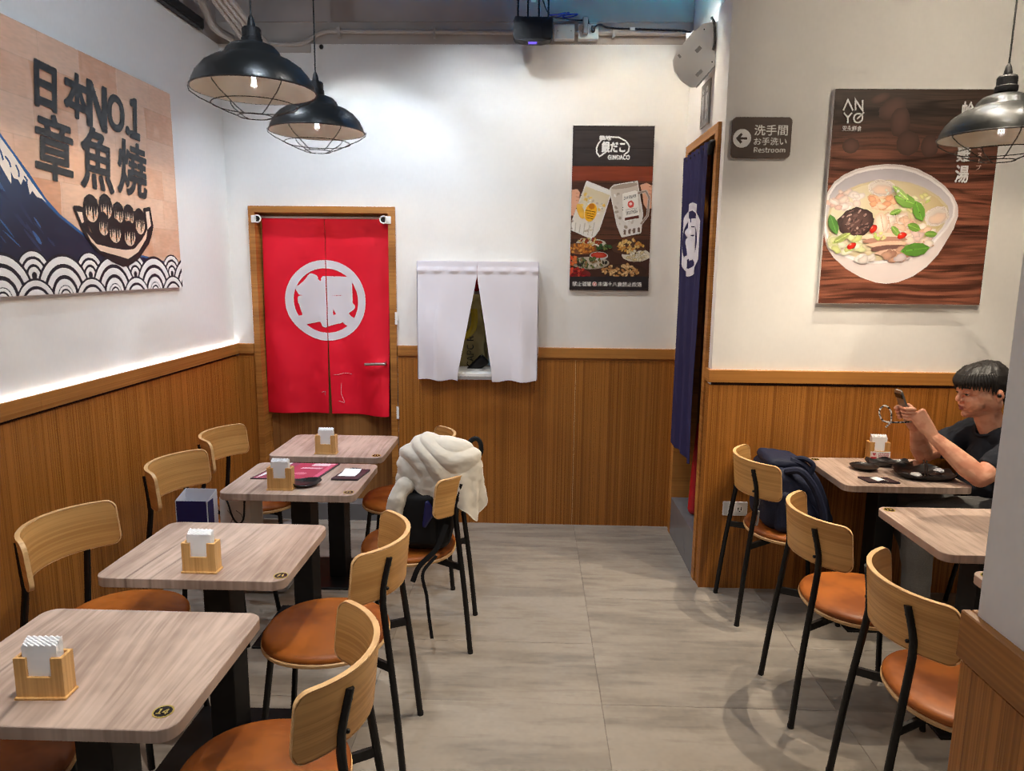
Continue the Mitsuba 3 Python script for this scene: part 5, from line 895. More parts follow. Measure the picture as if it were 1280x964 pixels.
for a, b in (((2.64, 2.08), (2.66, 2.05)), ((2.69, 2.055), (2.70, 2.02)), ((2.60, 2.12), (2.625, 2.07)), ((2.55, 2.15), (2.575, 2.10)), ((2.73, 2.02), (2.738, 2.0))):
    pr.add(LineString([a, ((a[0] + b[0]) / 2 + .006, (a[1] + b[1]) / 2), b]).buffer(.0045), (36, 70, 116))


def seigaiha(cy, cz, r, ink=(22, 24, 34), paper=(240, 238, 234)):
    w, g = r * .158, r * .075
    pr.add(Point(cy, cz).buffer(r + g, quad_segs=16), ink); q = r
    while q > .02:
        pr.add(Point(cy, cz).buffer(q, quad_segs=16), paper); q -= w + .004
        pr.add(Point(cy, cz).buffer(q, quad_segs=16), ink); q -= g + .004


pr.add(sbox(PY0, PZ0, PY1, 1.66), (22, 24, 34))
for i in range(-2, 5): seigaiha(2.730 + .3545 * i, 1.650, .093)
for i in range(-2, 5): seigaiha(2.552 + .3535 * i, 1.566, .160)
for i in range(-2, 5): seigaiha(2.730 + .3545 * i, 1.520, .112)
for i in range(-2, 5): seigaiha(2.552 + .3535 * i, 1.560, .047)
# the boat of dumplings
boat = [(3.011, 1.928), (3.04, 1.930), (3.069, 1.926), (3.084, 1.867), (3.091, 1.834), (3.143, 1.802), (3.261, 1.779), (3.407, 1.77), (3.501, 1.815), (3.564, 1.876), (3.557, 1.963), (3.605, 1.972), (3.622, 1.889), (3.60, 1.845), (3.573, 1.808), (3.472, 1.733), (3.40, 1.705), (3.337, 1.694), (3.252, 1.716), (3.138, 1.763), (3.063, 1.832)]
pr.add(Polygon(boat).buffer(.012).buffer(-.002), (26, 22, 22))
pr.add(Polygon([(3.09, 1.87), (3.10, 1.95), (3.56, 1.95), (3.56, 1.86), (3.50, 1.80), (3.40, 1.76), (3.26, 1.77), (3.14, 1.80)]), (30, 24, 24))
pr.add(Polygon([(3.079, 1.829), (3.141, 1.784), (3.26, 1.770), (3.36, 1.764), (3.441, 1.770), (3.52, 1.82), (3.571, 1.868), (3.557, 1.825), (3.475, 1.757), (3.383, 1.722), (3.302, 1.735), (3.166, 1.755), (3.106, 1.792)]), (236, 204, 178))
pr.add(Polygon([(3.025, 1.915), (3.058, 1.915), (3.066, 1.875), (3.05, 1.868)]), (232, 206, 184)); pr.add(Polygon([(3.568, 1.955), (3.600, 1.960), (3.610, 1.890), (3.575, 1.87)]), (232, 206, 184))
for y, z, rx, ry in ((3.126, 1.934, .056, .062), (3.234, 1.951, .052, .058), (3.330, 1.932, .046, .050), (3.417, 1.929, .046, .050), (3.507, 1.902, .052, .066), (3.205, 1.874, .046, .054), (3.289, 1.848, .056, .058), (3.408, 1.840, .058, .062)):
    pr.add(ell(y, z, rx, ry), (24, 20, 20)); pr.add(ell(y, z - .006, rx * .84, ry * .82), (228, 198, 172))
    cap = [(y - rx * .95, z - .002), (y - rx * .8, z + ry * .7), (y, z + ry), (y + rx * .8, z + ry * .7), (y + rx * .95, z - .002)]
    for i in range(6):
        u = y + rx * (.9 - .34 * i); cap += [(u, z - .010 - .02 * ((i * 7) % 3)), (u - rx * .12, z - .012 - .02 * ((i * 7) % 3)), (u - rx * .17, z + .012)]
    pr.add(Polygon(cap).buffer(0), (24, 20, 20))
    for i in range(5): pr.blob(y + rx * (.3 * i - .6), z - ry * .55 + .008 * (i % 2), .005, .004, (214, 150, 110), n=7)
pr.put(k, 'picture', 'printed mountain, waves and dumplings')
pr = Print((XL + .0222, 0, 0), (0, 1, 0), (0, 0, 1)); INK = (40, 40, 42)
for ch, b in (('日', (2.834, 2.960, 2.298, 2.470)), ('本', (3.010, 3.172, 2.302, 2.484)), ('N', (3.158, 3.302, 2.284, 2.478)), ('O', (3.308, 3.440, 2.302, 2.460)), ('.', (3.446, 3.476, 2.304, 2.340)), ('1', (3.488, 3.572, 2.294, 2.482)), ('章', (2.806, 3.030, 2.028, 2.282)), ('魚', (3.086, 3.322, 2.018, 2.284)), ('燒', (3.356, 3.604, 2.022, 2.274))):
    g = fit(GLYPHS[('M' if ch in '章燒魚' else 'H') + ch][1], *b); cx, cy = g.centroid.coords[0]
    g = affinity.skew(affinity.rotate(g, -3, origin=(cx, cy)), 4, 0, origin=(cx, cy)).buffer(.0035)
    pr.add(g, INK)
pr.put(k, 'lettering', 'black brush lettering')

# beer poster on the back wall
BX0, BX1, BZ0, BZ1 = .2315, .7300, 1.565, 2.567
k = thing('beer_poster', 'tall dark poster of two frosted beer mugs clinking above food on the back wall', 'poster')


def beer_bg(p, n, uv):
    z = p.z
    gr = fbm(p.x * 9, z * 90, 1.0, 3)
    board = cell_rand(dr.floor((z - .02) / .105), 5.0)
    c = mix(S((62, 42, 34)), S((104, 62, 42)), board * .7 + gr * .35)
    c = mix(c, S((128, 58, 38)), smoothstep(2.235, 2.245, z) * (1 - smoothstep(2.322, 2.330, z)))
    c = mix(c, S((50, 46, 46)), smoothstep(2.325, 2.335, z) * .95)
    e = dr.abs((z - .02) / .105 - dr.round((z - .02) / .105)) * .105
    return c * (.8 + .4 * gr) * (.45 + .55 * smoothstep(.0, .004, e))


mat('mat_beer_poster', proc(beer_bg), rough=.35, spec=.4)
part(k, 'sheet', bx(BX0, BX1, D - .006, D, BZ0, BZ1), 'mat_beer_poster', False, 'dark wood printed background')
bw, bh = BX1 - BX0, BZ1 - BZ0


def bp(pts):  # poster picture coordinates (410 x 822) to metres
    return [(BX0 + x / 410 * bw, BZ1 - y / 822 * bh) for x, y in pts]


pr = Print((0, D - .0061, 0), (1, 0, 0), (0, 0, 1)); pr.clip = sbox(BX0, BZ0, BX1, BZ1)
P1 = lambda x, y: bp([(x, y)])[0]
sc = bw / 410
pr.add(LineString(bp([(168, 128), (150, 140), (136, 150), (122, 130), (120, 108), (130, 84), (142, 72)])).buffer(.0045), (240, 240, 238)) ; pr.add(LineString(bp([(192, 54), (230, 56), (268, 74), (286, 98), (282, 124), (262, 140)])).buffer(.0045), (240, 240, 238))
for s, w, b in (('築地', 'M', (134, 192, 70, 48)), ('銀だこ', 'H', (146, 266, 130, 76)), ('GINDACO', 'H', (180, 290, 164, 142))):
    (x0, z0), (x1, z1) = bp([(b[0], b[2]), (b[1], b[3])]); pr.add(fit(unary_union(text(s, 1, w=w)), x0, x1, z0, z1).buffer(.0012), (242, 242, 240))
# mugs and hands
for skin in ([(-2, 318), (28, 314), (40, 330), (36, 352), (42, 372), (34, 396), (28, 420), (10, 440), (-2, 438)], [(352, 290), (380, 280), (412, 296), (412, 400), (388, 404), (372, 380), (366, 340)]):
    pr.add(Polygon(bp(skin)).buffer(.004), (222, 168, 138)); q = np.array(bp(skin))
    for i in range(3): pr.add(LineString([q[2] + [-.02, -.022 * i], q[2] + [.012, -.022 * i - .006]]).buffer(.0012), (168, 108, 84))
def mug(poly, tint, ice):
    g = Polygon(bp(poly)).buffer(.004); pr.add(g, (222, 218, 212)); pr.add(g.buffer(-.006), tint, (232, 229, 225), (bp([ice[0]])[0], bp([ice[1]])[0]))
mug([(76, 272), (204, 320), (146, 512), (112, 560), (2, 514), (6, 470)], (212, 196, 160), ((110, 300), (60, 540)))
mug([(196, 308), (216, 290), (332, 270), (366, 430), (360, 526), (264, 548), (238, 488), (204, 350)], (200, 190, 178), ((260, 300), (310, 530)))
for pts in ([(8, 470), (-4, 476), (-4, 500), (4, 508)], [(334, 330), (378, 318), (396, 350), (392, 440), (362, 480)]):
    pr.add(LineString(bp(pts)).buffer(.008), (196, 190, 184)); pr.add(LineString(bp(pts)).buffer(.0045), (150, 130, 118))
pr.add(Polygon(bp([(72, 296), (196, 340), (200, 322), (78, 274)])), (226, 224, 220)); pr.add(ell(*P1(268, 294), .082, .014, 9), (168, 152, 140))
rg = np.random.default_rng(8)
for _ in range(60):
    x, y = rg.uniform(40, 180), rg.uniform(330, 520)
    if 60 < x + (y - 330) * .32 < 190: pr.blob(*P1(x, y), .004 + .010 * rg.random(), .004 + .008 * rg.random(), [(236, 232, 224), (214, 204, 180), (190, 178, 160), (226, 190, 96)][rg.integers(4)], rot=rg.uniform(0, 90), wob=.25, n=8)
    x, y = rg.uniform(214, 350), rg.uniform(330, 520)
    if x > 214 + (y - 330) * .2: pr.blob(*P1(x, y), .004 + .009 * rg.random(), .004 + .010 * rg.random(), [(232, 230, 226), (204, 196, 186), (170, 158, 144)][rg.integers(3)], rot=rg.uniform(0, 90), wob=.25, n=8)
pr.blob(*P1(48, 420), .020, .050, (236, 188, 70), (224, 176, 84), 20, .1)
for i in range(5): pr.add(LineString(bp([(120 - 24 * i, 480 + 8 * (i % 2)), (110 - 22 * i, 545 - 6 * i)])).buffer(.003), (196, 190, 180))
for i in range(4): pr.add(sbox(*bp([(272 + 24 * i, 536 - 4 * i)])[0], *bp([(284 + 24 * i, 512 - 4 * i)])[0]), (120, 100, 90))
lab = ell(*P1(100, 426), .036, .057, -14); pr.add(lab.buffer(.003), (246, 226, 168)); pr.add(lab, (238, 176, 40)); pr.add(ell(*P1(104, 396), .020, .018, -14), (196, 120, 30))
for i in range(4): pr.add(LineString(bp([(74 + i * 2, 416 + 12 * i), (122 - 3 * i, 424 + 12 * i)])).buffer(.0022), (120, 70, 20))
pr.add(Polygon(bp([(262, 334), (324, 318), (334, 322), (348, 452), (276, 468), (268, 460)])).buffer(.003), (240, 236, 228)); pr.add(Polygon(bp([(276, 452), (347, 438), (349, 452), (277, 466)])), (92, 48, 40))
pr.blob(*P1(304, 384), .020, .022, (196, 48, 44), (206, 84, 72)); pr.blob(*P1(303, 382), .010, .010, (238, 200, 190))
a0 = affinity.rotate(fit(text('JIM BEAM', 1, w='H'), *np.array(bp([(266, 356), (330, 340)])).T.ravel()[[0, 1, 2, 3]]), 12); pr.add(a0, (40, 36, 36))
a0 = affinity.rotate(fit(text('BOURBON', 1, w='H'), P1(282, 428)[0], P1(338, 428)[0], P1(0, 432)[1], P1(0, 414)[1]), 12); pr.add(a0, (60, 54, 50))
pr.add(LineString(bp([(280, 412), (336, 402)])).buffer(.0012), (120, 110, 100))
# food along the bottom
table = Polygon(bp([(-2, 560), (412, 560), (412, 760), (-2, 760)])); pr.add(table, (66, 40, 30))
plates = [(106, 582, 78, 24, (228, 220, 206)), (340, 640, 74, 34, (214, 206, 190)), (300, 604, 90, 34, (92, 60, 44)), (60, 610, 90, 30, (120, 74, 42)), (104, 682, 100, 32, (200, 188, 168)), (148, 646, 48, 22, (216, 210, 204)), (280, 724, 120, 40, (70, 46, 34)), (30, 742, 80, 30, (120, 40, 36))]
for x, y, rx, ry, c in plates: pr.blob(*P1(x, y), rx * sc, ry * sc, c, tuple(int(q * .82) for q in c))
pr.blob(*P1(148, 642), 42 * sc, 15 * sc, (196, 72, 50), (160, 40, 30))
foods = [((106, 574), (56, 14), [(226, 196, 130), (206, 160, 80), (240, 224, 190), (150, 60, 30)], 40), ((60, 612), (70, 24), [(206, 126, 50), (222, 150, 74), (180, 96, 40)], 40), ((310, 596), (66, 34), [(226, 176, 96), (206, 140, 62), (238, 200, 130)], 60), ((350, 642), (58, 24), [(238, 230, 210), (226, 206, 160), (232, 220, 190)], 40), ((106, 680), (80, 22), [(214, 206, 190), (96, 110, 60), (150, 120, 80), (50, 46, 40)], 50), ((270, 722), (100, 30), [(210, 160, 104), (184, 128, 76), (232, 192, 140)], 70), ((28, 736), (66, 28), [(176, 34, 34), (206, 70, 52), (140, 24, 28)], 40), ((10, 668), (26, 26), [(204, 66, 40), (226, 120, 60)], 20), ((170, 602), (40, 10), [(60, 90, 50), (120, 130, 70)], 16)]
for (x, y), (rx, ry), cs, nn in foods:
    for _ in range(nn):
        a, q = rg.uniform(0, 6.28), math.sqrt(rg.random()); c = cs[rg.integers(len(cs))]
        pr.blob(*P1(x + rx * q * math.cos(a), y + ry * q * math.sin(a)), (5 + 9 * rg.random()) * sc, (4 + 6 * rg.random()) * sc, c, tuple(int(v * .72) for v in c), rg.uniform(0, 180), .25, 8)
pr.add(Polygon(bp([(-2, 754), (412, 748), (412, 824), (-2, 824)])), (42, 36, 36))
for s, b in (('禁止酒駕', (14, 112, 802, 778)), ('未滿十八歲禁止飲酒', (148, 374, 802, 778))):
    (x0, z0), (x1, z1) = bp([(b[0], b[2]), (b[1], b[3])]); pr.add(fit(text(s, 1, w='M'), x0, x1, z0, z1), (238, 236, 232))
pr.add(Point(*P1(130, 790)).buffer(.0150), (226, 220, 214)); pr.add(Point(*P1(130, 790)).buffer(.0115), (190, 40, 44)); pr.add(LineString(bp([(124, 784), (130, 796), (137, 782)])).buffer(.002), (240, 236, 232))
pr.put(k, 'picture', 'printed mugs, food and lettering')

# soup poster on the right wall
QX0, QX1, QZ0, QZ1 = 1.436, 2.236, 1.540, 2.566
k = thing('soup_poster', 'large brown poster of a white bowl of clam and chicken soup on the right wall', 'poster')


def soup_bg(p, n, uv):
    t = smoothstep(2.50, 2.05, p.z)
    gr = fbm(p.x * 3.0, p.z * 60 + 2.2 * noise(p.x * 3, p.z * 5), 1.0, 4); fine = noise(p.x * 12, p.z * 220, 3.0)
    c = mix(mix(S((58, 46, 40)), S((80, 62, 52)), gr), mix(S((78, 42, 32)), S((152, 92, 70)), smoothstep(.25, .75, gr)), t)
    line = 1 - smoothstep(.0, .05, dr.abs(noise(p.x * 1.2, p.z * 22, 6.0) - .5))
    return c * (.82 + .3 * fine) * (1 - .45 * line)


mat('mat_soup_poster', proc(soup_bg), rough=.4, spec=.35)
part(k, 'board', bx(QX0, QX1, DP - .024, DP, QZ0, QZ1), 'mat_sign_white', False, 'white board edge')
part(k, 'sheet', bx(QX0 + .001, QX1 - .001, DP - .0246, DP - .024, QZ0 + .001, QZ1 - .001), 'mat_soup_poster', False, 'dark wood printed background')
pr = Print((0, DP - .0247, 0), (1, 0, 0), (0, 0, 1)); pr.clip = sbox(QX0 + .001, QZ0 + .001, QX1 - .001, QZ1 - .001)
# measured on the poster: 690 x 836 units
hl, hr = np.array([QX0, QZ1]), np.array([(QX1 - QX0) / 680, (QZ1 - QZ0) / 838])


def sp(x, y):
    """picture units to metres; the left edge of the poster leans in those units."""
    u = (x - (455 - 68 * (y - 75) / 838)) / (690 - 40 * (y - 75) / 838) * 680
    return (hl[0] + u * hr[0], hl[1] - (y - 75) * hr[1])


PL = lambda pts: Polygon([sp(*q) for q in pts]).buffer(0)
m_ = hr[0]
for x, y, rx, ry, r0 in ((690, 150, 60, 40, 30), (720, 200, 40, 60, 0), (752, 280, 48, 50, 10), (640, 110, 40, 18, 20), (840, 290, 36, 44, 0), (520, 290, 34, 30, 0)):
    pr.blob(*sp(x, y), rx * m_, ry * m_, (100, 70, 60), (76, 56, 48), r0, .05, 24)
bowl = [(412, 640), (424, 690), (452, 730), (500, 772), (560, 806), (620, 826), (660, 831), (710, 824), (770, 800), (826, 760), (872, 712), (905, 660), (935, 610), (954, 560), (954, 520), (935, 480), (900, 440), (850, 405), (790, 376), (730, 362), (670, 359), (600, 366), (540, 380), (490, 402), (452, 430), (424, 470), (411, 520), (408, 590)]
pr.add(PL(bowl), (226, 214, 212), (214, 200, 198), (sp(690, 560), sp(560, 850)))
rim = [(412, 600), (424, 650), (452, 690), (500, 724), (560, 744), (630, 748), (710, 738), (790, 706), (850, 668), (905, 610), (936, 560), (940, 520), (925, 484), (890, 448), (840, 414), (780, 388), (720, 374), (660, 372), (596, 380), (540, 394), (494, 414), (456, 442), (430, 480), (416, 530)]
pr.add(PL(rim).buffer(.004), (244, 238, 238)); pr.add(PL(rim).buffer(-.006), (188, 180, 186), (226, 218, 220), (sp(620, 372), sp(700, 700)))
soup = [(420, 590), (432, 640), (460, 682), (506, 714), (566, 734), (630, 738), (706, 728), (780, 698), (838, 660), (888, 606), (918, 556), (912, 520), (876, 482), (820, 450), (760, 430), (690, 420), (620, 422), (560, 436), (506, 458), (462, 490), (434, 530)]
pr.add(PL(soup), (206, 190, 156)); pr.add(PL(soup).buffer(-.012), (220, 208, 182), (196, 176, 134), (sp(480, 480), sp(820, 640)))
rg = np.random.default_rng(15)
def pile(x, y, rx, ry, cs, n, a=(14, 26), rot=0, wob=.25):
    for _ in range(n):
        t, q = rg.uniform(0, 6.28), math.sqrt(rg.random()); c = cs[rg.integers(len(cs))]; s = rg.uniform(*a)
        pr.blob(*sp(x + rx * q * math.cos(t), y + ry * q * math.sin(t)), s * m_, s * m_ * rg.uniform(.45, .8), c, tuple(int(v * .84) for v in c), rot + rg.uniform(-40, 40), wob, 10)
CH = [(238, 214, 196), (228, 192, 166), (244, 228, 214), (216, 172, 146)]
pile(500, 500, 60, 34, [(236, 214, 204), (226, 190, 178), (240, 226, 220)], 26)
pile(650, 500, 44, 36, [(240, 186, 148), (232, 166, 126), (244, 206, 176)], 22)
for x, y, rx, ry, r0 in ((645, 452, 56, 34, -4), (868, 560, 52, 40, 20)):
    pr.blob(*sp(x, y), rx * m_, ry * m_, (206, 190, 178), (238, 228, 220), r0, .05, 24); pr.blob(*sp(x + 4, y + 8), rx * .72 * m_, ry * .6 * m_, (232, 204, 182), (214, 190, 176), r0, .12, 18)
    for j in range(3): pr.add(ell(*sp(x, y), rx * (.95 - .1 * j) * m_, ry * (.95 - .1 * j) * m_, r0).boundary.buffer(.0008), (188, 170, 160))
pile(770, 500, 70, 40, [(222, 214, 150), (236, 230, 190), (200, 206, 120)], 26, (8, 18))
pr.blob(*sp(540, 588), 76 * m_, 62 * m_, (92, 62, 58), (46, 30, 30), 10, .06, 30)
for _ in range(46):
    t, q = rg.uniform(0, 6.28), math.sqrt(rg.random()); pr.blob(*sp(540 + 60 * q * math.cos(t), 586 + 48 * q * math.sin(t)), (4 + 9 * rg.random()) * m_, (2 + 4 * rg.random()) * m_, [(128, 98, 92), (60, 40, 40), (104, 76, 72), (176, 150, 142)][rg.integers(4)], None, 40 + rg.uniform(-30, 30), .3, 7)
pile(700, 590, 76, 36, CH, 46, (16, 32), 20); pr.blob(*sp(640, 590), 28 * m_, 44 * m_, (236, 222, 206), (214, 182, 158), 10, .1)
for j in range(5): pr.add(LineString([sp(640 + 30 * j, 556 + 6 * (j % 2)), sp(652 + 30 * j, 620)]).buffer(.0016), (206, 164, 140))
pile(800, 640, 60, 36, CH + [(226, 196, 186)], 26, (12, 24))
for j in range(5): pr.blob(*sp(650 + 8 * j, 640 + 16 * j), (100 - 8 * j) * m_, 13 * m_, [(236, 200, 176), (176, 130, 112), (226, 182, 156), (120, 84, 76), (214, 176, 156)][j], None, 4, .08, 22)
pile(500, 670, 70, 34, [(222, 222, 170), (206, 210, 140), (236, 232, 206)], 24); pile(570, 728, 34, 12, [(238, 232, 226), (226, 214, 206)], 8); pile(710, 712, 50, 22, [(170, 124, 104), (196, 150, 128), (206, 190, 190)], 14)


def leaf(x, y, l, w, r0, c=(96, 152, 52)):
    p = np.array([(-1, 0), (-.6, .7), (0, 1), (.6, .75), (1, 0), (.6, -.7), (0, -.95), (-.6, -.7)]) * [l, w]
    R = math.radians(r0); q = [(x + a * math.cos(R) - b * math.sin(R), y + a * math.sin(R) + b * math.cos(R)) for a, b in p]
    pr.add(PL(q).buffer(.003).buffer(-.001), c); pr.add(LineString([sp(*q[0]), sp(*q[4])]).buffer(.0012), tuple(min(255, int(v * 1.4)) for v in c))


for a in ((740, 500, 46, 26, 20, (112, 152, 66)), (794, 540, 40, 24, 70, (96, 144, 54)), (778, 692, 58, 26, -8, (84, 130, 48)), (448, 596, 40, 18, 70, (80, 130, 56)), (700, 545, 24, 10, -20, (126, 158, 76)), (774, 604, 26, 16, 20, (106, 142, 58)), (842, 630, 24, 12, 0, (116, 150, 66)), (700, 620, 24, 12, 50, (124, 154, 74)), (480, 650, 40, 12, -30, (160, 172, 100)), (720, 470, 40, 12, 40, (158, 182, 108))): leaf(*a)
for x, y, r0 in ((610, 612, 60), (725, 638, 20), (522, 680, 30)):
    pr.blob(*sp(x, y), 20 * m_, 13 * m_, (214, 50, 30), (170, 24, 20), r0, .1, 14); pr.blob(*sp(x - 5, y - 5), 6 * m_, 3 * m_, (240, 150, 130), None, r0, 0, 8)
pile(640, 640, 30, 12, [(236, 226, 160), (200, 214, 120)], 8, (7, 12)); pile(690, 470, 30, 30, [(236, 236, 226)], 6, (4, 8))
# lettering
WH = (244, 242, 240)
def box_at(x0, x1, y0, y1):
    a, b = sp(x0, y1), sp(x1, y0); return a[0], b[0], a[1], b[1]
lw_ = .0058
for pts in ([(486, 158), (505, 118), (526, 158)], [(536, 158), (536, 118), (565, 158), (565, 118)], [(488, 166), (505, 184), (522, 166)], [(505, 184), (505, 206)]):
    pr.add(LineString([sp(*q) for q in pts]).buffer(lw_ / 2 + .001, cap_style=2, join_style=2), WH)
pr.add(Point(*sp(547, 186)).buffer(.0245).difference(Point(*sp(547, 186)).buffer(.0168)), WH); pr.add(LineString([sp(544, 188), sp(570, 166)]).buffer(.0035), WH)
pr.add(fit(text('安永鮮食', 1, w='M'), *box_at(482, 562, 214, 236)), WH)
for ch, b in (('蛤', (962, 1022, 122, 190)), ('蜊', (956, 1016, 204, 272)), ('雞', (944, 1006, 288, 350)), ('湯', (936, 1000, 362, 430))):
    pr.add(fit(GLYPHS['H' + ch][1], *box_at(*b)), WH)
g = text('はまぐりと鶏のスープ', .0265, (0, 0), 'M', vertical=True, track=1.14)
pr.add(affinity.skew(affinity.translate(g, sp(1062, 138)[0], sp(1062, 138)[1]), -0, 0), (238, 206, 190))
pr.put(k, 'picture', 'printed soup bowl and lettering')
# poster on the column, only its edge in view
solid('column_poster', bx(.676, .684, .42, .936, 1.262, 1.352), 'mat_red_plastic', 'dark pink printed card on the side of the white column, cut by the picture edge', 'card', False)

# ------------------------------------------------------------------ tables
TZ = .740
TABLE_GROUP = 'square restaurant tables'


def table(x0, x1, y0, y1, label, plate, number=None, flip=False):
    k = thing('restaurant_table', label, 'table')
    ring = [np.c_[np.array(rrect(x0, x1, y0, y1, .042, 7).buffer(d).exterior.coords)[:-1], np.full(len(np.array(rrect(x0, x1, y0, y1, .042, 7).buffer(d).exterior.coords)) - 1, TZ - .032 + h)] for h, d in ((0, -.0025), (.0025, 0), (.0300, 0), (.032, -.0018))]
    part(k, 'tabletop', trimesh.convex.convex_hull(np.vstack(ring)), 'mat_table', 20, 'grey brown wood-look top')
    cx, cy = (x0 + x1) / 2, (y0 + y1) / 2
    part(k, 'column', bx(cx - .045, cx + .045, cy - .060, cy + .060, .012, TZ - .044, .003), 'mat_black_flat', False, 'black square column')
    part(k, 'top_plate', bx(cx - .16, cx + .16, cy - .16, cy + .16, TZ - .044, TZ - .032), 'mat_black_flat', False)
    part(k, 'base_plate', bx(cx - .20, cx + .20, cy - .20, cy + .20, 0, .012, .003), 'mat_black_metal', False, 'flat black base')
    px, py = plate
    d = part(k, 'number_plate', lathe([(0, 0), (.0215, 0), (.0225, .0008), (.0225, .0018), (.0195, .0018), (.0190, .0013), (0, .0013)], 32, (px, py, TZ)), 'mat_gold', 20, 'round black and gold number plate')
    part(d, 'face', lathe([(0, .00132), (.0188, .00132), (.0188, .0014), (0, .0014)], 28, (px, py, TZ)), 'mat_black_gloss', False)
    if number: part(d, 'digits', cat(prism(fit(text(number, 1, w='M').buffer(.010), px - .0125, px + .0120, py - .0095, py + .0095), .0003).apply_translation([0, 0, TZ + .0014])), 'mat_gold', False, 'gold number ' + number)
    else: part(d, 'ornament', cat([prism(ell(px + s * .006, py, .0032, .009, 10 * s), .0003).apply_translation([0, 0, TZ + .0014]) for s in (-1, 1)]), 'mat_gold', False)
    return k


X0, X1 = -1.352, -.742
table(X0, X1 + .004, 1.322, 1.836, 'grey brown square table numbered 14, nearest on the left', (-.789, 1.385), '14')
table(X0, X1 - .012, 2.034, 2.528, 'grey brown square table second from the front in the left row', (-.776, 2.078))
table(X0 + .018, X1 - .002, 2.872, 3.366, 'grey brown square table in the left row with menus and a receipt tray on it', (-.779, 2.918))
table(X0 + .006, X1 - .012, 3.482, 3.962, 'grey brown square table in the left row right in front of the red curtain', (-.792, 3.524))
table(1.430, 2.015, 3.156, 3.648, 'grey brown square table with dishes where the person sits', (1.470, 3.608))
table(1.430, 2.02, 2.366, 2.868, 'empty grey brown square table second from the wall on the right', (1.468, 2.828))
table(1.436, 2.03, 1.70, 2.236, 'grey brown square table at right mostly hidden behind the white column', (1.474, 2.196))

# ------------------------------------------------------------------ chairs, built facing +x about the middle of the seat


def back_mesh():
    """Curved plywood back with rounded ends, as a bent slab."""
    R, hw, zc, hh, th = .251, .222, .722, .086, .0145
    smax = math.asin(hw / R) * R
    out = np.array(rrect(-smax, smax, -hh, hh, .034, 8).exterior.coords)[:-1]
    p = sbox(-smax, -hh, smax, hh).intersection(Polygon(out))
    v, f = tri(p); v, f = trimesh.remesh.subdivide_to_size(np.c_[v, np.zeros(len(v))], f, .03, max_iter=12)
    return v, f


def bend(s, h, off):
    R = .251; a = s / R
    bow = .018 * (h + .086) / .172
    return np.c_[-.019 - (R + off) * np.cos(a) - bow, (R + off) * np.sin(a), .722 + h + .010 * (1 - np.cos(a)) * 0]


def backrest_mesh():
    smax, hh, th, r = math.asin(.222 / .251) * .251, .086, .0145, .034
    ns = 36; svals = np.linspace(-smax, smax, ns)
    rows = []
    for s in svals:                         # outline height at this s, with rounded corners
        e = max(0, abs(s) - (smax - r)); d = hh - r + math.sqrt(max(r * r - e * e, 0)) if e > 0 else hh
        rows.append(max(d, .004))
    # cross-section of the slab with softened edges
    V, f = [], []
    prof = [(-1, .0), (-1, .0)]
    for s, d in zip(svals, rows):
        e = .004
        c = [(d - e, th / 2), (d, th / 2 - e), (d, -th / 2 + e), (d - e, -th / 2), (0, -th / 2), (-d + e, -th / 2), (-d, -th / 2 + e), (-d, th / 2 - e), (-d + e, th / 2), (0, th / 2)]
        for h, o in c: V.append(bend(np.array([s]), np.array([h]), o)[0])
    V = np.array(V); n = 10
    for i in range(ns - 1):
        for j in range(n):
            a, b = i * n + j, i * n + (j + 1) % n
            f += [[a, b, b + n], [a, b + n, a + n]]
    for i0, flip in ((0, 1), ((ns - 1) * n, 0)):
        c = len(V); V = np.vstack([V, V[i0:i0 + n].mean(0)])
        for j in range(n):
            q = [c, i0 + j, i0 + (j + 1) % n]; f.append(q[::-1] if flip else q)
    m = trimesh.Trimesh(V, f, process=False); m.fix_normals(); return m


def seat_outline(d=0.0, n=56):
    a = np.linspace(0, 2 * math.pi, n, endpoint=False)
    e = 2.25; c, s = np.cos(a), np.sin(a)
    r = 1 / (np.abs(c) ** e + np.abs(s) ** e) ** (1 / e)
    return np.c_[(.216 + d) * r * c, (.222 + d) * r * s]


def stack_mesh(levels, fn=seat_outline):
    """Closed solid from outlines (inset, z) stacked upwards."""
    V, f = [], []; n = len(fn())
    for d, z in levels:
        o = fn(d); V.append(np.c_[o, np.full(n, z)])
    V = np.vstack(V); m = len(levels)
    for i in range(m - 1):
        for j in range(n):
            a, b = i * n + j, i * n + (j + 1) % n; f += [[a, b, b + n], [a, b + n, a + n]]
    V = np.vstack([V, [0, 0, levels[0][1]], [0, 0, levels[-1][1]]])
    for j in range(n):
        f += [[len(V) - 2, (j + 1) % n, j], [len(V) - 1, (m - 1) * n + j, (m - 1) * n + (j + 1) % n]]
    return trimesh.Trimesh(V, f, process=False)


def backrest_edge():
    """Pale plywood edge all round the back."""
    smax, hh, th, r = math.asin(.222 / .251) * .251, .086, .0145, .034
    o = np.array(rrect(-smax, smax, -hh, hh, r, 7).exterior.coords)[:-1]
    o = np.array(LineString(np.vstack([o, o[:1]])).segmentize(.03).coords)[:-1]; n = len(o); V, f = [], []
    for off in (th / 2 + .0004, -th / 2 - .0004):
        for grow in (-.0022, .0006):
            d = np.array(o); d = d * (1 + grow / np.maximum(np.abs(d).max(1, keepdims=True), 1e-3)); V.append(bend(d[:, 0], d[:, 1], off))
    V = np.vstack(V)
    for a, b in ((0, 1), (1, 3), (3, 2)):
        for i in range(n):
            j = (i + 1) % n; f += [[a * n + i, a * n + j, b * n + j], [a * n + i, b * n + j, b * n + i]]
    return trimesh.Trimesh(V, f, process=False)


LEATHER_LABEL, CHAIR_GROUP = 'tan brown leather seat pad', 'oak and tan leather dining chairs'


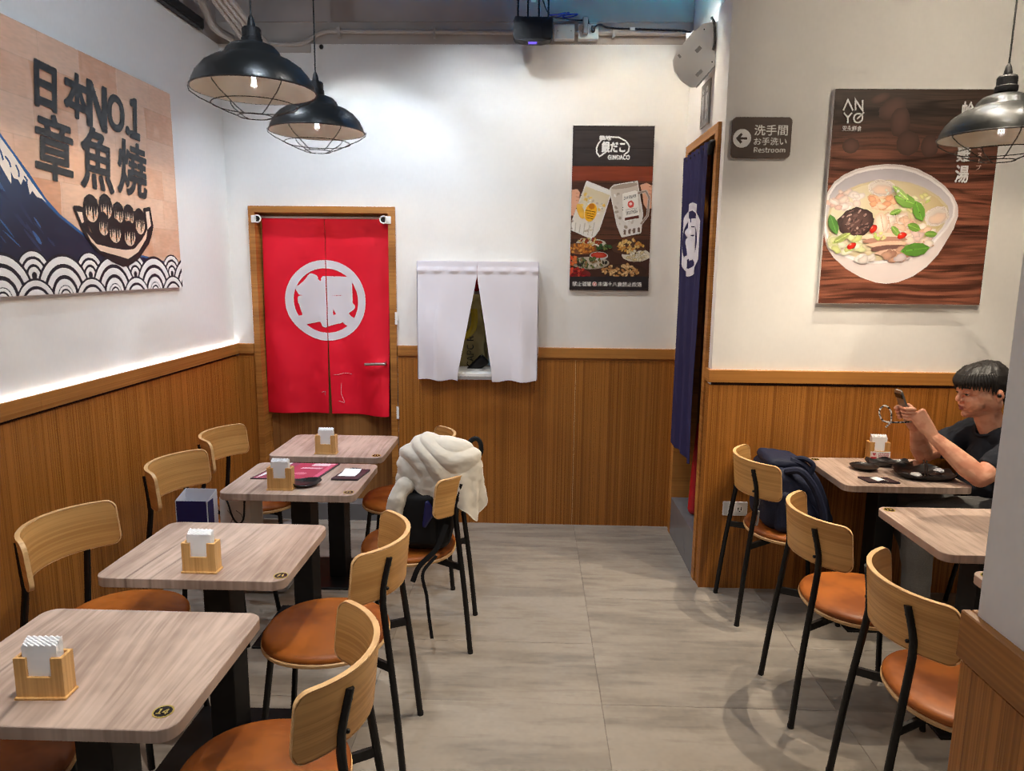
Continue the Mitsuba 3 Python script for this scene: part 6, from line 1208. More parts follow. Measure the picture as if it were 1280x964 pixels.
def make_chair(label):
    k = thing('dining_chair', label, 'chair')
    part(k, 'seat_shell', stack_mesh([(-.010, .418), (-.002, .420), (0, .424), (0, .431), (-.003, .434)]), 'mat_oak_edge', 35, 'pale plywood seat shell')
    part(k, 'seat', stack_mesh([(-.006, .433), (-.003, .438), (-.003, .446), (-.009, .455), (-.024, .4615), (-.055, .465), (-.11, .4675), (-.17, .4685)]), 'mat_leather', True, LEATHER_LABEL)
    b = part(k, 'backrest', backrest_mesh(), 'mat_oak', 35, 'curved oak back')
    part(b, 'edge_band', backrest_edge(), 'mat_oak_edge', 30, 'pale plywood edge')
    for s in (-1, 1):
        top = np.array([-.252, .138 * s, .772]); bnd = np.array([-.232, .150 * s, .635])
        pts = curve([(-.296, .178 * s, 0), (-.270, .165 * s, .28), bnd - [.003, 0, .06], bnd, bnd + [-.003, 0, .05], top], 5)
        part(k, 'rear_leg', tube(pts, .0115, 12), 'mat_black_metal', label='black steel rear leg')
        part(k, 'foot', lathe([(0, 0), (.0125, 0), (.0125, .012), (0, .012)], 12, (-.296, .178 * s, 0)), 'mat_black_flat')
        part(k, 'front_leg', tube([(.196, .176 * s, 0), (.150, .130 * s, .424)], .0110, 12), 'mat_black_metal', label='black steel front leg')
        # flat bar from the rear leg to the middle under the seat and on to the front leg
        a, c, e = np.array([-.258, .160 * s, .395]), np.array([-.07, .05 * s, .403]), np.array([.152, .132 * s, .405])
        bar = []
        for p, q in ((a, c), (c, e)):
            d = (q - p) / np.linalg.norm(q - p); nrm = np.array([-d[1], d[0], 0]) * .006
            bar.append(trimesh.convex.convex_hull(np.array([w + o + [0, 0, h] for w in (p, q) for o in (nrm, -nrm) for h in (-.014, .014)])))
        part(k, 'brace', cat(bar), 'mat_black_metal', False)
        for h in (.745, .665):
            x = -.228 - .018 * (h - .636) / .172 * .5
            part(b, 'bolt', to_tm(m3.Manifold.sphere(.006, 10).translate([-.256 + (.772 - h) * .1, .140 * s, h])), 'mat_black_metal', True)
    part(k, 'under_plate', bx(-.09, .09, -.09, .09, .410, .419), 'mat_black_flat', False)
    return k


def place(x, y, deg): return T().translate([x, y, 0]).rotate([0, 0, 1], deg)


CHAIRS = [  # x, y, turn, label
    (-1.372, 1.545, 2, 'tan leather chair seat half hidden under table 14 at the lower left corner'),
    (-1.455, 2.335, -5, 'oak-backed chair beside the left wall at the second table, largest of the left backs'),
    (-1.448, 3.120, -3, 'oak-backed chair beside the left wall at the table with menus, shopping bags on its seat'),
    (-1.478, 3.705, 0, 'oak-backed chair beside the left wall at the far table by the red curtain'),
    (-.655, 1.570, 183, 'oak and tan leather chair nearest the camera, right of table 14'),
    (-.705, 2.305, 180, 'oak chair at the second left table, its round brown seat in full view'),
    (-.555, 3.105, 181, 'oak chair with the black backpack and pale jacket on it'),
    (-.700, 3.740, 180, 'oak chair at the far left table, half hidden behind the pale jacket'),
    (1.300, 3.430, 2, 'oak chair by the power outlet with a navy backpack on its seat'),
    (1.292, 2.645, 0, 'middle oak and tan leather chair of the right row'),
    (1.330, 2.035, -3, 'oak and tan leather chair of the right row nearest the white column'),
    (2.380, 3.385, 180, 'chair that the person sits on, behind the white column'),
]
proto = make_chair(CHAIRS[0][3])
chair_parts = {q[len(proto):]: d for q, d in scene.items() if q.startswith(proto + '__')}
chair_keys = [proto]
for i, (x, y, deg, lab) in enumerate(CHAIRS):
    if i == 0:
        for q in chair_parts: scene[proto + q] = {**chair_parts[q], 'to_world': place(x, y, deg)}
    else:
        kk = thing('dining_chair', lab, 'chair'); chair_keys.append(kk)
        for q, d in chair_parts.items(): scene[kk + q] = {**d, 'to_world': place(x, y, deg)}
        for q in chair_parts:
            if proto + q in labels: labels[kk + q] = dict(labels[proto + q])

# ------------------------------------------------------------------ napkin holders
def napkin_holder(x0, y0, label, nlabel, sticker=False, z=TZ, w=.114, d=.050, deg=0):
    """x0, y0: middle of the front edge of the base."""
    k = thing('napkin_holder', label, 'napkin holder')
    to = T().translate([x0, y0, z]).rotate([0, 0, 1], deg)
    h = w / 2
    part(k, 'base', bx(-h, h, 0, d, 0, .006, .001), 'mat_bamboo', False, to=to)
    u = Polygon([(-h + .004, .006), (h - .004, .006), (h - .004, .098), (h - .030, .098), (h - .030, .052), (-h + .030, .052), (-h + .030, .098), (-h + .004, .098)])
    part(k, 'front_panel', xz_poly(u, .005, .012), 'mat_bamboo', False, 'front panel with a square notch', to=to)
    part(k, 'back_panel', xz_poly(sbox(-h + .004, .006, h - .004, .098), d - .009, d - .002), 'mat_bamboo', False, to=to)
    for s in (-1, 1): part(k, 'side_panel', bx(s * (h - .011), s * (h - .004), .012, d - .009, .006, .098), 'mat_bamboo', False, to=to)
    if sticker:
        part(k, 'sticker', bx(-h + .012, h - .002, .0035, .005, .008, .050), 'mat_sign_white', False, 'white and red printed card', to=to)
        pr = Print((0, .0034, 0), (1, 0, 0), (0, 0, 1), .0001)
        pr.add(sbox(-h + .014, .010, -h + .044, .048), (238, 214, 214)); pr.add(sbox(-h + .014, .010, -h + .044, .022), (186, 34, 44)); pr.add(Polygon([(-h + .02, .042), (-h + .04, .042), (-h + .03, .026)]), (196, 70, 80))
        for i in range(3): pr.add(sbox(-h + .050, .038 - .008 * i, h - .008, .042 - .008 * i), (206, 120, 128))
        pr.add(sbox(h - .034, .011, h - .012, .018), (190, 44, 54))
        m, c = pr.mesh(); part(k, 'sticker_print', m, 'mat_print', False, to=to, color=c)
    n = thing('napkin_stack', nlabel, 'napkins')
    for i in range(5):                                  # folded napkins one behind another, scalloped on top
        yy = .0135 + i * .0052; top = .126 + .0022 * i; hw = .038; pts = [(-hw, .010), (hw, .010), (hw, top - .004)]
        for j in range(25):
            a = j / 24; pts.append((hw - 2 * hw * a, top - .004 + .0045 * abs(math.sin(a * math.pi * 6 + i * .5))))
        part(n, 'napkin', xz_poly(Polygon(pts).buffer(0), yy, yy + .0046), 'mat_paper', False, to=to)
    return k


napkin_holder(-1.081, 1.412, 'bamboo napkin holder on table 14', 'white folded napkins in the holder on table 14', deg=3)
napkin_holder(-1.037, 2.078, 'bamboo napkin holder on the second table of the left row', 'white folded napkins in the holder on the second table of the left row')
napkin_holder(-1.082, 2.922, 'bamboo napkin holder on the left table with menus', 'white folded napkins in the holder on the left table with menus')
napkin_holder(-1.058, 3.528, 'bamboo napkin holder on the far left table by the red curtain', 'white folded napkins in the holder on the far left table by the red curtain')
napkin_holder(1.788, 3.590, 'bamboo napkin holder with a red printed card beside the person', 'white folded napkins in the holder beside the person', True)

# ------------------------------------------------------------------ things on the left table
def slab(pts, z0, z1, bsdf, name, label, cat_, b=.0):
    return solid(name, prism(Polygon(pts).buffer(b), z1 - z0).apply_translation([0, 0, z0]), bsdf, label, cat_, False)


scene['mat_menu_dark'] = scene.pop(mat('mat_tmp', (46, 36, 44), rough=.35)); scene['mat_dish'] = scene.pop(mat('mat_tmp', (24, 23, 24), rough=.25, spec=.6))
k = thing('menu_sheet', 'red and white laminated menu lying open on the left table behind the napkin holder', 'menu')
quad = [(-1.268, 3.085), (-.972, 3.085), (-.935, 3.350), (-1.215, 3.350)]
part(k, 'board', prism(Polygon(quad).buffer(.004), .0036).apply_translation([0, 0, TZ + .0004]), 'mat_menu_dark', False)
pr = Print((0, 0, TZ + .0041), (1, 0, 0), (0, 1, 0), .0001)
pr.clip = Polygon(quad).buffer(-.004)
pr.add(Polygon(quad), (176, 60, 84)); pr.add([(-1.27, 3.08), (-1.16, 3.08), (-1.12, 3.36), (-1.22, 3.36)], (150, 70, 90)); pr.add([(-1.25, 3.09), (-1.215, 3.345), (-1.16, 3.35), (-1.185, 3.22)], (226, 222, 224))
pr.add([(-1.06, 3.30), (-.96, 3.30), (-.95, 3.34), (-1.05, 3.34)], (232, 200, 208)); pr.add([(-1.10, 3.25), (-1.0, 3.25), (-.99, 3.27), (-1.09, 3.27)], (226, 170, 186)); pr.add([(-1.00, 3.10), (-.975, 3.10), (-.95, 3.33), (-.97, 3.33)], (206, 90, 120))
pr.add(ell(-1.07, 3.17, .03, .02), (206, 110, 130)); pr.put(k, 'print', 'red and pink print')
k = thing('black_dish', 'small black leaf-shaped dish beside the napkin holder on the left table', 'dish')
th = np.linspace(0, 2 * math.pi, 40, endpoint=False); lay = []
for s, z in ((.45, 0), (.8, .006), (1.0, .018), (.97, .020), (.75, .009), (.0, .006)):
    r = .078 * s * (1 + .10 * np.sin(3 * th) * s); lay.append(np.c_[-1.005 + r * np.cos(th), 3.005 + r * .72 * np.sin(th), TZ + z + .006 * np.sin(2 * th) * (s > .9)])
def rings(lay):
    n = len(lay[0]); V = np.vstack(lay + [lay[0].mean(0)[None]]); f = []
    for i in range(len(lay) - 1):
        for j in range(n):
            a, b = i * n + j, i * n + (j + 1) % n; f += [[a, b, b + n], [a, b + n, a + n]]
    for j in range(n): f.append([len(V) - 1, (j + 1) % n, j])
    return trimesh.Trimesh(V, f, process=False)
part(k, 'bowl', rings(lay), 'mat_dish', 40)
k = thing('receipt_tray', 'small black receipt tray with a curled receipt on the left table', 'tray')
tray = [(-.900, 3.090), (-.785, 3.090), (-.765, 3.245), (-.872, 3.245)]
part(k, 'plate', prism(Polygon(tray).buffer(.004), .008).apply_translation([0, 0, TZ]), 'mat_menu_dark', False)
part(k, 'clip', tube(curve([(-.86, 3.222, TZ + .010), (-.84, 3.228, TZ + .016), (-.80, 3.226, TZ + .014)], 6), .004, 8), 'mat_black_flat')
solid('receipt', sheet(np.linspace(-.885, -.805, 6), np.linspace(3.125, 3.215, 12), lambda x, y: (x + (y - 3.12) * .12, y, TZ + .0095 + .012 * np.clip((y - 3.17) / .05, 0, 1) ** 2), .0006), 'mat_paper', 'white paper receipt curling up on the black tray, left table', 'receipt', True)

# ------------------------------------------------------------------ shopping bags on the third left chair
SZ_ = .4685
scene['mat_bag_white'] = scene.pop(mat('mat_tmp', (206, 206, 212), rough=.55)); scene['mat_bag_blue'] = scene.pop(mat('mat_tmp', (24, 28, 84), rough=.4)); scene['mat_bag_pale'] = scene.pop(mat('mat_tmp', (214, 206, 196), rough=.6))


def paper_bag(x0, x1, y0, y1, z0, z1, label, bsdf, handle, tilt=0.0):
    k = thing('paper_bag', label, 'shopping bag'); t = .0015
    part(k, 'front', bx(x0, x1, y0, y0 + t, z0, z1), bsdf, False); part(k, 'back', bx(x0, x1, y1 - t, y1, z0, z1 + tilt), bsdf, False)
    ym = (y0 + y1) / 2
    for x in (x0, x1 - t):
        m = bx(x, x + t, y0, y1, z0, z1); v = m.vertices; v[:, 2] += np.where(v[:, 2] > z0 + .01, tilt * (v[:, 1] - y0) / (y1 - y0), 0); part(k, 'side', m, bsdf, False)
    part(k, 'bottom', bx(x0, x1, y0, y1, z0, z0 + t), bsdf, False)
    return k


kb = paper_bag(-1.575, -1.430, 2.985, 3.085, SZ_, .662, 'white paper shopping bag with a navy front on the third chair along the left wall', 'mat_bag_white', True, .028)
part(kb, 'navy_panel', cat(bx(-1.570, -1.435, 2.983, 2.985, SZ_ + .003, .663), bx(-1.430, -1.428, 2.987, 3.040, SZ_ + .003, .660)), 'mat_bag_blue', False, 'navy blue printed front')
kb = paper_bag(-1.405, -1.268, 3.050, 3.200, SZ_, .660, 'pale paper shopping bag with black rope handle next to the navy bag on the chair', 'mat_bag_pale', True, .02)
part(kb, 'rope_handle', tube(curve([(-1.375, 3.046, .655), (-1.360, 3.036, .640), (-1.340, 3.032, .575), (-1.315, 3.032, .545), (-1.292, 3.034, .570), (-1.286, 3.040, .650)], 8), .0042, 8), 'mat_black_flat', label='black rope handle')
pr = Print((0, 3.0499, 0), (1, 0, 0), (0, 0, 1))
for a in ([(-1.37, .60), (-1.345, .565), (-1.36, .54)], [(-1.33, .60), (-1.31, .585), (-1.30, .56)], [(-1.36, .53), (-1.33, .515), (-1.30, .53)]): pr.add(LineString(a).buffer(.0022), (120, 112, 108))
pr.put(kb, 'print', 'faint grey line drawing')
k = thing('plastic_crate', 'pale ribbed plastic crate on the floor under the far left chair', 'crate')
part(k, 'shell', bx(-1.50, -1.262, 3.46, 3.68, .0, .335, .02), 'mat_bag_white', False)
for i in range(9): part(k, 'rib', bx(-1.5005, -1.2615, 3.457, 3.683, .03 + .033 * i, .037 + .033 * i), 'mat_grey_plastic', False)
part(k, 'slot', bx(-1.46, -1.38, 3.455, 3.458, .300, .308), 'mat_black_flat', False)

# ------------------------------------------------------------------ black backpack and jacket on the chair
def lumps(mans, edge, it, amp=0.0, freq=12, seed=1):
    t = organic(mans, edge, it)
    if amp: t.vertices = t.vertices + t.vertex_normals * (amp * (meshkit.fbm(t.vertices * freq, 3, seed) - .5)[:, None])
    return t


k = thing('black_backpack', 'black backpack with hanging straps on the chair under the pale jacket', 'backpack')
part(k, 'body', lumps([spheres((-.525, 2.99, .526, .055), (-.40, 2.99, .526, .055), (-.525, 3.22, .526, .055), (-.40, 3.22, .526, .055), (-.50, 3.04, .83, .05), (-.385, 3.04, .83, .05), (-.50, 3.18, .83, .05), (-.385, 3.18, .83, .05))], .02, 8, .02, 9, 2), 'mat_bag_black', True)
part(k, 'pocket', lumps([spheres((-.53, 2.945, .525, .03), (-.43, 2.945, .525, .03), (-.525, 2.955, .70, .03), (-.43, 2.955, .70, .03))], .015, 6, .01, 14, 3), 'mat_bag_black', True)
part(k, 'blue_panel', lumps([spheres((-.452, 2.912, .60, .010), (-.440, 2.915, .70, .010), (-.415, 2.915, .66, .010))], .01, 4), 'mat_bag_blue', True, 'dark blue patch')
part(k, 'handle_loop', tube(curve([(-.33, 3.16, .84), (-.285, 3.16, .905), (-.255, 3.16, .928), (-.232, 3.16, .912), (-.228, 3.16, .865), (-.25, 3.16, .82)], 6), .011, 8), 'mat_bag_black', label='black carrying loop')
def strap(pts, w, name, bs):
    p = curve(pts, 8); d = np.gradient(p, axis=0); s = np.cross(d, [0, 1, 0]); s /= np.linalg.norm(s, axis=1, keepdims=True) + 1e-9
    V = np.vstack([np.stack([p + s * w / 2, p - s * w / 2, p - s * w / 2 + [0, .003, 0], p + s * w / 2 + [0, .003, 0]], 1)]).reshape(-1, 3); f = []
    for i in range(len(p) - 1):
        for j in range(4):
            a, b = 4 * i + j, 4 * i + (j + 1) % 4; f += [[a, b, b + 4], [a, b + 4, a + 4]]
    f += [[0, 1, 2], [0, 2, 3], [4 * len(p) - 4, 4 * len(p) - 2, 4 * len(p) - 3], [4 * len(p) - 4, 4 * len(p) - 1, 4 * len(p) - 2]]
    m = trimesh.Trimesh(V, f, process=False); m.fix_normals(); part(k, name, m, bs, False)
strap([(-.36, 2.93, .60), (-.40, 2.90, .50), (-.47, 2.875, .43), (-.50, 2.87, .36)], .022, 'strap', 'mat_bag_black')
strap([(-.40, 2.895, .47), (-.455, 2.87, .40), (-.440, 2.868, .30), (-.430, 2.868, .20), (-.418, 2.868, .10)], .014, 'strap', 'mat_bag_black')

# jacket: a cloth that lies over the backpack and hangs down all round
def jacket():
    nth, ns = 150, 60
    TH, Sg = np.meshgrid(np.linspace(0, 2 * math.pi, nth, endpoint=False), np.linspace(0, 1, ns), indexing='ij')
    c = np.array([-.415, 3.10, .938])
    rx = np.where(np.cos(TH) > 0, .188, .178); ry = np.where(np.sin(TH) > 0, .15, .150)
    # hem height by direction: the tail hangs low at the right front, the sleeve side is short
    def bump(t0, w): return np.exp(-(((TH - t0 + math.pi) % (2 * math.pi) - math.pi) / w) ** 2)
    hem = .735 + .0 * TH - .135 * bump(math.radians(-34), .62) - .06 * bump(math.radians(10), .5) + .015 * np.sin(TH * 5) - .03 * bump(math.radians(195), .6)
    a = np.clip(Sg / .42, 0, 1); b = np.clip((Sg - .42) / .58, 0, 1)
    rad = np.sin(a * math.pi / 2) ** .9
    fold = (.010 * np.sin(TH * 7 + .5) + .008 * np.sin(TH * 13 + 1.2)) * b
    fold = fold + .012 * np.sin(TH * 4.0 - .6) * b * b
    x = c[0] + (rx * rad + fold + .018 * b) * np.cos(TH); y = c[1] + (ry * rad + fold + .015 * b) * np.sin(TH)
    ztop = c[2] - .085 * (1 - np.cos(a * math.pi / 2)) + .022 * np.exp(-((x + .48) / .06) ** 2)
    z = np.where(b > 0, ztop * (1 - b) + hem * b, ztop)
    P = np.stack([x, y, z], -1)
    # pushed-up creases running across
    q = P.copy(); w = meshkit.noise(np.stack([q[..., 0] * 5, q[..., 1] * 5, q[..., 2] * 9], -1), 3)
    r = np.abs(((q[..., 2] * 1.0 + .22 * q[..., 0] + .06 * w) * 15.0 + .8 * np.sin(q[..., 0] * 14)) % 1.0 - .5)
    crease = (np.sqrt(r / .5) - .67) * .016 * smooth01((q[..., 2] - .76) / .08) + .014 * (meshkit.fbm(np.stack([q[..., 0] * 17, q[..., 1] * 17, q[..., 2] * 26], -1), 3, 5) - .5)
    nrm = np.stack([np.cos(TH) * (.3 + rad), np.sin(TH) * (.3 + rad), 1.2 - rad], -1); nrm /= np.linalg.norm(nrm, axis=-1, keepdims=True)
    P = P + nrm * crease[..., None]
    V = P.reshape(-1, 3); f = []
    for i in range(nth):
        j = (i + 1) % nth
        for s in range(ns - 1):
            A, B = i * ns + s, j * ns + s; f += [[A, B, B + 1], [A, B + 1, A + 1]]
    outer = trimesh.Trimesh(V, f, process=False)
    inner = trimesh.Trimesh(V - outer.vertex_normals * .004, np.array(f)[:, ::-1], process=False)
    n = len(V); hemf = []
    for i in range(nth):
        j = (i + 1) % nth; A, B = i * ns + ns - 1, j * ns + ns - 1; hemf += [[A, A + n, B + n], [A, B + n, B]]
    return trimesh.Trimesh(np.vstack([outer.vertices, inner.vertices]), np.vstack([f, inner.faces + n, hemf]), process=False)


def smooth01(t): t = np.clip(t, 0, 1); return t * t * (3 - 2 * t)


k = thing('pale_jacket', 'crumpled pale beige jacket thrown over the black backpack and chair back', 'jacket')
part(k, 'body', jacket(), 'mat_jacket', True)
part(k, 'sleeve', lumps([spheres((-.545, 2.965, .755, .040), (-.575, 2.945, .70, .045)), spheres((-.575, 2.945, .70, .045), (-.585, 2.935, .64, .036))], .012, 6, .022, 18, 6), 'mat_jacket', True, 'sleeve hanging at the front')
part(k, 'cuff', lumps([spheres((-.614, 2.93, .612, .016), (-.560, 2.93, .605, .016), (-.560, 2.95, .612, .016), (-.610, 2.93, .632, .016), (-.560, 2.93, .628, .016))], .01, 4, .006, 30, 7), 'mat_jacket', True, 'ribbed cuff')

# ------------------------------------------------------------------ navy backpack on the right chair by the outlet
k = thing('navy_backpack', 'navy blue backpack on the chair by the power outlet', 'backpack')
part(k, 'body', lumps([spheres((1.19, 3.34, .52, .06), (1.40, 3.34, .52, .06), (1.19, 3.55, .52, .06), (1.40, 3.55, .52, .06), (1.20, 3.34, .70, .07), (1.30, 3.34, .66, .07), (1.20, 3.54, .72, .07), (1.30, 3.54, .70, .07))], .018, 8, .03, 10, 4), 'mat_bag_navy', True)
part(k, 'front_pocket', lumps([spheres((1.20, 3.28, .50, .035), (1.37, 3.28, .50, .035), (1.21, 3.29, .64, .035), (1.30, 3.29, .62, .035))], .014, 6, .016, 16, 5), 'mat_bag_navy', True)
for pts in ([(1.21, 3.30, .76), (1.27, 3.27, .77), (1.33, 3.25, .70), (1.37, 3.24, .60), (1.39, 3.24, .50)], [(1.25, 3.36, .80), (1.31, 3.34, .78), (1.37, 3.32, .70), (1.42, 3.32, .58), (1.43, 3.32, .50)]):
    part(k, 'strap', tube(curve(pts, 6), .018, 8), 'mat_bag_navy', label='padded shoulder strap')
part(k, 'handle_loop', tube(curve([(1.25, 3.38, .79), (1.30, 3.34, .815), (1.345, 3.32, .79), (1.335, 3.32, .745)], 6), .012, 8), 'mat_bag_navy', label='carrying loop')
part(k, 'top_flap', lumps([spheres((1.17, 3.36, .78, .03), (1.30, 3.36, .78, .025), (1.17, 3.52, .79, .03), (1.29, 3.52, .78, .025))], .014, 6, .012, 18, 8), 'mat_bag_navy', True)
part(k, 'key_strap', tube(curve([(1.09, 3.28, .66), (1.085, 3.275, .60), (1.07, 3.275, .54), (1.085, 3.275, .50), (1.09, 3.275, .57)], 6), .005, 6), 'mat_grey_plastic', label='pale cord hanging from the bag')

# ------------------------------------------------------------------ right table: dishes
k = thing('round_black_dish', 'small round black dish on the table of the person', 'dish')
part(k, 'bowl', lathe([(0, 0), (.040, 0), (.046, .004), (.062, .014), (.066, .020), (.063, .020), (.056, .012), (.038, .007), (0, .006)], 48, (1.640, 3.435, TZ)), 'mat_dish', 40)
k = thing('payment_tray', 'black payment tray with a paper slip on the table of the person', 'tray')
tr = [(1.560, 3.205), (1.695, 3.198), (1.672, 3.272), (1.545, 3.282)]
part(k, 'plate', prism(Polygon(tr).buffer(.003), .007).apply_translation([0, 0, TZ]), 'mat_menu_dark', False)
solid('paper_slip', sheet(np.linspace(1.578, 1.655, 10), np.linspace(3.212, 3.262, 6), lambda x, y: (x - .3 * (y - 3.23), y, TZ + .009 + .004 * np.sin(x * 90)), .0008), 'mat_paper', 'crumpled white paper slip on the payment tray of the right table', 'paper', True)


def crinkled_plate(name, label, cx, cy, a, b, rot, seed, h=.022):
    th = np.linspace(0, 2 * math.pi, 64, endpoint=False); lay = []; R = math.radians(rot)
    for s, z in ((.70, 0), (.86, .006), (1.0, h), (.985, h + .003), (.84, .010), (.6, .0055), (.3, .005)):
        e = 4.0; r = 1 / (np.abs(np.cos(th)) ** e + np.abs(np.sin(th)) ** e) ** (1 / e)
        w = 1 + .045 * (meshkit.noise(np.stack([np.cos(th) * 5, np.sin(th) * 5, th * 0 + seed], -1), seed) - .5) * 2
        x, y = a * s * r * np.cos(th) * w, b * s * r * np.sin(th) * w
        lay.append(np.c_[cx + x * math.cos(R) - y * math.sin(R), cy + x * math.sin(R) + y * math.cos(R), TZ + .0006 + z + (.007 * np.sin(th * 7 + seed) * (s > .95))])
    k = thing(name, label, 'plate'); part(k, 'body', rings(lay), 'mat_dish', 40); return k


crinkled_plate('leaf_plate', 'black crinkled leaf-shaped plate behind the larger plate on the table of the person', 1.795, 3.510, .105, .055, -8, 3)
crinkled_plate('square_plate', 'large black crinkled square plate with leftovers in front of the person', 1.870, 3.330, .130, .105, -6, 6, .026)
scene['mat_foil'] = scene.pop(mat('mat_tmp', (210, 212, 216), rough=.25, metallic=.3))
def crumple(c, r, seed, sq=.5):
    m = trimesh.creation.icosphere(3, r); q = meshkit.fbm(m.vertices / r * 2.2, 3, seed) - .5; m.vertices = m.vertices * (1 + .9 * q[:, None]) * [1, 1, sq]; m.apply_translation(c); return m
solid('crumpled_napkin', crumple((1.815, 3.285, TZ + .020), .022, 2), 'mat_paper', 'crumpled white napkin on the black square plate', 'napkin', 25)
solid('crumpled_wrapper', crumple((1.955, 3.350, TZ + .024), .022, 5), 'mat_foil', 'shiny crumpled wrapper on the black square plate near the arm', 'wrapper', 25)
for i, (a, b) in enumerate((((1.845, 3.265, TZ + .018), (1.885, 3.365, TZ + .070)), ((1.856, 3.262, TZ + .018), (1.897, 3.360, TZ + .068)))):
    solid('chopstick', tube([a, b], [.0030, .0038], 8), 'mat_black_gloss', 'black chopstick resting on the square plate', 'chopstick', 40, group='pair of black chopsticks on the square plate')

# ------------------------------------------------------------------ the person at the right table
def limb(*pts): return [spheres(p, q) for p, q in zip(pts[:-1], pts[1:])]


pk = thing('person', 'person in dark shirt and grey trousers sitting at the right table holding a phone', 'person')
HC = np.array([2.135, 3.385, 1.142])                 # middle of the head; faces -x, chin slightly down


def hp(f, l, u):  # forward, left (towards the camera), up from the middle of the head
    a = math.radians(-8); return (HC[0] - f * math.cos(a) - u * math.sin(a) * -1 * 0 + u * math.sin(a), HC[1] - l, HC[2] + u * math.cos(a) + f * math.sin(a))


head = [spheres((*hp(-.018, 0, .045), .094), (*hp(.022, .0, .040), .083), (*hp(.012, .0, .012), .082)),
        spheres((*hp(.012, .026, -.010), .066), (*hp(.012, -.026, -.010), .066), (*hp(.050, 0, -.078), .041), (*hp(-.016, .038, -.048), .050), (*hp(-.016, -.038, -.048), .050)),
        spheres((*hp(.046, .032, -.034), .048), (*hp(.046, -.032, -.034), .048), (*hp(.056, 0, -.060), .043)),
        spheres((*hp(.090, .022, .032), .016), (*hp(.090, -.022, .032), .016)),                                # brow
        spheres((*hp(.094, 0, .018), .010), (*hp(.113, 0, -.020), .0125)), spheres((*hp(.098, .014, -.024), .010), (*hp(.098, -.014, -.024), .010)),   # nose
        spheres((*hp(.093, .016, -.055), .009), (*hp(.100, 0, -.052), .010), (*hp(.093, -.016, -.055), .009)), spheres((*hp(.090, .014, -.067), .009), (*hp(.096, 0, -.068), .010), (*hp(.090, -.014, -.067), .009)),
        spheres((*hp(.082, 0, -.094), .018), (*hp(.06, 0, -.09), .024))]
for s in (1, -1):
    head.append(spheres((*hp(-.022, s * .094, .014), .014), (*hp(-.026, s * .097, -.006), .015), (*hp(-.018, s * .092, -.030), .009)))
neck = [spheres((2.150, 3.385, 1.08, .060), (2.205, 3.385, .960, .058))]
SL, SR = (2.245, 3.215, .915), (2.235, 3.560, .915)
EL, ER = (2.030, 3.165, .788), (1.990, 3.565, .792)
WL, WR = (1.868, 3.270, .945), (1.868, 3.425, .945)
arms = []
for s, e, w in ((SL, EL, WL), (SR, ER, WR)):
    s, e, w = map(np.array, (s, e, w)); m1 = e + (w - e) * .28
    arms += limb((*s, .058), (*(s + (e - s) * .5), .056), (*e, .047)); arms += limb((*e, .046), (*(m1 + [0, 0, -.002]), .050), (*(e + (w - e) * .7), .038), (*w, .029))
torso = [spheres((2.265, 3.28, .88, .05), (2.265, 3.49, .88, .05), (2.30, 3.31, .60, .08), (2.30, 3.46, .60, .08), (2.31, 3.385, .85, .07))]


def hand(w, palm, side, fingers, thumb):
    """w wrist, palm = end of the palm; fingers: list of joint chains with radii."""
    w, palm = np.array(w), np.array(palm); out = []
    d = palm - w; a = np.cross(d, [0, 0, 1.0]); a /= np.linalg.norm(a)
    up = np.cross(a, d); up /= np.linalg.norm(up)
    out.append(spheres((*(w), .026), (*(w + d * .55 + up * .014), .020), (*(w + d * .55 - up * .018), .020), (*(palm + up * .026), .0125), (*(palm - up * .026), .0125)))
    for ch in fingers: out += limb(*[(*p, r) for p, r in ch])
    out += limb(*[(*p, r) for p, r in thumb])
    return out


# phone held upright between both hands, tilted back
PC = np.array([1.752, 3.345, 1.078]); pu = np.array([-.36, .05, .93]); pu /= np.linalg.norm(pu); pw = np.array([.05, 1.0, -.03]); pw -= pu * (pw @ pu); pw /= np.linalg.norm(pw); pn = np.cross(pw, pu)
if pn[0] > 0: pn = -pn                                # back of the phone points away from the face


def ph(u, w, n): return PC + pu * u + pw * w + pn * n


fl = []                                               # left hand (nearer): fingers wrap the back, thumb in front
for i, (u, l) in enumerate(((-.006, .96), (-.024, 1.0), (-.042, .95), (-.058, .8))):
    r = .0088 - .0006 * i
    fl.append([(ph(u - .012, -.052, -.022), r + .001), (ph(u, -.046, .010), r), (ph(u + .004, -.022, .017), r - .0006), (ph(u + .006, .002 * l, .014), r - .0014)])
tl = [(ph(-.060, -.048, -.034), .0125), (ph(-.030, -.040, -.022), .0105), (ph(.004, -.024, -.014), .0085)]
fr = []
for i, (u, l) in enumerate(((-.010, .96), (-.028, 1.0), (-.045, .95), (-.060, .8))):
    r = .0088 - .0006 * i
    fr.append([(ph(u - .012, .052, -.022), r + .001), (ph(u, .046, .010), r), (ph(u + .003, .028, .026), r - .0006), (ph(u + .004, .006 * l, .027), r - .0014)])
trt = [(ph(-.062, .048, -.034), .0125), (ph(-.034, .040, -.022), .0105), (ph(-.004, .026, -.014), .0085)]
hands = hand(WL, ph(-.044, -.050, -.030), 1, fl, tl) + hand(WR, ph(-.046, .050, -.030), -1, fr, trt)
body = organic(head + neck + arms + torso, .009, 5)
part(pk, 'body', body, 'mat_skin', True, 'bare arms, neck and face')
hm = organic(hands, .0045, 3)
# the hands are joined with the body's mesh so that the skin is one part
both = to_tm(m3.Manifold.batch_boolean(head + neck + arms + torso, m3.OpType.Add).refine_to_length(.009))
trimesh.smoothing.filter_taubin(both, lamb=.5, nu=.53, iterations=5)
scene[f'{pk}__body'] = mikit.ply(trimesh.util.concatenate([both, hm]), 'mat_skin', True)

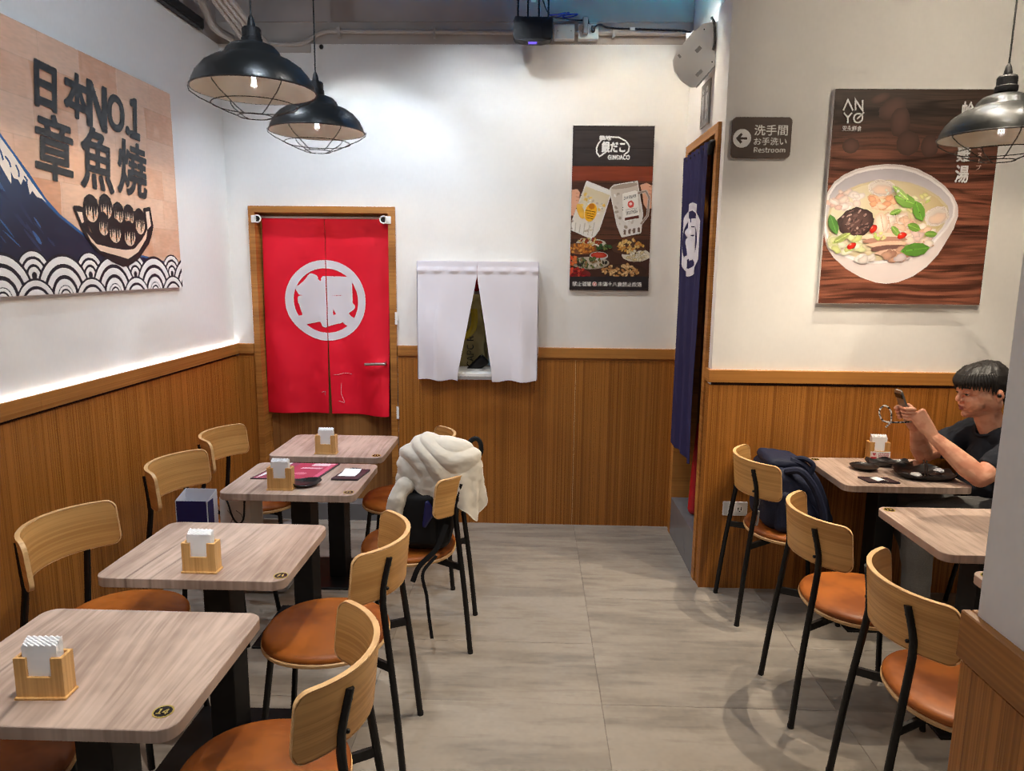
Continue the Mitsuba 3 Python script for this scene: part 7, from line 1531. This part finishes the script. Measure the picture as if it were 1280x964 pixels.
# eyes, brows and lips
for s in (1, -1):
    e = part(pk, 'eye', trimesh.creation.icosphere(2, .0125).apply_translation(hp(.0830, s * .033, .012)), 'mat_sign_white', True, 'half closed eye')
    part(e, 'iris', trimesh.creation.icosphere(2, .0070).apply_translation(hp(.0905, s * .0335, .0075)), 'mat_black_gloss', True)
    part(e, 'eyelid', lumps([spheres((*hp(.088, s * .022, .0150), .0088), (*hp(.0905, s * .033, .0175), .0092), (*hp(.082, s * .046, .0140), .0088))], .004, 0), 'mat_skin', True)
    part(e, 'lash', tube(curve([hp(.0975, s * .021, .0075), hp(.1005, s * .033, .0085), hp(.0915, s * .047, .0065)], 4), .0014, 5), 'mat_hair')
    part(pk, 'eyebrow', lumps([spheres((*hp(.1035, s * .014, .0365), .0035), (*hp(.1030, s * .030, .0415), .0040)), spheres((*hp(.1030, s * .030, .0415), .0040), (*hp(.088, s * .052, .036), .0028))], .004, 0), 'mat_hair', True, 'dark eyebrow')
part(pk, 'lips', lumps([spheres((*hp(.0985, .014, -.0560), .0055), (*hp(.1060, 0, -.0535), .0065), (*hp(.0985, -.014, -.0560), .0055)), spheres((*hp(.0965, .012, -.0655), .0060), (*hp(.1025, 0, -.0665), .0070), (*hp(.0965, -.012, -.0655), .0060))], .004, 0), 'mat_skin_dark', True, 'closed lips')
part(pk, 'earbud', trimesh.creation.icosphere(2, .0095).apply_translation(hp(-.016, .102, -.002)), 'mat_black_flat', True, 'small black earbud')

# hair: a cap with a straight fringe and strands
cap = m3.Manifold.batch_boolean([spheres((*hp(-.022, 0, .050), .102), (*hp(.026, 0, .050), .091)), spheres((*hp(-.056, 0, .005), .080), (*hp(-.030, 0, .05), .100))], m3.OpType.Add)
cut = to_tm(cap.refine_to_length(.008))
V = cut.vertices
loc = np.c_[-(V[:, 0] - HC[0]), -(V[:, 1] - HC[1]), V[:, 2] - HC[2]]
fcut = m3.Manifold.cube([.5, .5, .30], True).translate([2.135 - .25 - .008, 3.385, 1.142 + .040 - .15])   # clears the face
side = m3.Manifold.cube([.5, .5, .30], True).translate([2.135 + .060 - .25, 3.385, 1.142 + .016 - .15])
under = m3.Manifold.cube([.6, .6, .30], True).translate([2.18, 3.385, 1.142 - .050 - .15])
hair = cap - fcut - side - under
ht = to_tm(hair.refine_to_length(.007)); trimesh.smoothing.filter_taubin(ht, lamb=.5, nu=.53, iterations=4)
q = meshkit.noise(np.stack([ht.vertices[:, 0] * 20, np.arctan2(ht.vertices[:, 1] - HC[1], ht.vertices[:, 0] - HC[0] - .02) * 16, ht.vertices[:, 2] * 6], -1), 2) - .5
ht.vertices = ht.vertices + ht.vertex_normals * (.010 * q)[:, None]
locks = []
rg = np.random.default_rng(5)
for i in range(34):                                   # fringe and side locks
    t = i / 33; ang = math.radians(-118 + 236 * t)
    f0, l0 = math.cos(ang), math.sin(ang); R = .095
    drop = (.034 if abs(ang) < 1.0 else .020 if abs(ang) < 1.5 else .004) + rg.uniform(-.008, .008)
    p0 = hp(.012 + f0 * R * .86, l0 * R * .82, .098); p1 = hp(.012 + f0 * R * 1.06, l0 * R * 1.02, .066); p2 = hp(.012 + f0 * R * 1.07 + rg.uniform(-.003, .003), l0 * R * 1.03 + rg.uniform(-.006, .006), drop)
    locks += [tube(curve([p0, p1, p2], 5), np.interp(np.linspace(0, 1, 11), [0, .6, 1], [.011, .008, .0015]), 7)]
part(pk, 'hair', cat(ht, locks), 'mat_hair', True, 'short black hair with a straight fringe')

# t-shirt
def fat(p, d): return (*p[:3], p[3] + d)
sh = [spheres((2.250, 3.265, .895, .084), (2.250, 3.505, .895, .084), (2.290, 3.29, .56, .125), (2.290, 3.48, .56, .125), (2.31, 3.385, .86, .115)),
      spheres((2.215, 3.33, .935, .062), (2.215, 3.44, .935, .062), (2.265, 3.385, .92, .095)), spheres((2.215, 3.385, .89, .085), (2.20, 3.385, .70, .13))]
for s, e in ((SL, EL), (SR, ER)):
    s, e = np.array(s), np.array(e); sh.append(spheres((*s, .074), (*(s + (e - s) * .62), .072)))
ts = m3.Manifold.batch_boolean(sh, m3.OpType.Add)
ts = ts - spheres((2.155, 3.385, 1.05, .072), (2.200, 3.385, .970, .062))
for s, e in ((SL, EL), (SR, ER)):                    # open, flat sleeve ends
    s, e = np.array(s), np.array(e); d = (e - s) / np.linalg.norm(e - s); c = s + (e - s) * .78
    ts = ts - m3.Manifold.sphere(.115, 24).translate([float(v) for v in c + d * .100])
tt = to_tm(ts.refine_to_length(.011)); trimesh.smoothing.filter_taubin(tt, lamb=.5, nu=.53, iterations=5)
v = tt.vertices; w = np.abs(((v[:, 2] * 1.0 + v[:, 0] * .9 + .05 * meshkit.noise(v * 9, 2)) * 14) % 1 - .5) - .25
tt.vertices = v + tt.vertex_normals * (.016 * w * (meshkit.noise(v * 7, 4)) + .010 * (meshkit.fbm(v * 16, 3, 3) - .5))[:, None]
part(pk, 'shirt', tt, 'mat_shirt', True, 'dark charcoal short-sleeved t-shirt')
part(pk, 'collar', tube([(2.188 + .062 * math.cos(a) * .85, 3.385 + .066 * math.sin(a), 0.968 + .034 * math.cos(a)) for a in np.linspace(0, 2 * math.pi, 30, endpoint=False)], .0065, 8, True), 'mat_shirt', label='ribbed collar')

# trousers and shoes
tr = [spheres((2.29, 3.29, .575, .115), (2.29, 3.48, .575, .115), (2.22, 3.385, .57, .10))]
for y, fx in ((3.30, 1.80), (3.49, 1.90)):
    tr += limb((2.28, y, .565, .095), (2.02, y - .01, .575, .085), (1.84, y - .02, .560, .072)); tr += limb((1.84, y - .02, .555, .072), (fx + .06, y - .02, .30, .068), (fx + .07, y - .02, .10, .060))
tm = organic(tr, .014, 6); v = tm.vertices
tm.vertices = v + tm.vertex_normals * (.016 * (meshkit.fbm(v * [9, 9, 14], 3, 6) - .5))[:, None]
part(pk, 'trousers', tm, 'mat_trousers', True, 'loose grey trousers')
for y, fx in ((3.28, 1.83), (3.47, 1.93)):
    part(pk, 'shoe', lumps([spheres((fx + .06, y, .045, .042), (fx - .06, y, .036, .034), (fx - .10, y, .030, .028), (fx + .06, y, .085, .040))], .012, 4), 'mat_black_flat', True, 'dark shoe')

# the phone and its wrist strap
k = thing('smartphone', 'silver grey smartphone with a dark camera bar held in both hands', 'phone')
m = np.eye(4); m[:3, 0] = pw; m[:3, 1] = pu; m[:3, 2] = np.cross(pw, pu); m[:3, 3] = PC
sg = 1 if np.cross(pw, pu) @ pn > 0 else -1
def onphone(mesh): return mesh.apply_transform(m)
slabp = prism(rrect(-.0375, .0375, -.080, .080, .012, 8), .0085).apply_translation([0, 0, -.00425])
part(k, 'case', onphone(slabp), 'mat_phone_metal', 30)
part(k, 'screen', onphone(prism(rrect(-.035, .035, -.077, .077, .010, 8), .0006).apply_translation([0, 0, -.0050 if sg > 0 else .0044])), 'mat_black_gloss', False, 'dark glass screen')
part(k, 'camera_bar', onphone(bx(-.0365, .0365, .040, .064, *((.0042, .0075) if sg > 0 else (-.0075, -.0042)), .002)), 'mat_black_gloss', False, 'raised dark camera bar')
part(k, 'strap', tube(curve([ph(-.078, -.02, .004), PC + [-.050, .02, -.085], PC + [-.085, .02, -.070], PC + [-.098, .02, -.030], PC + [-.075, .02, -.005], PC + [-.045, .02, -.03], PC + [-.04, .02, -.08], PC + [-.06, .02, -.11]], 8), .0042, 8), 'mat_strap', label='braided black and white wrist strap')
